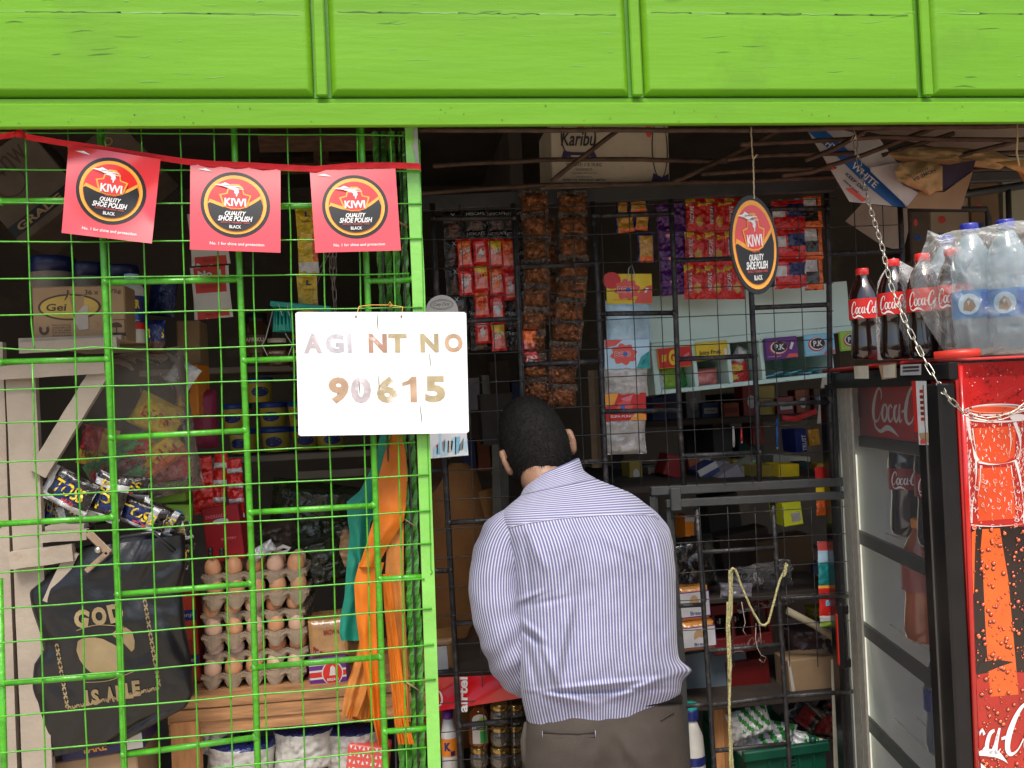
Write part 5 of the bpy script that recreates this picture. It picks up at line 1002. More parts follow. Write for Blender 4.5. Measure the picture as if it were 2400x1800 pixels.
# ------------------------------------------------------------------ cartons on the rod rack and at the top right
def art_kar(m, f, w, h):
    m.ring('charcoal', -.27 * w, .22 * h, .15 * w, .38 * h, .012 * w, f, .001, 36); m.text('charcoal', 'Karibu', -.27 * w, .20 * h, .30 * w, .24 * h, f, .0015, .015, .3); m.ell('coral', -.25 * w, .44 * h, .04 * w, .08 * h, f, .0012, 14)
    m.poly(mat('ink_navy', (.05, .04, .12), .7), [(-.42 * w, -.14 * h), (-.40 * w, .0), (-.33 * w, -.02 * h), (-.2 * w, -.02 * h), (-.14 * w, 0), (-.11 * w, -.14 * h), (-.2 * w, -.07 * h), (-.33 * w, -.07 * h)], f, .0018)
    m.text('charcoal', 'WEIGHT: 1 X 10 KG', -.23 * w, -.22 * h, .30 * w, .06 * h, f, .001, .01); m.text('charcoal', 'INGREDIENTS', -.23 * w, -.30 * h, .14 * w, .04 * h, f, .001); m.text('charcoal', 'Vegetable Oil and Fats', -.23 * w, -.36 * h, .22 * w, .04 * h, f, .001); m.text('charcoal', 'manufactured by', -.23 * w, -.42 * h, .13 * w, .03 * h, f, .001); m.text('charcoal', 'EDIBLE OIL REFINERIES LIMITED', -.23 * w, -.47 * h, .36 * w, .035 * h, f, .001, .01)
    m.ring('charcoal', .42 * w, .05 * h, .07 * w, .5 * h, .01 * w, f, .001, 36); m.poly('ink_navy', [(.34 * w, -.5 * h), (.36 * w, -.35 * h), (.43 * w, -.42 * h), (.49 * w, -.36 * h), (.49 * w, -.5 * h)], f, .0018); m.ell('coral', .33 * w, .35 * h, .03 * w, .12 * h, f, .001, 12)
carton(1192, 262, 1446, 392, .50, .2, mat('carton_karibu', (.62, .53, .40), .8, var=.1, vs=10, dirt=(.42, .32, .22), ds=6), 'cardboard_box', 'pale Karibu cooking fat carton sitting on the rods under the lintel', 'box', 0, -1, art_kar)
WB = mat('white_board', (.55, .53, .52), .6, dirt=(.42, .36, .3), ds=6); BI = mat('carton_blue', (.02, .13, .42), .5)
k = px(1850, 370, .34); O_ = at(1850, 350, .34); f3 = fr(O_, 12, 0)
q = lambda x, y, h=0: at(x, y, .34 - h)
m = MB(); bl_ = lambda pts, Y, mt, dz_=0: m.poly(mt, pts, lambda a, b, h=0: at(a, -b, Y - h), dz_)
def flap(pts, Y0, Y1, mt, back=True):
    """stiff card: depth goes from Y0 at its left end to Y1 at its right end"""
    x0 = min(p[0] for p in pts); x1 = max(p[0] for p in pts); g = lambda x, y, h=0: at(x, y, Y0 + (Y1 - Y0) * (x - x0) / (x1 - x0) - h)
    n = len(pts); m.add(mt, [g(*p) for p in pts] + [g(*p, -.004) for p in pts], [list(range(n))[::-1], [n + i for i in range(n)]] + [[i, (i + 1) % n, n + (i + 1) % n, n + i] for i in range(n)]); return g
cx = thing('torn_carton', 'torn white and blue cardboard carton stuck in the rods at the top right', 'box', at(1920, 430, .3))
m = MB(); g = flap([(1744, 282), (1800, 276), (1900, 300), (1985, 415), (1958, 448), (1835, 436)], .34, .28, WB)
m.add(BI, [g(*p, .002) for p in [(1746, 285), (1784, 283), (1868, 356), (1938, 416), (1956, 448), (1928, 445), (1866, 395), (1800, 330)]], [list(range(8))[::-1]])
tm = lambda x, y, a, b, s_, r_: m.text(s_, a, 0, 0, b[0], b[1], lambda p, q_, h=0: g(x + p, y - q_, .003), 0, .02, 0, r_)
tm(1868, 378, 'WHITE', (70, 15), 'white', -42); tm(1795, 315, 'HT', (22, 14), 'white', -44); tm(1850, 395, 'KEEP DRY', (60, 7), 'navy', -42); tm(1838, 402, 'store cool', (40, 5), 'navy', -42)
m.add('coral', [g(*p, .0025) for p in [(1826, 407), (1840, 406), (1872, 432), (1862, 436)]], [[3, 2, 1, 0]]); m.add('coral', [g(*p, .0025) for p in [(1784, 352), (1794, 352), (1804, 366), (1796, 368)]], [[3, 2, 1, 0]])
m.obj('printed_flap', cx)
m = MB(); flap([(1880, 362), (1950, 350), (1935, 370), (1950, 400), (1985, 416), (1960, 446), (1880, 370)], .27, .26, WB); m.obj('white_flap', cx)
m = MB(); flap([(1958, 450), (1986, 414), (2040, 415), (2102, 370), (2076, 452)], .262, .24, CB); m.obj('brown_flap', cx)
m = MB(); flap([(2036, 358), (2108, 346), (2100, 372), (2036, 412)], .258, .25, mat('dusk_violet', (.06, .04, .08), .6)); m.obj('violet_flap', cx)
m = MB(); flap([(1826, 478), (1862, 440), (1960, 450), (1962, 500), (1950, 545), (1905, 530)], .50, .55, mat('grey_board', (.36, .32, .27), .8)); m.obj('card_panel', label='dim grey card panel hanging behind the fine mesh at the right', cat='card')
def crumple(pts, Y, mt, name, label, cat, seed, amp=.02, art=None):
    c_ = (sum(p[0] for p in pts) / len(pts), sum(p[1] for p in pts) / len(pts)); n = len(pts) * 4; m = MB()
    def S(u, v, s=0):
        t = u * len(pts); i = int(t) % len(pts); a, b = pts[i], pts[(i + 1) % len(pts)]; f_ = t - int(t); x = c_[0] + ((a[0] + (b[0] - a[0]) * f_) - c_[0]) * v; y = c_[1] + ((a[1] + (b[1] - a[1]) * f_) - c_[1]) * v
        return at(x, y, Y - amp * (1 - v ** 3) - amp * .8 * noise.noise(V((x * .05, y * .06, seed))) - amp * .6 * abs(noise.noise(V((x * .03 + y * .05, y * .11 - x * .04, seed)))) + s)
    m.grid(mt, S, n, 10); m.grid(mt, lambda u, v: S(1 - u, v, .012), n, 5)
    if art: art(m, lambda x, y, h=0: at(x, -y, Y - amp * 1.7 - h))
    return m.obj(name, label=label, cat=cat)
crumple([(1934, 370), (1945, 352), (2000, 348), (2036, 358), (2036, 412), (2020, 414), (2008, 422), (1990, 412), (1960, 400), (1938, 388)], .245, KR, 'paper_bag', 'crumpled kraft paper flour bag caught in the torn carton', 'bag', 3, .02, lambda m, f: (m.text('charcoal', 'HOME BA', 1996, -378, 54, 8, f, .001, .02, 0, 205), m.text('charcoal', 'FLOU', 1992, -368, 26, 7, f, .001, .02, 0, 205)))
crumple([(1900, 335), (1960, 316), (2060, 318), (2150, 326), (2190, 345), (2160, 366), (2060, 356), (1960, 352)], .30, KR, 'paper_bag', 'flattened kraft paper bag lying on the rods at the top right', 'bag', 5, .02)
crumple([(2150, 350), (2212, 345), (2300, 350), (2260, 410), (2250, 460), (2212, 395), (2195, 365)], .15, mat('orange_kraft', (.60, .30, .10), .8, var=.15, bump=.6, bs=20), 'paper_bag', 'orange brown paper bag hanging at the far right edge', 'bag', 7, .02)
MB().tube(mat('yellow_string', (.6, .5, .25), .9), path([(2236 - 0, 265), (2237, 300), (2238, 330), (2241, 360)], .05), .0022, 6).tube('yellow_string', path([(2197, 262), (2198, 300), (2196, 330), (2202, 358)], .05), .0022, 6).obj('string', label='yellow string hanging from the lintel at the far right edge', cat='string')
m = MB(); flap([(1870, 283), (2020, 277), (2300, 268), (2300, 345), (2170, 335), (2030, 320), (1985, 310)], .46, .40, mat('beige_board', (.40, .33, .26), .8, var=.06)); m.obj('board_panel', label='long beige board lying across the rods at the top right', cat='board')
m = MB(); flap([(2205 - 40, 340), (2300, 340), (2300, 640), (2170, 640)], .75, .7, PLASTL); m.obj('wall_panel', label='mottled yellowish wall panel at the right edge above the water bottles', cat='wall')
for i, (a_, b_, c__, d_, Y_, mt_, l_) in enumerate([(1965, 440, 2010, 560, .85, 'dim_card', 'dim carton with faded print behind the bottles, left'), (2010, 430, 2095, 560, .9, CBL, 'pale carton in the back behind the water bottles, centre'), (2098, 400, 2160, 545, .95, CB, 'brown carton in the back left of the mottled wall panel')]): carton(a_, b_, c__, d_, Y_, .15, mt_, 'cardboard_box', l_, 'box', 0, 0, lambda m, f, w, h: (m.text('blue', 'MILK', -.1 * w, -.1 * h, .4 * w, .1 * h, f, .001, .03), m.ell('coral', -.2 * w, .15 * h, .1 * w, .06 * h, f, .001, 14)))
MB().tube(GS, path([(1948, 452), (2130, 452), (2135, 470), (2138, 640)], .62), .009, 6).tube(GS, path([(2178, 410), (2184, 640)], .62), .010, 4).tube(GS, path([(1945, 440), (2212, 400)], .62), .012, 4).obj('window_bars', label='dark steel window bars behind the water bottles at the upper right', cat='bars')
# ================================================================== glass door fridge at the right
PHI = rad(10.4); DD = V((math.sin(PHI), math.cos(PHI), 0)); RR = V((math.cos(PHI), -math.sin(PHI), 0)); Z3 = V((0, 0, 1))
NC = atd(2072, 940, 1.78)
def onp(x, y, n_, p_):
    r = ray(x, y); return CAM + r * ((p_ - CAM).dot(n_) / r.dot(n_))
ND = V((-math.cos(PHI), math.sin(PHI), 0)); NS = V((-math.sin(PHI), -math.cos(PHI), 0))
far = onp(1801, 940, ND, NC); WD_ = (V((far.x, far.y, 0)) - V((NC.x, NC.y, 0))).length
FB = V((NC.x, NC.y, .12)) + DD * WD_                     # far bottom corner
fd = lambda a, b, h=0: FB - DD * a * -1 * -1 + Z3 * b + ND * h   # a grows from the far end towards the viewer
fs_ = lambda a, b, h=0: V((NC.x, NC.y, .12)) + RR * a + Z3 * b + NS * h
ztop = onp(2066, 781, ND, NC).z - .12; DP = .64
def dpx(x, y, h=0):   # picture position -> point on door plane
    return onp(x, y, ND, NC + ND * h)
def dab(x, y):
    p = dpx(x, y); return ((FB - V((p.x, p.y, FB.z))).dot(DD), p.z - FB.z)
def ina(x, h): p = dpx(x, 1100, h); return (FB - V((p.x, p.y, FB.z))).dot(DD)
CR = mat('fridge_red', (.62, .012, .010), .25, var=.05, coat=.8, dirt=(.12, .01, .01), ds=70, dth=.70)
BK = mat('fridge_black', (.012, .011, .011), .35, var=.2, coat=.1, spec=.35); IW = mat('fridge_inner', (.80, .86, .82), .4, var=.03)
fg = thing('display_fridge', 'tall glass door drinks fridge with bright red bottle artwork on its side', 'fridge', V((NC.x, NC.y, 0)) + RR * .3 + DD * .3)
MB().box(CR, 0, .0, -.04, DP, ztop, 0, fs_, .004).obj('side_panel', fg)
hb_ = dab(1950, 962)[1]
MB().box(IW, .0, .02, -DP, .035, ztop - .002, -.005, fd).obj('far_wall', fg)
MB().box(mat('added_glow_strip', (.9, .86, .70), .4, emit=.7), .037, .25, -.045, .052, hb_ - .05, -.020, fd, .002).obj('added_glow_strip', fg)  # glowing strip added only to brighten the fridge interior
MB().box(IW, .036, .02, -DP, WD_ - .041, ztop - .002, -DP + .03, fd).obj('back_wall', fg)
MB().box(BK, .0, ztop - .035, -DP, WD_, ztop, .012, fd, .003).obj('top', fg)
MB().box(BK, .0, -.1, -DP, WD_, .12, 0, fd, .003).obj('base', fg)
# door: frame, gasket, glass, handle
dr = MB(); ai, bi_ = dab(1846, 830); an, _ = dab(2014, 830); zt = dab(1950, 826)[1]
dr.box(BK, -.012, .13, .001, dab(1811, 900)[0], ztop - .04, .030, fd, .004).box(BK, an, .13, .001, WD_ - .001, ztop - .04, .034, fd, .004)
dr.box(BK, dab(1811, 900)[0], zt, .001, an, ztop - .04, .034, fd, .003).box(BK, dab(1811, 900)[0], .13, .001, an, .22, .034, fd, .003)
dr.box(mat('alu_trim', (.35, .33, .30), .3, .8), an + .045, .131, .0341, an + .049, ztop - .042, .0365, fd); door = dr.obj('door', fg)
WL[door.name] = WL[fg.name]
def sub(mb, name, par): 
    o = mb.obj(name, par); return o
sub(MB().box(GLS, dab(1812, 900)[0], .22, .016, an, zt, .020, fd), 'glass', door)
for i, (x0, x1) in enumerate([(1812, 1821), (1823, 1830), (1834, 1844)]):
    A_, B_ = dab(x0, 900)[0], dab(x1, 900)[0]; sub(MB().box(mat('gasket_cream', (.55, .52, .42), .6, var=.15, vs=60), A_, .22, -.012 + .006 * i, B_, zt, -.002 + .004 * i, fd, .001), 'gasket', door)
h = MB(); A_ = ina(1803, .05); _, b1 = dab(1804, 1265); _, b0 = dab(1822, 1408); 
h.box(BK, A_ - .012, b0, .040, A_ + .014, b1, .058, fd, .006).box(BK, A_ - .004, b0 + .005, .029, A_ + .010, b0 + .03, .045, fd, .003).box(BK, A_ - .004, b1 - .03, .029, A_ + .010, b1 - .005, .045, fd, .003)
h.box(mat('handle_red', (.60, .03, .015), .4), A_ - .008, b0 + .012, .0582, A_ + .008, b1 - .03, .0605, fd, .002); sub(h, 'handle', door)
def coke(m, mt, f, n=4, swoosh=True, part=None):
    """flowing script in a box about 3 wide and 1 tall"""
    S = {}
    Cc = [(.60, .66, .015), (.64, .82, .03), (.58, .97, .035), (.44, .95, .04), (.28, .74, .06), (.15, .42, .08), (.13, .14, .07), (.24, .0, .04), (.42, .08, .02), (.56, .3, .014)]
    oo = [(.80, .52, .03), (.68, .42, .05), (.63, .18, .055), (.72, .03, .04), (.84, .12, .045), (.91, .35, .05), (.86, .5, .035), (.80, .52, .02)]
    c2 = [(1.17, .42, .035), (1.10, .51, .022), (.99, .38, .045), (.96, .15, .055), (1.06, .02, .03), (1.22, .17, .015)]
    aa = [(1.44, .50, .03), (1.32, .42, .05), (1.27, .18, .055), (1.36, .03, .035), (1.47, .16, .03), (1.55, .42, .03)]; st = [(1.58, .54, .03), (1.52, .2, .055), (1.56, .03, .03), (1.66, .12, .014)]
    L = [Cc, oo, c2, aa, st, [(1.66, .32, .03), (1.80, .35, .035)], [(x + 1.72, y, w_) for x, y, w_ in Cc], [(x + 1.72, y, w_) for x, y, w_ in oo], [(2.62, .2, .03), (2.78, .5, .03), (2.90, .85, .035), (2.84, .97, .02), (2.76, .8, .045), (2.68, .3, .055), (2.72, .04, .035), (2.84, .1, .014)],
         [(x + 1.62, y, w_) for x, y, w_ in aa], [(x + 1.62, y, w_) for x, y, w_ in st]]
    if swoosh: L.append([(.17, .06, .02), (.2, -.14, .035), (.48, -.28, .05), (.85, -.16, .08), (1.15, -.22, .06), (1.45, -.38, .008)])
    for s in L: m.stroke(mt, s, f, 0, n)
    return m
m = MB(); hb = dab(1950, 962)[1]
m.box(mat('header_red', (.40, .012, .012), .35), .036, hb, -.10, WD_ - .041, zt + .02, -.06, fd, .002); m.box(BK, .036, hb - .03, -.12, WD_ - .041, hb - .001, -.055, fd, .002)
A_ = ina(1893, -.06); cxs = (ina(1986, -.06) - A_) / 2.25; cokeh = (zt - hb) * .62; coke(m, mat('logo_white', (.62, .62, .58), .5), lambda a, b, h=0: fd(min(A_ + a * cxs, WD_ - .045), hb + (zt - hb) * .30 + b * cokeh, -.0592 + h)); 
m.poly('darkred', [(A_ - .11, hb + .05), (A_ - .075, hb + .05), (A_ - .08, hb + .12), (A_ - .088, zt - .03), (A_ - .097, zt - .03), (A_ - .105, hb + .12)], lambda a, b, h=0: fd(a, b, -.0594 + h)); m.obj('header_panel', fg)
m = MB(); m.box(mat('pilaster', (.55, .55, .48), .5, dirt=(.3, .3, .28), ds=12), .036, .2, -.34, .048, hb - .04, -.28, fd, .002)
for i in range(60): m.box('charcoal', .0481, .25 + i * .018, -.315, .0486, .258 + i * .018, -.305, fd)
m.obj('shelf_bracket', fg)
SHF = mat('shelf_dark', (.018, .022, .016), .4, .3)
shz = [dab(1950, 1212)[1], dab(1960, 1448)[1], dab(1950, 1668)[1]]
for i, z in enumerate(shz):
    MB().box(SHF, .05, z - .026, -.040, WD_ - .045, z + .010, -.030, fd, .001).obj('shelf_front', fg)
    m = MB()
    for q_ in range(9): m.tube(mat('shelf_wire', (.45, .45, .44), .4, .5), [fd(.05, z - .004, -.05 - .06 * q_), fd(WD_ - .045, z - .004, -.05 - .06 * q_)], .0022, 6)
    m.obj('shelf', fg)

# stickers and labels on the door and the top
def dpoly(m, mt, pts, h): return m.add(mt, [dpx(x, y, h) for x, y in pts], [list(range(len(pts)))])
m = MB(); dpoly(m, 'red', [(1969, 823), (1978, 823), (1985, 933), (1976, 933)], .0355); dpoly(m, 'white', [(1978, 823), (2001, 823), (2006, 961), (1985, 961)], .0357)
for i in range(6): y = 842 + i * 12; dpoly(m, 'red' if i in (0, 5) else 'darkred', [(1986 + i * .6, y), (1995 + i * .6, y), (1995.5 + i * .6, y + 7), (1986.5 + i * .6, y + 7)], .0362)
dpoly(m, mat('torn_brown', (.45, .30, .16), .8), [(1985, 936), (2006, 934), (2006, 958), (1997, 950), (1988, 948)], .0362); dpoly(m, 'coral', [(1988, 950), (1995, 947), (2003, 958), (1988, 959)], .0366); m.obj('sticker', fg)
m = MB()
for pts, mt in [([(1844, 791), (1876, 790), (1877, 818), (1846, 818)], 'cream'), ([(1898, 789), (1936, 784), (1937, 816), (1905, 820)], 'torn_brown'), ([(1908, 790), (1934, 787), (1934, 815), (1908, 816)], 'cream'), ([(1945, 788), (1990, 786), (1990, 810), (1945, 811)], 'silver'), ([(1950, 792), (1985, 790), (1985, 795), (1950, 797)], 'charcoal'), ([(1950, 800), (1985, 798), (1985, 802), (1950, 804)], 'charcoal')]:
    m = MB(); dpoly(m, mt, pts, .0355 if mt not in ('charcoal', 'cream') else .0362); m.obj('paper_scrap', fg)
MB().box(mat('tray_red', (.45, .02, .015), .4), -.02, ztop + .002, -DP * .7, WD_ * .72, ztop + .012, .02, fd, .004).obj('drip_tray', label='thin dark red tray on top of the fridge under the cola bottles', cat='tray')
a_, b_ = atd(2018, 768, 1.76), atd(2118, 761, 1.72); MB().tube('handle_red', [a_, a_.lerp(b_, .5), b_], [.007, .0085, .007], 12).obj('red_bar', label='short bright red plastic bar lying on the front corner of the fridge', cat='bar')
# side artwork
def spx(x, y, h=0): return onp(x, y, NS, NC + NS * h)
g = lambda x, y, h=0: spx(x, -y, .0008 + h)
m = MB(); ART_OR = mat('art_orange', (.80, .12, .015), .3, coat=.8, var=.12, vs=14); ART_BK = mat('art_dark', (.018, .008, .006), .3, coat=.8); ART_W = mat('art_white', (.80, .70, .66), .3, coat=.8); ART_R = mat('art_deep_red', (.42, .02, .012), .3, coat=.8, var=.2, vs=10); ART_P = mat('art_rose', (.75, .30, .20), .3, coat=.8, var=.2, vs=20)
def reg(mt, pts, h): m.add(mt, [g(x, -y, h) for x, y in pts], [list(range(len(pts)))[::-1]])
xl = lambda y: 2093 + (y - 1095) * .043
reg(ART_R, [(xl(885), 885), (2260, 880), (2260, 1140), (xl(1140), 1140)], .0002)
reg(mat('art_glow', (.72, .08, .02), .3, coat=.8), [(2104, 925), (2195, 920), (2192, 985), (2170, 1000), (2112, 1003)], .0005); reg('art_glow', [(2112, 1012), (2186, 1008), (2194, 1120), (2112, 1126)], .0005)
m.ring(ART_W, 2150, -885, 68, 13, 3.2, g, .001, 40, rot=2); m.ell(ART_P, 2150, -884, 60, 9, g, .0004, 30); m.ell('art_glow', 2146, -884, 48, 6, g, .0008, 30); m.ring(ART_W, 2150, -903, 66, 10, 4, g, .001, 30, 180, 360)
m.ell(ART_W, 2200, -902, 18, 8, g, .0012, 20)
for s_, w_ in (([(2088, 895), (2094, 930), (2100, 960), (2107, 985), (2112, 996)], 7), ([(2101, 925), (2105, 955), (2110, 985)], 2), ([(2192, 912), (2203, 945), (2204, 975), (2198, 992)], 6), ([(2181, 925), (2184, 955), (2180, 985)], 2), ([(2114, 998), (2140, 1003), (2170, 1001), (2196, 994)], 3.4), ([(2108, 992), (2109, 1020), (2106, 1060), (2100, 1095), (2099, 1130)], 3), ([(2118, 1005), (2117, 1040), (2112, 1075)], 1.6),
               ([(2194, 996), (2203, 1030), (2210, 1080), (2213, 1130)], 5), ([(2184, 1005), (2190, 1050), (2197, 1100)], 1.6), ([(2098, 1134), (2150, 1137), (2215, 1131)], 1.8), ([(2089, 1000), (2094, 1060), (2096, 1128)], 2.4), ([(2215, 900), (2222, 960), (2225, 1060), (2228, 1130)], 4)):
    m.stroke(ART_W, [(x, -y, w_ * .7 * (.55 + .45 * math.sin(i * 1.9 + 1))) for i, (x, y) in enumerate(s_)], g, .0012, 6)
reg(ART_BK, [(xl(1139) - 2, 1139), (2262, 1136), (2268, 1458), (2150, 1462), (xl(1462), 1462)], .0003)
reg(ART_OR, [(2122, 1143), (2160, 1141), (2166, 1180), (2178, 1250), (2186, 1340), (2195, 1440), (2200, 1500), (2140, 1505), (2134, 1440), (2128, 1340), (2124, 1250), (2118, 1190)], .0007)
reg(ART_OR, [(2099, 1150), (2108, 1145), (2106, 1190), (2104, 1280), (2100, 1290)], .0007)
reg(ART_R, [(xl(1462), 1458), (2150, 1450), (2262, 1455), (2270, 1760), (xl(1760), 1760)], .0005); reg(ART_BK, [(2116, 1432), (2150, 1424), (2190, 1430), (2160, 1440), (2136, 1450), (2110, 1452)], .0009)
random.seed(11)
for i in range(620):
    y = random.uniform(790, 1740); x = random.uniform(xl(y) + 4, 2235); hot = 900 < y < 1140
    r = random.choice([1.2, 1.6, 2.2, 3, 4.2, 5]) * (1 if y > 1020 else .6) * (.75 if y < 880 else 1)
    if y < 880: m.ell(ART_W if i % 3 else 'art_dark', x, -y, r * .6, r * .6, g, .0016, 6); continue
    if hot and i % 3: m.ring(ART_W, x, -y, r * .9, r * .8, r * .25, g, .0016, 12, random.uniform(0, 180), random.uniform(260, 400)); continue
    m.ell('art_dark' if not hot else ART_P, x, -y, r, r * 1.1, g, .0016, 10); m.ell('art_glow' if i % 2 else ART_OR, x + r * .15, -y + r * .25, r * .75, r * .75, g, .0018, 8); m.ell(ART_W, x + r * .3, -y + r * .5, r * .28, r * .22, g, .002, 6)
for i in range(320):
    x = random.choice([random.gauss(2092, 5), random.gauss(2208, 9), random.uniform(2088, 2215)]); y = random.uniform(905, 1120); 
    if x < xl(y) + 3: x = xl(y) + 3
    m.stroke([ART_W, ART_P, ART_W][i % 3], [(x, -y, .3), (x + random.uniform(-3, 3), -y - random.uniform(1, 5), random.uniform(.5, 1.3)), (x + random.uniform(-3, 3), -y - random.uniform(6, 10), .2)], g, .0014, 2)
for i in range(26): x, y = random.uniform(2098, 2200), random.uniform(788, 870); m.stroke('art_dark', [(x, -y, .2), (x + random.uniform(-5, 6), -y + random.uniform(-4, 5), .9), (x + random.uniform(-9, 10), -y + random.uniform(-5, 8), .2)], g, .0018, 3)
m.obj('bottle_artwork', fg)
m = MB(); sc_ = 108; coke(m, mat('script_white', (.85, .83, .82), .3, coat=.8), lambda a, b, h=0: (lambda x, y: g(x, y, .0024 + h) if x > xl(-y) + 2 else g(xl(-y) + 2, y, .0024 + h))(2112 + (a - 1.04) * sc_ * .72 + b * 10, -1632 + b * sc_ + (a - 1.3) * 4), 5); m.stroke('script_white', [(2106, -1632, 1), (2125, -1626, 7), (2150, -1628, 8), (2168, -1640, 3), (2176, -1648, .5)], g, .0024, 5); m.obj('script_lettering', fg)
MB().tube(CR, [spx(*p, .002) for p in ((2075, 790), (2089, 1095), (2114, 1760))], .005, 8).obj('corner_trim', fg)
# ================================================================== bottles
def bottle(x, yb, depth, h, r, prof, body, lab, cap, label, cat='bottle', name='cola_bottle', group=None, art=None, lr=(.42, .62), base=None):
    o = atd(x, yb, depth * .937) if base is None else base
    t = thing(name, label, cat, o, group); m = MB().lathe(body, [(p[0] * r, p[1] * h) for p in prof], o, 28)
    m.obj('body', t)
    m = MB(); rl = lerpt([(p[1], p[0]) for p in prof[1:]], sum(lr) / 2) * r + .0012; f = cyl(o, rl, math.degrees(math.atan2(o.x - CAM.x, o.y - CAM.y)) * -1)
    m.grid(lab, lambda u, v: f((u - .5) * 6.28 * rl, (lr[0] + (lr[1] - lr[0]) * v) * h, .0), 30, 2)
    if art: art(m, lambda a, b, q_=0: f(a, b + (lr[0] + lr[1]) / 2 * h, .0006 + q_), rl, (lr[1] - lr[0]) * h)
    m.obj('label', t)
    MB().lathe(cap, [(r * .42, h * .925), (r * .44, h * .93), (r * .44, h * .99), (r * .40, h), (0, h)], o, 20).obj('cap', t); return t
PR = [(0, .0), (.8, 0), (.95, .03), (1, .1), (.96, .2), (.86, .36), (.9, .42), (.99, .5), (1, .62), (.92, .72), (.68, .82), (.42, .89), (.38, .93), (.38, .98)]
COLA = mat('cola', (.012, .004, .003), .06, coat=1, spec=.8)
ac = lambda m, f, r, h: coke(m, 'white', lambda a, b, q_=0: f((a - 1.5) * r * .62, (b - .42) * h * .62, q_ + .0004), 3)
for x, yb, dp, l in [(1872, 776, 2.40, 'cola bottle with a red cap at the far left end on the fridge'), (1938, 776, 2.18, 'second cola bottle on the fridge behind the silver chain'), (2003, 774, 2.08, 'third cola bottle on the fridge, blurred by the shrink film'), (2068, 772, 2.0, 'cola bottle on the fridge partly behind the water bottles')]:
    bottle(x, yb, dp, .218, .0345, PR, COLA, 'red', 'f_art_red', l, group='cola bottles in shrink film on the fridge', art=ac, lr=(.44, .66))
WAT = mat('water_pet', (.55, .72, .80), .08, alpha=.42, var=.1, vs=10, coat=1, spec=.8, bump=.3, bs=20)
PW = [(0, .0), (.85, 0), (1, .03), (.94, .08), (1, .13), (.94, .18), (1, .23), (1, .52), (.93, .56), (1, .60), (.98, .68), (.84, .78), (.55, .87), (.36, .91), (.34, .98)]
aw = lambda m, f, r, h: (m.ell('skyl', -.2 * r, 0, .5 * r, .38 * h, f, .0006, 20, 2), m.rect('blue', .4 * r, -.4 * h, 1.0 * r, .4 * h, f, .0006, 4, 1), m.poly('tan', [(-.45 * r, -.2 * h), (-.1 * r, -.28 * h), (.12 * r, -.1 * h), (0, .12 * h), (-.2 * r, .25 * h), (-.4 * r, .05 * h)], f, .0012))
for x, yb, dp, l in [(2108, 765, 1.93, 'clear water bottle with a dark blue cap, left in the shrink film'), (2186, 764, 1.88, 'clear water bottle with a blue cap at the right of the fridge top'), (2262, 763, 1.86, 'clear water bottle cut by the right edge of the photo'), (2055, 766, 2.12, 'clear water bottle behind the others in the bulging shrink film')]:
    bottle(x, yb, dp, .252, .0375, PW, WAT, mat('water_label', (.06, .26, .60), .35), mat('water_cap', (.02, .025, .30), .3, coat=.5), l, name='water_bottle', group='water bottles in shrink film on the fridge', art=aw, lr=(.27, .48))
def wrap(pts, d0, d1, name, label, seed, amp=.03):
    c_ = (sum(p[0] for p in pts) / len(pts), sum(p[1] for p in pts) / len(pts)); x0, x1 = min(p[0] for p in pts), max(p[0] for p in pts); m = MB()
    def S(u, v, back=False):
        t = u * len(pts); i = int(t) % len(pts); f_ = t - int(t); a, b = pts[i], pts[(i + 1) % len(pts)]; x = c_[0] + (a[0] + (b[0] - a[0]) * f_ - c_[0]) * v; y = c_[1] + (a[1] + (b[1] - a[1]) * f_ - c_[1]) * v
        dp = (d0 + (d1 - d0) * (x - x0) / (x1 - x0)) * .937; e = (1 - v ** 4) * .045 + amp * .5 * noise.noise(V((x * .03, y * .03, seed))) + amp * .35 * abs(noise.noise(V((x * .05 + y * .03, y * .05 - x * .02, seed + 3))))
        return atd(x, y, dp + (.06 if back else -e))
    m.grid(WFILM, S, len(pts) * 5, 16); m.grid(FILM, lambda u, v: S(1 - u, v, True), len(pts) * 2, 5); return m.obj(name, label=label, cat='wrap')
wrap([(1893, 640), (1896, 610), (1905, 592), (1930, 556), (1975, 580), (2030, 590), (2095, 640), (2100, 770), (1980, 776), (1896, 778), (1892, 700)], 2.28, 1.98, 'shrink_film', 'wrinkled clear shrink film around the cola bottles on the fridge', 1)
wrap([(1965, 600), (1985, 560), (2000, 520), (2004, 497), (2030, 508), (2060, 498), (2120, 492), (2180, 478), (2300, 470), (2320, 765), (2120, 768), (2040, 760), (2000, 700), (1975, 650)], 1.97, 1.78, 'shrink_film', 'bulging clear shrink film around the water bottles on the fridge', 5, .045)
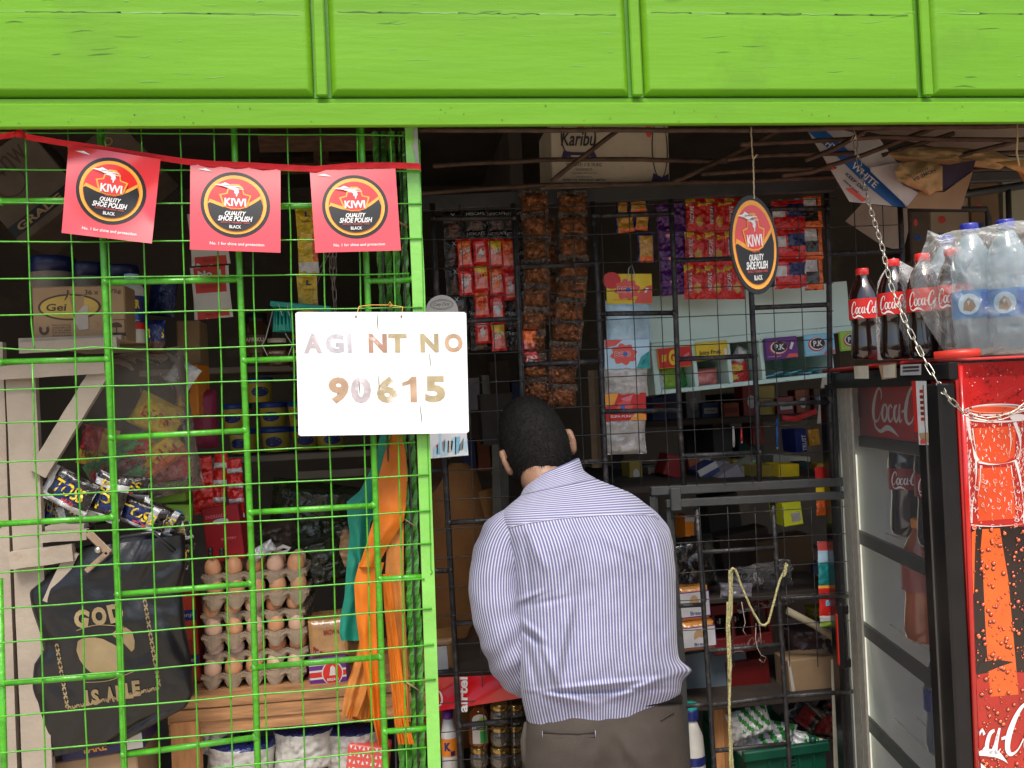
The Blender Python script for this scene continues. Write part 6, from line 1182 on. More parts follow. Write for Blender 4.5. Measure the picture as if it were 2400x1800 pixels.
# bottles inside the fridge
CG = [(0, 0), (.82, 0), (.92, .05), (.86, .2), (.80, .34), (.95, .48), (1, .58), (.86, .68), (.55, .80), (.36, .90), (.36, .98)]
def inf(x, zsh, h, r, body, lab, cap, label, name='cola_bottle', art=None, lr=(.42, .62), dep=-.12):
    a = ina(x, dep)
    return bottle(0, 0, 0, h, r, PR, body, lab, cap, label, name=name, art=art, lr=lr, base=fd(a, zsh + .011, dep), group='bottles on the fridge shelves')
inf(1962, shz[0], .30, .045, COLA, 'darkred', 'darkred', 'big cola bottle at the left on the top fridge shelf', art=ac, lr=(.40, .58)); inf(2022, shz[0], .30, .045, COLA, 'darkred', 'darkred', 'big cola bottle at the right on the top fridge shelf', art=ac, lr=(.40, .58))
ORJ = mat('orange_soda', (.42, .09, .02), .15, coat=.8)
inf(1986, shz[1], .30, .05, ORJ, mat('soda_label', (.30, .06, .05), .4), 'orange', 'orange soda bottle at the left on the middle fridge shelf', 'soda_bottle'); inf(2050, shz[1], .30, .05, ORJ, 'soda_label', 'orange', 'orange soda bottle at the right on the middle fridge shelf', 'soda_bottle')
inf(1925, shz[1], .24, .042, WAT, 'cream', 'white', 'clear water bottle at the back of the middle fridge shelf', 'water_bottle', dep=-.22)
inf(2008, shz[2], .25, .035, mat('smoky_blue', (.05, .09, .14), .1, coat=1, alpha=.7), 'navy', 'darkred', 'small dark blue soda bottle on the lowest fridge shelf', 'soda_bottle')
# ================================================================== goods low behind the dark grille
def simple(m, f, w, h): pass
def tx(s, c='white', w_=.6, h_=.2, y=0, x=0, rot=0, bold=.02): return lambda m, f, w, h: m.text(c, s, x * w, y * h, w_ * (w if not rot else h), h_ * (h if not rot else w), f, .001, bold, 0, rot)
GR = 'goods in the dim right bay'
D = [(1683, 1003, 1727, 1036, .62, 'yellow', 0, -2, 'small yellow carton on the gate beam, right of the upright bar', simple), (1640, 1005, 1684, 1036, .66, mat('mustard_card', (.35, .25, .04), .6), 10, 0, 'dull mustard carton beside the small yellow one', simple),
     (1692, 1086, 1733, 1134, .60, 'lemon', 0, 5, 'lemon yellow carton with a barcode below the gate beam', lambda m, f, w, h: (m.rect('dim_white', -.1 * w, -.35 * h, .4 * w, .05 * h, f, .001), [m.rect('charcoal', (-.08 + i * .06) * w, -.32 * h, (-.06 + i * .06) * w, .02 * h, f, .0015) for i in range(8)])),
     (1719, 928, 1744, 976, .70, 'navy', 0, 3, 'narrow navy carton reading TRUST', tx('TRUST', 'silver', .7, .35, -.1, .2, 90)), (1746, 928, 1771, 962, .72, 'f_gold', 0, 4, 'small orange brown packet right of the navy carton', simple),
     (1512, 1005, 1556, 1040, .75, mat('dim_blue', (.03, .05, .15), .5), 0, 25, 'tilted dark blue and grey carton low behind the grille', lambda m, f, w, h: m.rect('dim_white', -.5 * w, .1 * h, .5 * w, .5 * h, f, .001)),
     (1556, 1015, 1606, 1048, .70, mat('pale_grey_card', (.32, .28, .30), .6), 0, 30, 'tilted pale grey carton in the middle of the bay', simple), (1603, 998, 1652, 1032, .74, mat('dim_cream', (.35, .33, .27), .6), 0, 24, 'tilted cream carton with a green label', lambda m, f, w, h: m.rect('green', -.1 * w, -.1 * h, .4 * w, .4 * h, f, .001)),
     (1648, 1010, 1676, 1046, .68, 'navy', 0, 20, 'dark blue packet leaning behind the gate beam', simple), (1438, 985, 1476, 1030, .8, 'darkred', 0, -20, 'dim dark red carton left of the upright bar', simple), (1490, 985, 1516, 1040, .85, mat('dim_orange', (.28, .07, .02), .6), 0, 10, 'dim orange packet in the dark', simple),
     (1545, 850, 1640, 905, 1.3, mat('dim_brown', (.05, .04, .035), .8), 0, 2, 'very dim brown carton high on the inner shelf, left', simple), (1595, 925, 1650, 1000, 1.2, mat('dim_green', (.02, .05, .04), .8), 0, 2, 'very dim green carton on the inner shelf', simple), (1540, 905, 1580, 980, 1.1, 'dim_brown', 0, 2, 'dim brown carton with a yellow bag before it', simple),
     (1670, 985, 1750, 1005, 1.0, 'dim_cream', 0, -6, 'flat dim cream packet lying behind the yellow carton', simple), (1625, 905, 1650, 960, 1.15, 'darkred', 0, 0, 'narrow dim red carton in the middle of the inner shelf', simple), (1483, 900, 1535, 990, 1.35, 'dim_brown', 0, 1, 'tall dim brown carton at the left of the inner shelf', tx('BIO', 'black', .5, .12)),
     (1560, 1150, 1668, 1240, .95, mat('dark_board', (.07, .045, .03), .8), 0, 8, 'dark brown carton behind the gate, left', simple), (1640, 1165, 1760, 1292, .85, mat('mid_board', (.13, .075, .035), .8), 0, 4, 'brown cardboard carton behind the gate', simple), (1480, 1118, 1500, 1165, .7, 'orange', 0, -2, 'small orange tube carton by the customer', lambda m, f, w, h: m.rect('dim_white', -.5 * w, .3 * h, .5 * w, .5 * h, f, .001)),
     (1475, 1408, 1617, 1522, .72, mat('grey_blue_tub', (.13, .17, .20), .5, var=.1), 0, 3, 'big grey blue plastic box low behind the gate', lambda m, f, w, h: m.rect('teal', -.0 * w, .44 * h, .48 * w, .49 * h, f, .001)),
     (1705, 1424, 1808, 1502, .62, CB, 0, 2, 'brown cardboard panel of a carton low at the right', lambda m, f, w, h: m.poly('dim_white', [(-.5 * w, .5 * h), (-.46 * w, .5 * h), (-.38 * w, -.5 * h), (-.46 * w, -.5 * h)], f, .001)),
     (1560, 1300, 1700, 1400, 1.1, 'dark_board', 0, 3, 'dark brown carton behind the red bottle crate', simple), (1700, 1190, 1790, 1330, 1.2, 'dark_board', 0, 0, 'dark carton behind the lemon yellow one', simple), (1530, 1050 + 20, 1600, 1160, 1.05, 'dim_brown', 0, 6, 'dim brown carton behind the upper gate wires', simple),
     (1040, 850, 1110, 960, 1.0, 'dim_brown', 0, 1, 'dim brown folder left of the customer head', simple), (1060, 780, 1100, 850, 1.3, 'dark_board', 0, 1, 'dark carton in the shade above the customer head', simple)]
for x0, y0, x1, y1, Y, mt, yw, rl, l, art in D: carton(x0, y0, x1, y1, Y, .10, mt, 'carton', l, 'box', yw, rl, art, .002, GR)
ib = thing('inner_shelves', 'dark timber shelves holding the dim cartons of the right bay', 'shelves', at(1600, 1300, 1.0))
for y, Y0, Y1 in ((905, 1.0, 1.5), (1045, .58, 1.4), (1296, .58, 1.2), (1528, .58, 1.0)):
    a, b = at(1345, y + 8, Y0), at(1830, y - 12, Y0); MB().box(mat('dark_timber', (.035, .024, .018), .9, var=.3), a.x, a.z - .02, -Y1, b.x, a.z, -Y0, F0, .002).obj('shelf_board', ib)
for x in (1345, 1825):
    p = at(x, 1200, 1.25); MB().box('dark_timber', p.x - .02, 0.12, -p.y - .03, p.x + .02, 2.0, -p.y + .0, F0, .002).obj('post', ib)
# bubble gum pouches beside the fridge door
t = thing('gum_display_strip', 'narrow strip of red, yellow and teal gum cards beside the fridge door', 'strip', at(1788, 1350, .50))
for (y0, y1, c1, l_) in [(1010, 1075, lambda u, v: 'yellow' if (v < .4 and u + v < .9) else 'red', 0), (1062, 1074, 'lime', 0), (1074, 1112, 'f_orange', 0), (1170, 1215, lambda u, v: 'skyl' if v < .6 else 'coral', 0), (1213, 1262, 'f_teal', 0), (1266, 1330, lambda u, v: 'amber' if v > .88 else 'red', 1), (1330, 1352, lambda u, v: 'f_lime' if v < .4 else 'dim_white', 0)]:
    x = 1781 + (y0 - 1010) * .03; k = px(x, y0, .5); m = MB(); f = fr(at(x + 2, (y0 + y1) / 2, .5), 0, -1); h_ = (y1 - y0) * k; w_ = 44 * k; g2 = pil(m, f, w_, h_, .004, c1, 12, 12, .002, y0)
    if l_: m.text('sky', 'BOO', .1 * w_, -.05 * h_, .6 * w_, .2 * h_, g2, .001, .06); m.text('pink', 'Supa Pu', .15 * w_, -.38 * h_, .5 * w_, .08 * h_, g2, .001)
    m.obj('pouch', t)
# pens, paper strip, red strap
for i, (x, y0, y1, c, l) in enumerate([(1584, 921, 962, 'dim_white', 'white pen hanging behind the grille'), (1601, 925, 954, 'f_red', 'short red pen hanging behind the grille'), (1678, 905, 966, 'f_blue', 'dark blue pen with a copper ring hanging behind the grille')]):
    a, b = at(x, y0, .56), at(x + 1, y1, .56); m = MB().tube(c, [a, a.lerp(b, .7), b], [.003, .0042, .0036], 10).tube('silver', [b, b + V((0, 0, -.006))], [.0036, .001], 8); m.obj('pen', label=l, cat='pen')
mm = MB(); g = flap([(1776, 815), (1796, 815), (1798, 924), (1765, 915), (1770, 860)], .56, .54, mat('ruled_paper', (.62, .55, .44), .9)); m = mm
m = MB(); flap([(1776, 815), (1796, 815), (1798, 924), (1765, 915), (1770, 860)], .56, .54, 'ruled_paper'); m.obj('paper_sheet', label='cream ruled paper strip hanging left of the fridge door', cat='paper')
MB().tube(mat('red_strap', (.55, .02, .02), .5), path([(1690, 902), (1716, 905), (1738, 897), (1764, 888)], .65), [(.003, .009)] * 4, 6).obj('strap', label='bright red plastic strap in the dark under the mint cabinet', cat='strap')
# timber posts behind the customer
for p, Y, hw, mt, l in [([(1280, 800), (1290, 1010)], .62, .010, mat('dim_post', (.22, .15, .09), .8, var=.2), 'narrow brown timber post behind the gum display strip'), ([(1080, 960), (1090, 1700)], .9, .018, mat('dim_post_grey', (.13, .125, .10), .8, var=.2), 'greyish upright post left of the customer neck')]:
    a, b = at(*p[0], Y), at(*p[1], Y); MB().tube(mt, [a, b], hw * 1.4, 4, False).obj('timber_post', label=l, cat='post')
# bread behind the gate
BO = mat('bread_orange', (.55, .24, .06), .25, var=.2, vs=12, bump=.5, bs=40, coat=.8)
def art_br(m, f, w, h): m.rect('purple', -.5 * w, -.36 * h, .5 * w, .38 * h, f, 0); m.rect(mat('label_grey', (.50, .50, .52), .4), -.5 * w, -.33 * h, .48 * w, .35 * h, f, .0006); m.ell('tan', -.02 * w, .02 * h, .16 * w, .26 * h, f, .001, 16, a1=200, a0=-10); m.text('navy', 'Bread', .02 * w, -.24 * h, .4 * w, .12 * h, f, .001, .02)
loaf(1498, 1304, 64, 72, .56, 'upper bread loaf with an orange wrapper beside the customer back', art_br, BO); loaf(1508, 1374, 70, 58, .54, 'lower bread loaf with a slanted white label beside the customer back', art_br, BO)
loaf(962, 1415, 40, 74, .55, 'dim bread loaf just right of the square green post', lambda m, f, w, h: m.rect('label_grey', -.5 * w, -.4 * h, .1 * w, .3 * h, f, 0), mat('dim_bread', (.28, .14, .05), .4))
# red bottle crate
CRT = mat('crate_red', (.14, .008, .008), .4, var=.1)
bc = thing('bottle_crate', 'dark red plastic bottle crate with faint script behind the rope', 'crate', at(1605, 1420, .68))
k = px(1600, 1380, .66); f = fr(at(1604, 1365, .66), 0, 3); m = MB()
m.box(CRT, -64 * k, -42 * k, -.35, 64 * k, -8 * k, 0, f, .003).box(CRT, -64 * k, 40 * k, -.35, 64 * k, 62 * k, 0, f, .003)
for x in (-64, -22, 20, 58): m.box(CRT, x * k, -8 * k, -.02, (x + 7) * k, 40 * k, -.001, f)
coke(m, mat('faint_script', (.28, .18, .17), .6), lambda a, b, h=0: f((a - 1.5) * 26 * k, (-34 + b * 20) * k, h + .001)); m.obj('shell', bc)
m = MB().box(CRT, -30 * k, -160 * k, -.3, 64 * k, -70 * k, -.05, f, .003); m.obj('bottle_crate', label='second dark red crate below, behind the grey blue plastic box', cat='crate')
for i in range(3):
    for j in range(2): o = f((-34 + 34 * i) * k, (-2) * k, -.06 - .08 * j); MB().lathe(COLA, [(.0, 0), (.012, 0), (.014, .03), (.013, .045), (0, .046)], o, 14).obj('bottle_neck', label='dark bottle neck in the red crate, ' + ['left', 'middle', 'right'][i] + ' of the ' + ['front', 'rear'][j] + ' row', cat='bottle', group='bottles in the dark red crate')
# black bags and clear plastic
BB2 = mat('shiny_black', (.012, .012, .012), .15, bump=1, bs=25, coat=.8)
packet(1496, 1215, 100, 110, .62, BB2, 'plastic_bag', 'shiny black plastic bag above the bread loaves', 'bag', 5, bulge=.04, crk=.02, seed=3); packet(1650, 1265, 130, 90, .66, FILM, 'plastic_bag', 'clear crinkled plastic bag in front of the brown carton', 'bag', 5, bulge=.03, crk=.03, seed=4, nu=22, nv=20)
packet(1750, 1385, 110, 80, .75, mat('dull_purple_bag', (.07, .04, .04), .3, bump=.6, bs=20), 'plastic_bag', 'dull brownish plastic bag above the cardboard panel', 'bag', 5, bulge=.05, crk=.02, seed=5); packet(1775, 1325, 70, 40, .8, mat('dim_yellow_bag', (.25, .22, .02), .5), 'plastic_bag', 'dim yellow bag near the fridge handle', 'bag', 0, bulge=.03, crk=.01)
packet(1590, 1275, 70, 30, .58, mat('grey_film', (.20, .19, .22), .3), 'paper_packet', 'greyish crumpled packet behind the rope', 'packet', -4, bulge=.012, crk=.01)
MB().tube(mat('pale_stick', (.35, .30, .2), .8), path([(1700, 1319), (1760, 1350), (1806, 1380)], .58), .011, 10).obj('wooden_stick', label='pale round wooden stick slanting down behind the gate', cat='stick')
# rope
RP = mat('sisal_yellow', (.55, .50, .24), .8, var=.3, vs=120, bump=.8, bs=300)
rp = thing('yellow_rope', 'pale yellow plastic twine looped over the gate wires and hanging down', 'rope', at(1582, 1659, .40))
def ropep(pts, Y, r, sd, nm='strand'):
    P = path(pts, Y); Q = []
    for a, b in zip(P[:-1], P[1:]): n = max(2, int((b - a).length / .008)); Q += [a.lerp(b, i / n) for i in range(n)]
    Q.append(P[-1]); Q = [q + V((noise.noise(q * 40 + V((sd,) * 3)) * .0016, 0, 0)) for q in Q]; MB().tube(RP, Q, r, 6, twist=.35).obj(nm, rp)
ropep([(1576, 1232), (1577, 1290), (1574, 1355), (1578, 1440), (1575, 1527), (1578, 1659), (1580, 1760)], .398, .0042, 1); ropep([(1581, 1228), (1580, 1330), (1571, 1292 + 60), (1573, 1420), (1576, 1540), (1583, 1659), (1586, 1760)], .402, .0036, 2); ropep([(1572, 1300), (1570, 1360), (1576, 1470)], .394, .003, 3)
ropep([(1578, 1236), (1583, 1227), (1589, 1232), (1596, 1252), (1608, 1283), (1628, 1325), (1643, 1349), (1652, 1351), (1660, 1344), (1667, 1318), (1675, 1287), (1684, 1256), (1692, 1236), (1701, 1221)], .396, .0034, 4)
for i in range(5): ropep([(1690 + 2 * i, 1246 - 5 * i), (1697 + i, 1240 - 5 * i), (1692 + i, 1233 - 4 * i)], .392, .0028, i, 'knot')
MB().tube(mat('thread', (.4, .32, .26), .8), path([(1602, 1300), (1606, 1325), (1610, 1345), (1605, 1362), (1612, 1372)], .41), .0011, 5).tube('thread', path([(1633, 1346), (1632, 1380), (1636, 1400), (1644, 1415), (1655, 1420), (1650, 1432), (1640, 1425)], .41), .0011, 5).tube('thread', path([(1640, 1348), (1643, 1372), (1644, 1384)], .41), .0014, 5).obj('loose_threads', rp)
# bottom row at the right
p, q = at(1556, 1519, .66), at(1566, 1780, .66); MB().tube(WDV, [p, q], [(.022, .018)] * 2, 4, False).obj('timber_post', label='orange brown timber post below the grey blue box', cat='post')
p, q = at(1812, 1424, .55), at(1822, 1780, .55); MB().tube(mat('stained_white_wood', (.45, .41, .32), .8, dirt=(.22, .12, .06), ds=8, dth=.6), [p, q], [(.024, .018)] * 2, 4, False).obj('timber_post', label='stained whitish timber post beside the fridge base', cat='post')
o = at(1502, 1760, .52); k = px(1502, 1600, .52); t = thing('detergent_bottle', 'white detergent bottle with a dark blue shoulder band beside the trousers', 'bottle', o); m = MB().lathe('offwhite', [(0, 0), (24 * k, 0), (26 * k, .01), (26 * k, 120 * k), (23 * k, 165 * k), (12 * k, 195 * k), (11 * k, 205 * k), (0, 205 * k)], o, 24)
f = cyl(o, 26.5 * k); m.rect('navy', -40 * k, 108 * k, 40 * k, 126 * k, f, 0, 20, 1); m.text('navy', 'POWER', 0, 88 * k, 62 * k, 26 * k, f, .001, .06); m.text('white', 'POWER', 0, 88 * k, 58 * k, 23 * k, f, .0016, .02); m.text('blue', 'READY', 4 * k, 62 * k, 52 * k, 20 * k, f, .001, .05, .2); m.poly('sky', [(-10 * k, 45 * k), (20 * k, 55 * k), (24 * k, 80 * k), (0, 60 * k)], f, .0008); m.obj('body', t)
MB().lathe('navy', [(15 * k, 198 * k), (16 * k, 215 * k), (14 * k, 222 * k), (0, 222 * k)], o, 20).lathe('teal', [(15 * k, 220 * k), (15 * k, 232 * k), (0, 234 * k)], o, 20).obj('cap', t)
gc = thing('green_crate', 'green plastic crate of striped packets at the bottom right', 'crate', at(1690, 1760, .60)); GC = mat('crate_green', (.004, .075, .042), .4, var=.1)
k = px(1690, 1630, .58); f = fr(at(1697, 1620, .58), 0, 2); MB().box(GC, -93 * k, -12 * k, -.01, 93 * k, 8 * k, .012, f, .003).obj('rim', gc)
m = MB().box(GC, -86 * k, -150 * k, -.012, 86 * k, -12.5 * k, -.002, f, .002).box(GC, -86 * k, -150 * k, -.38, -83 * k, -12.5 * k, -.013, f).box(GC, 83 * k, -150 * k, -.38, 86 * k, -12.5 * k, -.013, f).box(GC, -83 * k, -150 * k, -.38, 83 * k, 5 * k, -.37, f)
for x in (-40, -8, 24, 56): m.box(GC, x * k, -60 * k, -.002, (x + 5) * k, -14 * k, .004, f)
for i in range(3): m.box(GC, -4 * k, (-22 - i * 8) * k, -.002, 18 * k, (-19 - i * 8) * k, .0045, f)
m.obj('side_wall', gc); MB().tube(GC, [f(60 * k, 8 * k, 0), f(60 * k, 20 * k, 0)], .010, 12).obj('corner_post', gc); MB().box(GC, -95 * k, 70 * k, -.34, -10 * k, 98 * k, -.32, f, .003).obj('rear_rim', gc)
st = lambda s_: lambda u, v: ('f_green' if int((u + v * .4) * 9) % 2 else 'f_white') if (.25 < u < .95 and v > .25) else 'f_silver'
for i, (x, y, w_, h_, r_, l) in enumerate([(1618, 1560, 90, 60, 15, 'green striped white packet at the back left of the green crate'), (1650, 1585, 130, 60, -12, 'green striped white packet in the middle of the crate'), (1690, 1605, 100, 56, -8, 'silver grey packet at the front of the green crate'), (1745, 1610, 70, 44, -20, 'green striped packet at the right end of the crate'), (1620, 1600, 70, 50, 25, 'silver packet at the left of the green crate')]):
    packet(x, y, w_, h_, .64 + .03 * (i % 3), st(i) if i not in (2, 4) else 'f_silver', 'striped_packet', l, 'packet', r_, bulge=.02, crk=.012, seed=i * 4 + 1, nu=26, nv=16, group='packets heaped in the green crate', yaw=-8)
for i, (x, y) in enumerate([(1735, 1545), (1775, 1560), (1750, 1585), (1790, 1540)]): packet(x, y, 80, 60, .80 + .02 * i, lambda u, v: 'darkred' if abs(u - .5) < .25 and abs(v - .5) < .3 else 'f_black', 'dark_packet', 'dark packet with red print behind the green crate, ' + ['left', 'lower right', 'lowest', 'upper right'][i], 'packet', 30 * i - 40, bulge=.02, crk=.008, seed=i + 50, group='dark red printed packets behind the crate')
# ------------------------------------------------------------------ under the serving window: red banner, bottles, jars
BNR = mat('banner_red', (.62, .008, .012), .3, var=.05, coat=.5)
m = MB(); S = lambda u, v: at(936 + 214 * u, (1464 - 8 * u) + (74 - 26 * u) * v, .47 - .10 * u + .012 * math.sin(v * 3 + u * 5) - .01 * v)
m.grid(BNR, lambda u, v: S(u, 1 - v), 30, 8); m.grid(BNR, lambda u, v: S(1 - u, 1 - v) + V((0, .003, 0)), 10, 4)
g3 = lambda x, y, h=0: S((x - 936) / 214, (-y - (1464 - 8 * (x - 936) / 214)) / (74 - 26 * (x - 936) / 214)) + V((0, -.0015 - h, 0))
m.text('white', 'airtel', 1000, -1500, 76, 20, g3, 0, .03, 0, 90); m.stroke('white', [(943, -1520, 1), (950, -1523, 2), (955, -1512, 2), (951, -1496, 2), (944, -1492, 1)], g3, 0, 4); m.obj('red_banner', label='glossy red plastic banner with white lettering along the serving counter', cat='banner')
sc = thing('serving_counter', 'dark wooden serving counter behind the grille before the customer', 'counter', at(1100, 1640, .6))
a, b = at(905, 1460, .50), at(1340, 1440, .50); MB().box('dark_timber', a.x, a.z - .03, -1.0, b.x, a.z, -.50, F0, .003).obj('counter_top', sc)
a2_ = at(905, 1700, .6); MB().box('dark_timber', a.x, a2_.z - .02, -1.0, b.x, a2_.z, -.47, F0, .002).obj('lower_shelf', sc)
o = at(974, 1700, .50); k = px(974, 1600, .50); t = thing('glue_bottle', 'white glue bottle with a violet cap and orange label under the red banner', 'bottle', o)
m = MB().lathe('white', [(0, 0), (16 * k, 0), (17 * k, 100 * k), (16 * k, 118 * k), (11 * k, 148 * k), (0, 148 * k)], o, 24); f = cyl(o, 17.4 * k); m.rect('orange', -38 * k, 70 * k, 38 * k, 108 * k, f, 0, 20, 1); m.text('navy', 'K', -4 * k, 92 * k, 14 * k, 18 * k, f, .001, .06); m.rect('violet', 2 * k, 72 * k, 12 * k, 82 * k, f, .0008, 3, 1); m.obj('body', t); MB().lathe('purple', [(11 * k, 146 * k), (12 * k, 166 * k), (0, 167 * k)], o, 20).obj('cap', t)
AMB = mat('amber_liquid', (.22, .06, .015), .12, coat=1)
o = at(1036, 1606, .52); k = px(1036, 1570, .52); t = thing('antiseptic_bottle', 'amber antiseptic bottle with a white and green label under the red banner', 'bottle', o); MB().lathe(AMB, [(0, 0), (22 * k, 0), (24 * k, 6 * k), (23 * k, 50 * k), (17 * k, 70 * k), (9 * k, 78 * k), (0, 78 * k)], o, 24).obj('body', t)
f = cyl(o, 24.6 * k); m = MB(); m.rect('offwhite', -17 * k, 8 * k, 17 * k, 56 * k, f, 0, 10, 1); m.ell('offwhite', 0, 56 * k, 17 * k, 14 * k, f, 0, 16, 3, a1=180); m.rect('green', 0, 9 * k, 16 * k, 34 * k, f, .0008, 6, 1); m.ell('lime', 6 * k, 48 * k, 12 * k, 14 * k, f, .0008, 16, 2); m.text('navy', 'Dettol', 0, 42 * k, 28 * k, 10 * k, f, .0016, .03, .2); m.obj('label', t)
JG = mat('jar_glass', (.16, .13, .10), .08, alpha=.8, coat=1, spec=.9); GDL = mat('gold_lid', (.5, .32, .10), .25, .8)
for i, (x, yb, Y, n) in enumerate([(1036, 1700, .51, 2), (1080, 1700, .50, 4), (1112, 1700, .56, 4)]):
    for j in range(n):
        o = at(x, yb - j * 46, Y); k = px(x, 1600, Y); t = thing('glass_jar', 'small glass jar with gold bands, ' + ['lowest', 'second up', 'third up', 'topmost'][j] + ' in the ' + ['left', 'middle', 'right'][i] + ' column under the banner', 'jar', o, 'stacked glass jars under the red banner')
        MB().lathe(JG, [(0, 0), (17 * k, 0), (20 * k, 4 * k), (21 * k, 14 * k), (20 * k, 24 * k), (17 * k, 30 * k)], o, 22).lathe('dark_glass', [(0, 1 * k), (17 * k, 3 * k), (18 * k, 14 * k), (17 * k, 24 * k), (0, 24 * k)], o, 16).obj('body', t); MB().lathe(GDL, [(17.4 * k, 30 * k), (19 * k, 31 * k), (19 * k, 40 * k), (17 * k, 43 * k), (0, 43 * k)], o, 22).obj('lid', t)

# dense dim stock on the inner shelves
random.seed(21)
ORD = ['first', 'second', 'third', 'fourth', 'fifth', 'sixth', 'seventh', 'eighth', 'ninth', 'tenth', 'eleventh', 'twelfth']
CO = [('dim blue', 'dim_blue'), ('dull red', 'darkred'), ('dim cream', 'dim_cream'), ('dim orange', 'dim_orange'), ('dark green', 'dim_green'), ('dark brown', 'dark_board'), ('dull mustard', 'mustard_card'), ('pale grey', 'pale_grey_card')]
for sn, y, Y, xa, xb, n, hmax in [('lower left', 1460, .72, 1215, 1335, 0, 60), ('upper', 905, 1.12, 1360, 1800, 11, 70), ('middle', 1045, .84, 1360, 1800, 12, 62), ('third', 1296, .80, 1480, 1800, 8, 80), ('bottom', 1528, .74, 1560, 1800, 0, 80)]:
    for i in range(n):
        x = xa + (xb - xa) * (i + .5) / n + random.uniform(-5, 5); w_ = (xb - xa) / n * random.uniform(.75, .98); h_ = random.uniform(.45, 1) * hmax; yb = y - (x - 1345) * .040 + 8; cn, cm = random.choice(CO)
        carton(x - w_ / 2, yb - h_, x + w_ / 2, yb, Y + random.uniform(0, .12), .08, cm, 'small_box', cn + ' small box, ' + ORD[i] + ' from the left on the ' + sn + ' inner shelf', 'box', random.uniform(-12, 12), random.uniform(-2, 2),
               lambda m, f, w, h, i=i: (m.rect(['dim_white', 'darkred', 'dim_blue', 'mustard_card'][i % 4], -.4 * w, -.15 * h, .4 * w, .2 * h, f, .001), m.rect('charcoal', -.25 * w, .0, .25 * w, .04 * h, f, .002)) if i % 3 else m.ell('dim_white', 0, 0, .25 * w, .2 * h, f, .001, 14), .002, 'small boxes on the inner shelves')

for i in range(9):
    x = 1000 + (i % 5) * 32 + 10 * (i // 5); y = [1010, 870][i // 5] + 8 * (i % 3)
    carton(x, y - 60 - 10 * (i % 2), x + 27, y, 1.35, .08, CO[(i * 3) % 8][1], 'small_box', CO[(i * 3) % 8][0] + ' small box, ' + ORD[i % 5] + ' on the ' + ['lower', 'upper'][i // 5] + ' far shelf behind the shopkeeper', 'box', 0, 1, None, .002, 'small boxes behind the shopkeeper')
# ================================================================== people
SKIN = mat('skin_tan', (.33, .18, .115), .5, var=.08, vs=30, bump=.1, bs=120); SKD = mat('skin_dark', (.06, .028, .016), .45, var=.1, vs=20)
HAIR = mat('black_hair', (.006, .005, .0045), .8, var=.5, vs=60, bump=.5, bs=200, spec=.3)
TRO = mat('taupe_trousers', (.056, .044, .035), .85, var=.10, vs=14, bump=.25, bs=500)
def shirt_mat(name, base, line, freq):
    mat(name, base, .8, var=.03, vs=30, bump=.12, bs=220); m = MATS[name]; n = m.node_tree; L = n.links.new; b = n.nodes['Principled BSDF']
    uv = n.nodes.new('ShaderNodeUVMap'); uv.uv_map = 'UVMap'; sp = n.nodes.new('ShaderNodeSeparateXYZ'); L(uv.outputs[0], sp.inputs[0])
    mu = n.nodes.new('ShaderNodeMath'); mu.operation = 'MULTIPLY'; mu.inputs[1].default_value = freq; L(sp.outputs[0], mu.inputs[0])
    fr_ = n.nodes.new('ShaderNodeMath'); fr_.operation = 'FRACT'; L(mu.outputs[0], fr_.inputs[0])
    rp = n.nodes.new('ShaderNodeValToRGB'); e = rp.color_ramp.elements; e[0].position = 0; e[0].color = (*base, 1); e[1].position = .50; e[1].color = (*base, 1)
    for p, c in ((.58, line), (.90, line), (.98, base)): q = rp.color_ramp.elements.new(p); q.color = (*c, 1)
    L(fr_.outputs[0], rp.inputs[0]); L(rp.outputs[0], b.inputs['Base Color']); b.inputs['Sheen Weight'].default_value = .2; return name
SHI = shirt_mat('striped_cotton', (.125, .135, .26), (.49, .48, .58), 148.0)
def ell3(m, mt, c, ax, r, nu=24, nv=16, fn=None):
    """ellipsoid with axes ax = (right, forward, up)"""
    def P(u, v):
        th, ph = 2 * math.pi * u, math.pi * (v - .5); x, y, z = math.cos(ph) * math.cos(th), math.cos(ph) * math.sin(th), math.sin(ph)
        k = fn(x, y, z) if fn else 1
        return c + ax[0] * x * r[0] * k + ax[1] * y * r[1] * k + ax[2] * z * r[2] * k
    return m.grid(mt, P, nu, nv, True, True)
def remeshed(m, name, parent, vox):
    """fuses the lofted volumes into one continuous skin"""
    o = m.obj(name, parent); md = o.modifiers.new('fuse', 'REMESH'); md.mode = 'VOXEL'; md.voxel_size = vox; md.use_smooth_shade = True
    s2 = o.modifiers.new('soft', 'SMOOTH'); s2.factor = .6; s2.iterations = 3
    bpy.context.view_layer.update(); dg_ = bpy.context.evaluated_depsgraph_get(); me = bpy.data.meshes.new_from_object(o.evaluated_get(dg_)); me.materials.clear(); me.materials.append(MATS[m.mats[0]])
    for p in me.polygons: p.use_smooth = True; p.material_index = 0
    o.modifiers.clear(); old = o.data; o.data = me; bpy.data.meshes.remove(old); return o
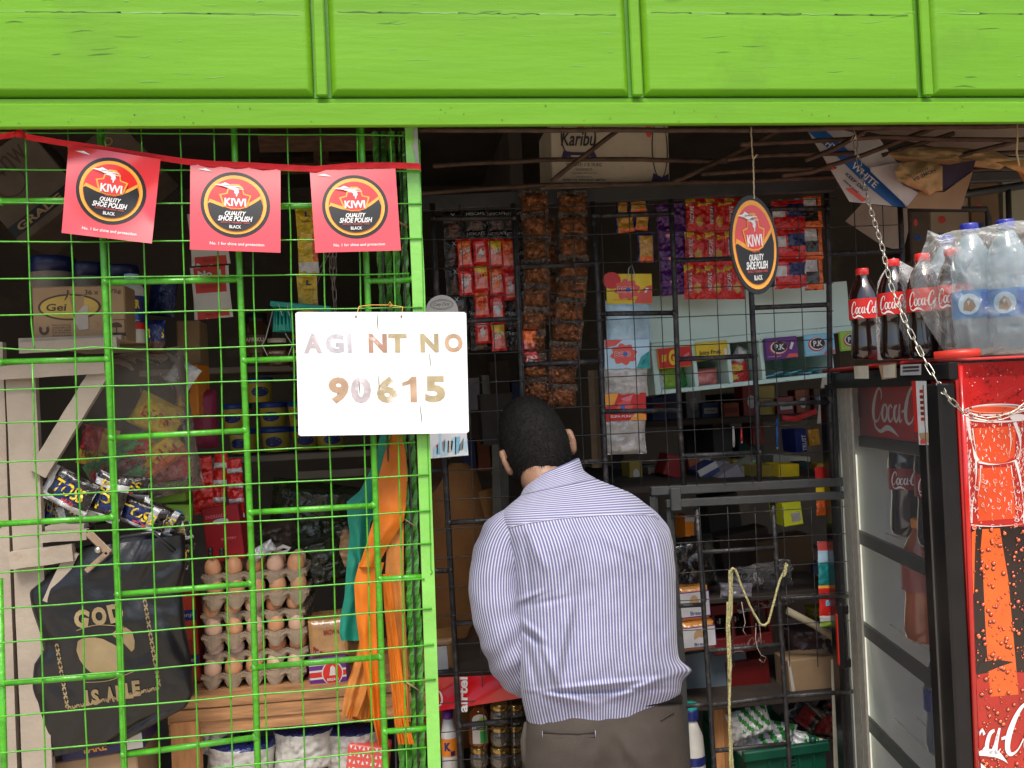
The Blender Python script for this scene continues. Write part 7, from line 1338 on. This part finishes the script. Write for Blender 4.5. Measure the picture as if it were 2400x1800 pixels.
def head(m, mt, c, ax, s=1.0):
    X, Y, Z_ = ax  # Y = where the face looks
    ell3(m, mt, c + Z_ * .02 * s, ax, (.076 * s, .094 * s, .098 * s)); ell3(m, mt, c + Y * .030 * s - Z_ * .055 * s, ax, (.056 * s, .062 * s, .068 * s))
    m.tube(mt, [c + Y * .085 * s + Z_ * .03 * s, c + Y * .108 * s - Z_ * .012 * s, c + Y * .085 * s - Z_ * .022 * s], [.008 * s, .014 * s, .009 * s], 10)
    m.tube(mt, [c + Y * .078 * s + Z_ * .038 * s - X * .04 * s, c + Y * .092 * s + Z_ * .04 * s, c + Y * .078 * s + Z_ * .038 * s + X * .04 * s], [.008 * s] * 3, 8)
    for k in (0, 1): m.tube(mt, [c + Y * .086 * s - Z_ * (.050 + .012 * k) * s - X * .022 * s, c + Y * .094 * s - Z_ * (.050 + .012 * k) * s, c + Y * .086 * s - Z_ * (.050 + .012 * k) * s + X * .022 * s], [.004 * s, .007 * s, .004 * s], 8)
    for sx in (-1, 1):
        e = c + X * sx * .076 * s - Y * .004 * s - Z_ * .008 * s
        m.tube(mt, [e + Z_ * .034 * s - Y * .004 * s, e + Z_ * .026 * s - Y * .018 * s + X * sx * .012 * s, e + Z_ * .004 * s - Y * .020 * s + X * sx * .013 * s, e - Z_ * .020 * s - Y * .008 * s + X * sx * .008 * s, e - Z_ * .030 * s + X * sx * .002 * s], [.007 * s, .009 * s, .008 * s, .009 * s, .006 * s], 10)
def hand(m, mt, wr, d, up, s=1.0, side=1, curl=.5):
    """palm, four unequal bent fingers and a thumb leaving the side of the palm"""
    d = d.normalized(); up = (up - d * up.dot(d)).normalized(); x = d.cross(up) * side
    m.tube(mt, [wr, wr + d * .02 * s, wr + d * .055 * s, wr + d * .088 * s], [(.022 * s, .017 * s), (.030 * s, .015 * s), (.040 * s, .014 * s), (.038 * s, .011 * s)], 14)
    for i, (o_, L_, r_) in enumerate([(-.029, .066, .0078), (-.0095, .076, .0085), (.010, .070, .0082), (.028, .055, .0072)]):
        b = wr + d * .084 * s + x * o_ * s; p1 = b + (d * math.cos(curl * .5) - up * math.sin(curl * .5)) * L_ * .42 * s; p2 = p1 + (d * math.cos(curl * 1.3) - up * math.sin(curl * 1.3)) * L_ * .32 * s; p3 = p2 + (d * math.cos(curl * 1.9) - up * math.sin(curl * 1.9)) * L_ * .26 * s
        m.tube(mt, [b - d * .012 * s, b, p1, p2, p3], [r_ * s * 1.05, r_ * s, r_ * s * .95, r_ * s * .88, r_ * s * .62], 10)
    t0 = wr + d * .028 * s - x * .030 * s; t1 = t0 + (d * .6 - x * .75 - up * .2).normalized() * .034 * s; t2 = t1 + (d * .85 - x * .25 - up * .4).normalized() * .028 * s
    m.tube(mt, [t0 + x * .012 * s, t0, t1, t2], [.013 * s, .012 * s, .0095 * s, .0065 * s], 10)
# ---------------------------------------------------------------- customer
pr = thing('person', 'man in a striped shirt and grey brown trousers leaning at the counter, seen from behind', 'person', V((at(1300, 1600, .16).x, .16, 0)))
HC = at(1160, 972, .33)
hz = V((-.25, .34, .90)).normalized(); hy = V((.05, .95, -.30)); hy = (hy - hz * hy.dot(hz)).normalized(); hx = hy.cross(hz).normalized(); HA = (hx, hy, hz)
m = MB(); head(m, SKIN, HC - hz * .004, HA, 1.02)
m.tube(SKIN, [HC - hz * .05 - hy * .01, at(1172, 1032, .275), at(1205, 1078, .23), at(1250, 1150, .21)], [.060, .056, .050, .06], 20)
m.tube(SKIN, [at(1245, 1110, .23), at(1265, 1180, .21), at(1285, 1320, .20), at(1300, 1450, .20), at(1302, 1560, .20), at(1302, 1650, .20)], [(.05, .04), (.13, .075), (.14, .08), (.13, .075), (.13, .08), (.13, .08)], 24)
Sl = [at(1100, 1150, .20), at(1068, 1260, .17), at(1084, 1385, .15), at(1120, 1452, .20), at(1150, 1462, .38)]
WRL = at(1160, 1440, .50)
m.tube(SKIN, [at(1180, 1150, .21)] + Sl[:4] + [Sl[4], WRL], [.036, .040, .042, .040, .034, .028, .023], 16)
hand(m, SKIN, WRL, V((.25, .9, -.05)), V((0, 0, 1)), 1, 1, .35)
Sr = [at(1395, 1165, .24), at(1420, 1240, .26), at(1410, 1370, .30), at(1380, 1420, .42)]
WRR = at(1340, 1435, .55)
m.tube(SKIN, [at(1330, 1160, .22)] + Sr + [WRR], [.036, .038, .040, .038, .030, .023], 16); hand(m, SKIN, WRR, V((-.5, .8, -.05)), V((0, 0, 1)), 1, -1, .5)
for sx, xf in ((-1, 1215), (1, 1390)):
    hp = at(xf, 1620, .20); m.tube(SKIN, [hp, V((hp.x - .005, .22, .50)), V((hp.x - .01, .20, .12)), V((hp.x - .01, .10, .05)), V((hp.x - .01, .26, .035))][:3], [.085, .055, .040], 16)
body = remeshed(m, 'body', pr, .0055)
# hair cap with a faded nape
m = MB()
def hairf(u, v, off=0):
    th = 2 * math.pi * u; lim = .5 + 0
    x, y = math.cos(th), math.sin(th)
    back = max(0, -y); lo = -1.26 + .80 * max(0, y) + .30 * abs(x) ** 2   # hair reaches low at the back, high at the brow
    z = lo + (1 - lo) * v; rr = math.sqrt(max(0, 1 - z * z)) if z > 0 else math.sqrt(max(0, 1 - (z * .76) ** 2))
    k = 1 + .035 * min(1, v * 5) + .006 * noise.noise(V((x * 22, y * 22, z * 22))) + .016 * noise.noise(V((x * 6, y * 6, z * 6))) + off
    return HC + hz * .02 + hx * x * rr * .0815 * k + hy * y * rr * .1005 * k + hz * z * (.120 if z > 0 else .104) * k
m.grid(HAIR, hairf, 72, 40, True, True)
random.seed(5)
for i in range(6500):
    u, v = random.random(), random.random() ** .8; p = hairf(u, v); n_ = (p - HC).normalized(); t = (V((random.uniform(-1, 1), random.uniform(-1, 1), -1.2)) + n_ * .5).normalized(); L_ = random.uniform(.007, .015) * (.5 if v < .12 else 1); s_ = n_.cross(t).normalized() * .0005
    m.add(HAIR, [p - s_, p + s_, p + (t * .75 + n_ * .45) * L_], [[0, 1, 2]])
m.obj('hair', pr)
ey = MB()
for sx in (-1, 1): ell3(ey, 'white', HC + hy * .085 + hz * .012 + hx * .030 * sx, HA, (.012, .008, .008), 12, 8); ell3(ey, 'black', HC + hy * .0925 + hz * .012 + hx * .030 * sx, HA, (.005, .003, .005), 8, 6)
ey.obj('eyes', pr)
# shirt: body loft in picture rows (y, left x, right x, depth of axis, half thickness, tilt)
rows_ = [(1572, 1150, 1452, .165, .105, -22), (1540, 1140, 1462, .165, .112, -20), (1500, 1129, 1472, .16, .122, -16), (1455, 1122, 1468, .155, .128, -12), (1400, 1118, 1463, .155, .125, -9), (1340, 1115, 1461, .165, .128, -6), (1280, 1110, 1460, .18, .135, -4), (1220, 1103, 1457, .19, .14, -2), (1170, 1090, 1448, .20, .135, -4),
         (1135, 1080, 1428, .21, .125, -6), (1105, 1080, 1402, .22, .112, -8), (1080, 1100, 1366, .235, .098, -12), (1062, 1118, 1318, .245, .085, -15), (1048, 1130, 1276, .255, .074, -18), (1036, 1140, 1256, .262, .066, -17), (1025, 1149, 1250, .268, .062, -19), (1014, 1158, 1245, .275, .058, -21)]
def rowat(t):
    x = t * (len(rows_) - 1); i = min(len(rows_) - 2, int(x)); f_ = x - i; P = [rows_[max(0, i - 1)], rows_[i], rows_[i + 1], rows_[min(len(rows_) - 1, i + 2)]]
    return [.5 * (2 * P[1][d] + (P[2][d] - P[0][d]) * f_ + (2 * P[0][d] - 5 * P[1][d] + 4 * P[2][d] - P[3][d]) * f_ ** 2 + (3 * P[1][d] - P[0][d] - 3 * P[2][d] + P[3][d]) * f_ ** 3) for d in range(6)]
def fold(x, y, cx_, cy_, dx, dy, wid, ln, amp):
    """ridge along direction (dx, dy) through (cx, cy) in picture px"""
    l = math.hypot(dx, dy); dx /= l; dy /= l; a = (x - cx_) * dx + (y - cy_) * dy; b = -(x - cx_) * dy + (y - cy_) * dx; return 1.45 * amp * math.exp(-(b / wid) ** 2) * math.exp(-(a / ln) ** 2)
FOLDS = [(1190, 1440, 30, 60, 9, 60, .010), (1165, 1400, 20, 50, 7, 50, -.008), (1215, 1380, -14, 60, 10, 80, .008), (1232, 1400, -12, 70, 7, 70, -.008), (1150, 1360, 26, 22, 6, 32, .008), (1145, 1375, 30, 22, 5, 30, -.008), (1400, 1400, 22, 60, 11, 80, .009), (1380, 1330, 10, 60, 12, 80, -.005), (1425, 1380, 20, 60, 7, 60, -.008), (1430, 1240, 10, 60, 8, 80, .006), (1415, 1200, 16, 60, 6, 60, -.006),
         (1300, 1478, 60, -6, 6, 90, .007), (1290, 1493, 60, -2, 5, 110, -.007), (1210, 1505, 40, 8, 6, 50, .008), (1380, 1485, 50, -20, 7, 60, .007), (1150, 1440, 10, 40, 8, 40, -.010), (1140, 1240, 6, 60, 7, 70, -.006), (1160, 1190, 24, 50, 9, 50, .006), (1320, 1250, 4, 80, 26, 120, .004), (1250, 1300, -4, 80, 24, 130, -.004), (1340, 1180, 40, 26, 12, 60, .004), (1140, 1290, -30, 12, 5, 30, .007), (1180, 1300, 40, -8, 6, 50, -.003)]
def torso(u, v, raw=False):
    y, l, r, Yc, b, tl = rowat(v); th = 2 * math.pi * u - math.pi / 2   # u=0 at the spine
    c_, s_ = math.cos(th), math.sin(th); e = 2.5; k = (abs(c_) ** e + abs(s_) ** e) ** (-1 / e)
    cx_ = (l + r) / 2; X = cx_ + (r - l) / 2 * c_ * k; yy = y + tl * (c_ * k) * (1 if v < .55 else 1)
    if v < .1: yy += {True: 1}.get(True) * (1 - v / .1) * (14 * math.exp(-((X - 1150) / 26) ** 2) - 12 * math.exp(-((X - 1190) / 30) ** 2) - 18 * max(0, (X - 1330) / 130) ** 1.5)
    d = 0
    if s_ < .45:
        for q in FOLDS: d += fold(X, yy, *q)
        d += .004 * noise.noise(V((X * .02, yy * .012, 3))) + .0025 * noise.noise(V((X * .05, yy * .03, 8)))
        d -= .010 * math.exp(-((X - 1285) / 40) ** 2) * math.exp(-((yy - 1250) / 160) ** 2)   # hollow of the spine
        d += .008 * math.exp(-((X - 1190) / 50) ** 2) * math.exp(-((yy - 1190) / 60) ** 2) + .008 * math.exp(-((X - 1375) / 45) ** 2) * math.exp(-((yy - 1180) / 60) ** 2)
    if X > 1440: d += 0
    fl_ = 25 * math.exp(-((yy - 1448) / 16) ** 2) * max(0, c_) ** 8
    p = at(X + fl_, yy, Yc + b * s_ * k - d * max(.2, min(1, .6 - s_)))
    return p
YOKE = .60   # seam position in v near the spine
def seamv(u):
    a = (u if u < .5 else u - 1) * 4; a = max(-1.4, min(1.4, a)); return .60 + .025 * a - .055 * a * a
def tuv(u, v):
    a = (u if u < .5 else u - 1); y, l, r, Yc, b, tl = rowat(min(1, v)); return (a * .98 * (1 + .0 * v), v)
def tor_mesh(v0f, v1f, nu, nv, stripe):
    m = MB(); m.grid(SHI, lambda u, v: torso(u, v0f(u) + (v1f(u) - v0f(u)) * v), nu, nv, True, False, uv=lambda u, v: stripe(u, v0f(u) + (v1f(u) - v0f(u)) * v)); return m
# lengthwise stripes below the yoke, crosswise stripes on yoke and collar
rowlen = []
acc = 0; prev = None
for i in range(101):
    p = torso(0, i / 100)
    if prev is not None: acc += (p - prev).length
    rowlen.append(acc); prev = p
def arcv(v): x = max(0, min(1, v)) * 100; i = min(99, int(x)); return rowlen[i] + (rowlen[i + 1] - rowlen[i]) * (x - i)
def halfw(v): y, l, r, Yc, b, tl = rowat(v); return (r - l) / 2 * .00106
def lowstripe(u, v):
    a = (u if u < .5 else u - 1) * 4; hw = .185; th = a * math.pi / 2
    X = math.sin(max(-math.pi / 2, min(math.pi / 2, th))) * hw if abs(a) <= 1 else (1 if a > 0 else -1) * (hw + (abs(a) - 1) * .2)
    return (X + .0015 * math.sin(v * 40) * 0, 0)
tm_ = tor_mesh(lambda u: 0.0, seamv, 200, 170, lowstripe)
tm_.grid(SHI, lambda u, v: torso(u, seamv(u) + (1 - seamv(u)) * v) + (torso(u, seamv(u)) - V((torso(0, .3).x, .2, torso(u, seamv(u)).z))).normalized() * .0012, 160, 60, True, False, uv=lambda u, v: (arcv(seamv(u) + (1 - seamv(u)) * v), 0))
tm_.obj('shirt_body', pr)
# seam stitch
m = MB().tube('pale_thread' if 'pale_thread' in MATS else mat('pale_thread', (.42, .41, .52), .8), [torso(u / 60 if u >= 0 else 1 + u / 60, seamv(u / 60 if u >= 0 else 1 + u / 60)) + V((0, -.0015, 0)) for u in range(-14, 15)], .0011, 5); m.obj('yoke_seam', pr)
# folded collar band
m = MB()
def col_(u, v):
    y = 1052 - 52 * v if v < .8 else 1010; vv = .80 + .20 * v
    p = torso(u, min(1, vv)); c0 = at(1195, 1030 - 20 * v, .265); n_ = (p - c0); n_.z = 0; n_ = n_.normalized(); q = p + n_ * (.0035 + .003 * min(1, v * 4) + .0008 * math.sin(u * 30)); q.z += .004 * v; return q
m.grid(SHI, lambda u, v: col_((u - .5) * .76 % 1, v), 80, 16, True, False, uv=lambda u, v: (arcv(.765 + .24 * v) + .002, 0)); m.grid(SHI, lambda u, v: col_((.5 - u) * .76 % 1, v) - V((0, 0, .001)) + (HC - col_((.5 - u) * .76 % 1, v)).normalized() * .004, 40, 4, True, uv=lambda u, v: (arcv(.765 + .24 * v), 0)); m.obj('collar', pr)
# sleeves
def sleeve(P, R, wr_seed, front=1):
    m = MB(); pts = []; n = 56
    Q = [P[0] + (P[0] - P[1])] + P + [P[-1] * 2 - P[-2]]
    def cr(t):
        x = t * (len(P) - 1); i = min(len(P) - 2, int(x)); f_ = x - i; a, b, c, d = Q[i], Q[i + 1], Q[i + 2], Q[i + 3]; rr = R[i] + (R[i + 1] - R[i]) * f_
        return .5 * (2 * b + (c - a) * f_ + (2 * a - 5 * b + 4 * c - d) * f_ ** 2 + (3 * b - a - 3 * c + d) * f_ ** 3), rr
    C_ = [cr(i / n) for i in range(n + 1)]; fr0 = V((1, 0, 0)); F = []
    for i in range(n + 1):
        t = (C_[min(n, i + 1)][0] - C_[max(0, i - 1)][0]).normalized(); fr0 = (fr0 - t * fr0.dot(t)).normalized(); F.append((fr0.copy(), t.cross(fr0)))
    def S(u, v):
        i = min(n - 1, int(v * n)); f_ = v * n - i; c = C_[i][0].lerp(C_[i + 1][0], f_); r = C_[i][1] + (C_[i + 1][1] - C_[i][1]) * f_; A = F[i][0].lerp(F[i + 1][0], f_); B = F[i][1].lerp(F[i + 1][1], f_); th = 2 * math.pi * u
        d = A * math.cos(th) + B * math.sin(th); w_ = .0045 * noise.noise(V((d.x * 2, d.z * 2, v * 14 + wr_seed))) + .0055 * math.exp(-((v - .66) / .16) ** 2) * math.sin(v * 70 + math.cos(th) * 2.5 + wr_seed) * (.4 + .6 * max(0, math.cos(th))) + .003 * math.sin(v * 120 + th * 2) * (v > .8)
        return c + d * (r + w_)
    m.grid(SHI, S, 60, 110, True, False, uv=lambda u, v: (u * .36, 0)); return m
sleeve([at(1140, 1128, .21), at(1090, 1160, .19), at(1070, 1225, .172), at(1069, 1300, .155), at(1086, 1380, .15), at(1112, 1444, .18), at(1136, 1466, .26), at(1152, 1462, .38)], [.046, .056, .0585, .057, .0545, .048, .042, .034], 1).obj('sleeve', pr)
sleeve([at(1352, 1108, .235), at(1396, 1160, .235), at(1408, 1250, .26), at(1404, 1340, .30), at(1385, 1410, .40), at(1352, 1430, .50)], [.046, .058, .058, .054, .044, .034], 6).obj('sleeve', pr)
# trousers
tr_rows = [(1488, 1146, 1462, .18, .108), (1530, 1138, 1474, .18, .118), (1580, 1130, 1480, .18, .128), (1640, 1128, 1488, .18, .132), (1700, 1130, 1494, .18, .13), (1760, 1134, 1492, .18, .125)]
def trs(u, v):
    y = tr_rows[0][0] + (tr_rows[-1][0] - tr_rows[0][0]) * v; T = lambda i: lerpt([(r[0], r[i]) for r in tr_rows], y); l, r, Yc, b = T(1), T(2), T(3), T(4); th = 2 * math.pi * u - math.pi / 2; c_, s_ = math.cos(th), math.sin(th); e = 2.6; k = (abs(c_) ** e + abs(s_) ** e) ** (-1 / e)
    X = (l + r) / 2 + (r - l) / 2 * c_ * k; yy = y - 14 * c_ * k
    d = -.016 * math.exp(-((X - 1322) / 12) ** 2) * max(0, min(1, (yy - 1590) / 120)) + .012 * math.exp(-((X - 1250) / 50) ** 2) * math.exp(-((yy - 1640) / 70) ** 2) + .012 * math.exp(-((X - 1395) / 48) ** 2) * math.exp(-((yy - 1640) / 70) ** 2)
    d += fold(X, yy, 1375, 1640, 30, 40, 9, 60, .006) + fold(X, yy, 1350, 1650, 20, 50, 7, 50, -.006) + fold(X, yy, 1285, 1650, -8, 50, 7, 50, .005) + fold(X, yy, 1420, 1610, 20, 50, 10, 50, .004) + .002 * noise.noise(V((X * .03, yy * .03, 5)))
    return at(X, yy, Yc + b * s_ * k - (d if s_ < .3 else 0))
m = MB().grid(TRO, trs, 110, 50, True, True)
for sx, xf in ((-1, 1222), (1, 1402)):
    hp = at(xf, 1740, .19); m.tube(TRO, [V((hp.x, .19, hp.z + .07)), V((hp.x - .004 * sx, .20, hp.z - .1)), V((hp.x - .01 * sx, .22, .45)), V((hp.x - .01 * sx, .21, .10)), V((hp.x - .01 * sx, .20, .05))], [.098, .092, .075, .066, .068], 24)
m.tube(TRO, [at(1136, 1560, .14), at(1131, 1600, .13), at(1134, 1640, .13), at(1140, 1670, .14)], [.004, .008, .008, .003], 10)
m.obj('trousers', pr)
m = MB(); tf = lambda x, y, h=0: at(x, -y, lerpt([(1138, .10), (1180, .066), (1322, .060), (1420, .064), (1478, .10)], x) - .004 - h)
def surf(x, y):
    best = min(((abs(trs(i / 160, j / 60).x - at(x, y, .06).x) + abs(trs(i / 160, j / 60).z - at(x, y, .06).z)), trs(i / 160, j / 60)) for i in list(range(0, 34)) + list(range(126, 160)) for j in range(60)); return best[1]
PK_ = mat('pocket_dark', (.045, .035, .028), .9); k = .001
P = [surf(x, y) + V((0, -.0022, 0)) for x, y in ((1176, 1587), (1210, 1584), (1250, 1580), (1284, 1577))]; m.tube(PK_, P, [(.0022, .0030)] * 4, 6).tube(PK_, [q + V((0, 0, -.011)) for q in P], [(.0016, .0016)] * 4, 6)
m.tube('pale_thread', [P[0] + V((-.001, -.001, .002)), P[0] + V((-.001, -.001, -.012))], .0007, 5).tube('pale_thread', [P[-1] + V((.001, -.001, .003)), P[-1] + V((.001, -.001, -.013))], .0007, 5)
P = [surf(x, y) + V((0, -.0022, 0)) for x, y in ((1432, 1560), (1450, 1556), (1466, 1552))]; m.tube(PK_, P, [(.0016, .002)] * 3, 6); m.obj('pocket', pr)
m = MB().tube(mat('dark_belt', (.012, .010, .010), .4), [trs(i / 40, .13) + V((0, -.002, 0)) for i in range(-9, 10)], [(.003, .011)] * 19, 6); m.obj('belt', pr)
for sx, xf in ((-1, 1222), (1, 1402)):
    hp = at(xf, 1740, .19); x = hp.x - .01 * sx; MB().tube(mat('black_shoe', (.015, .013, .012), .3, coat=.4), [V((x, .14, .045)), V((x, .19, .05)), V((x, .27, .05)), V((x, .36, .038)), V((x, .41, .03))], [(.034, .035), (.040, .045), (.044, .042), (.046, .032), (.03, .02)], 16).obj('shoe', pr)
# ---------------------------------------------------------------- shopkeeper
sk = thing('person', 'dim shopkeeper in an ochre top standing behind the grille beside the green post', 'person', V((at(980, 1300, .95).x, 1.0, 0.12)))
OC = mat('ochre_cloth', (.30, .13, .035), .85, var=.12, vs=10, bump=.2, bs=60)
k = px(980, 1100, .95); c0 = at(925, 968, .95); hzz = V((-.12, -.15, 1)).normalized(); hyy = V((-.75, -.6, -.2)); hyy = (hyy - hzz * hyy.dot(hzz)).normalized(); hxx = hyy.cross(hzz)
m = MB(); head(m, SKD, c0, (hxx, hyy, hzz), 1.0); m.tube(SKD, [c0 - hzz * .05, at(942, 1050, .97), at(958, 1100, 1.0)], [.056, .055, .07], 16); m.tube(SKD, [at(965, 1100, 1.0), at(975, 1250, 1.0), at(978, 1450, 1.0), at(978, 1700, 1.0)], [(.14, .09), (.15, .09), (.14, .09), (.14, .09)], 20)
for a, b, c, s_ in (((1040, 1110), (1062, 1290), (1020, 1400), 1), ((890, 1120), (880, 1290), (930, 1400), -1)):
    w_ = at(*c, .82); m.tube(SKD, [at(a[0], a[1], 1.0), at(b[0], b[1], 1.0), w_], [.048, .042, .026], 12); hand(m, SKD, w_, V((-.3 * s_, -.8, -.3)), V((0, 0, 1)), 1, s_, .6)
base = V((at(978, 1600, 1.0).x, 1.0, .12))
for sx in (-1, 1): m.tube(SKD, [at(978, 1690, 1.0) + V((.07 * sx, 0, 0)), base + V((.08 * sx, 0, .35)), base + V((.08 * sx, 0, .02)), base + V((.08 * sx, -.16, 0))], [.08, .055, .04, .03], 12)
remeshed(m, 'body', sk, .009)
def otop(u, v):
    R_ = [(1000, 968, 1008, .05), (1018, 946, 1030, .075), (1060, 922, 1042, .09), (1120, 908, 1058, .11), (1250, 900, 1068, .12), (1420, 902, 1064, .12), (1700, 896, 1072, .13)]
    y = 1000 + 700 * (1 - v); T = lambda i: lerpt([(r[0], r[i]) for r in R_], y); l, r, b = T(1), T(2), T(3); th = 2 * math.pi * u; return at((l + r) / 2 + (r - l) / 2 * math.cos(th), y, .98 + b * math.sin(th) + .008 * noise.noise(V((u * 9, v * 6, 2))))
MB().grid(OC, otop, 48, 40, True, True).tube(OC, [at(1030, 1060, .98), at(1052, 1180, .98), at(1062, 1290, .97), at(1045, 1345, .92)], [.05, .06, .056, .05], 16).obj('tunic', sk)
m = MB(); m.grid(HAIR, lambda u, v: c0 + hzz * .02 + (hxx * math.cos(6.283 * u) * .080 + hyy * math.sin(6.283 * u) * .099) * math.cos(-.5 * (math.sin(6.283 * u) < .2) + v * (1.57 + .5 * (math.sin(6.283 * u) < .2)) ) + hzz * .103 * math.sin(-.5 * (math.sin(6.283 * u) < .2) + v * (1.57 + .5 * (math.sin(6.283 * u) < .2))), 36, 14, True, True); m.obj('hair', sk)
base2 = MB().tube(mat('dark_skirt', (.04, .03, .03), .9), [at(978, 1690, 1.0), base + V((0, 0, .5)), base + V((0, 0, .12))], [(.15, .12), (.17, .13), (.19, .14)], 24); base2.obj('skirt', sk)
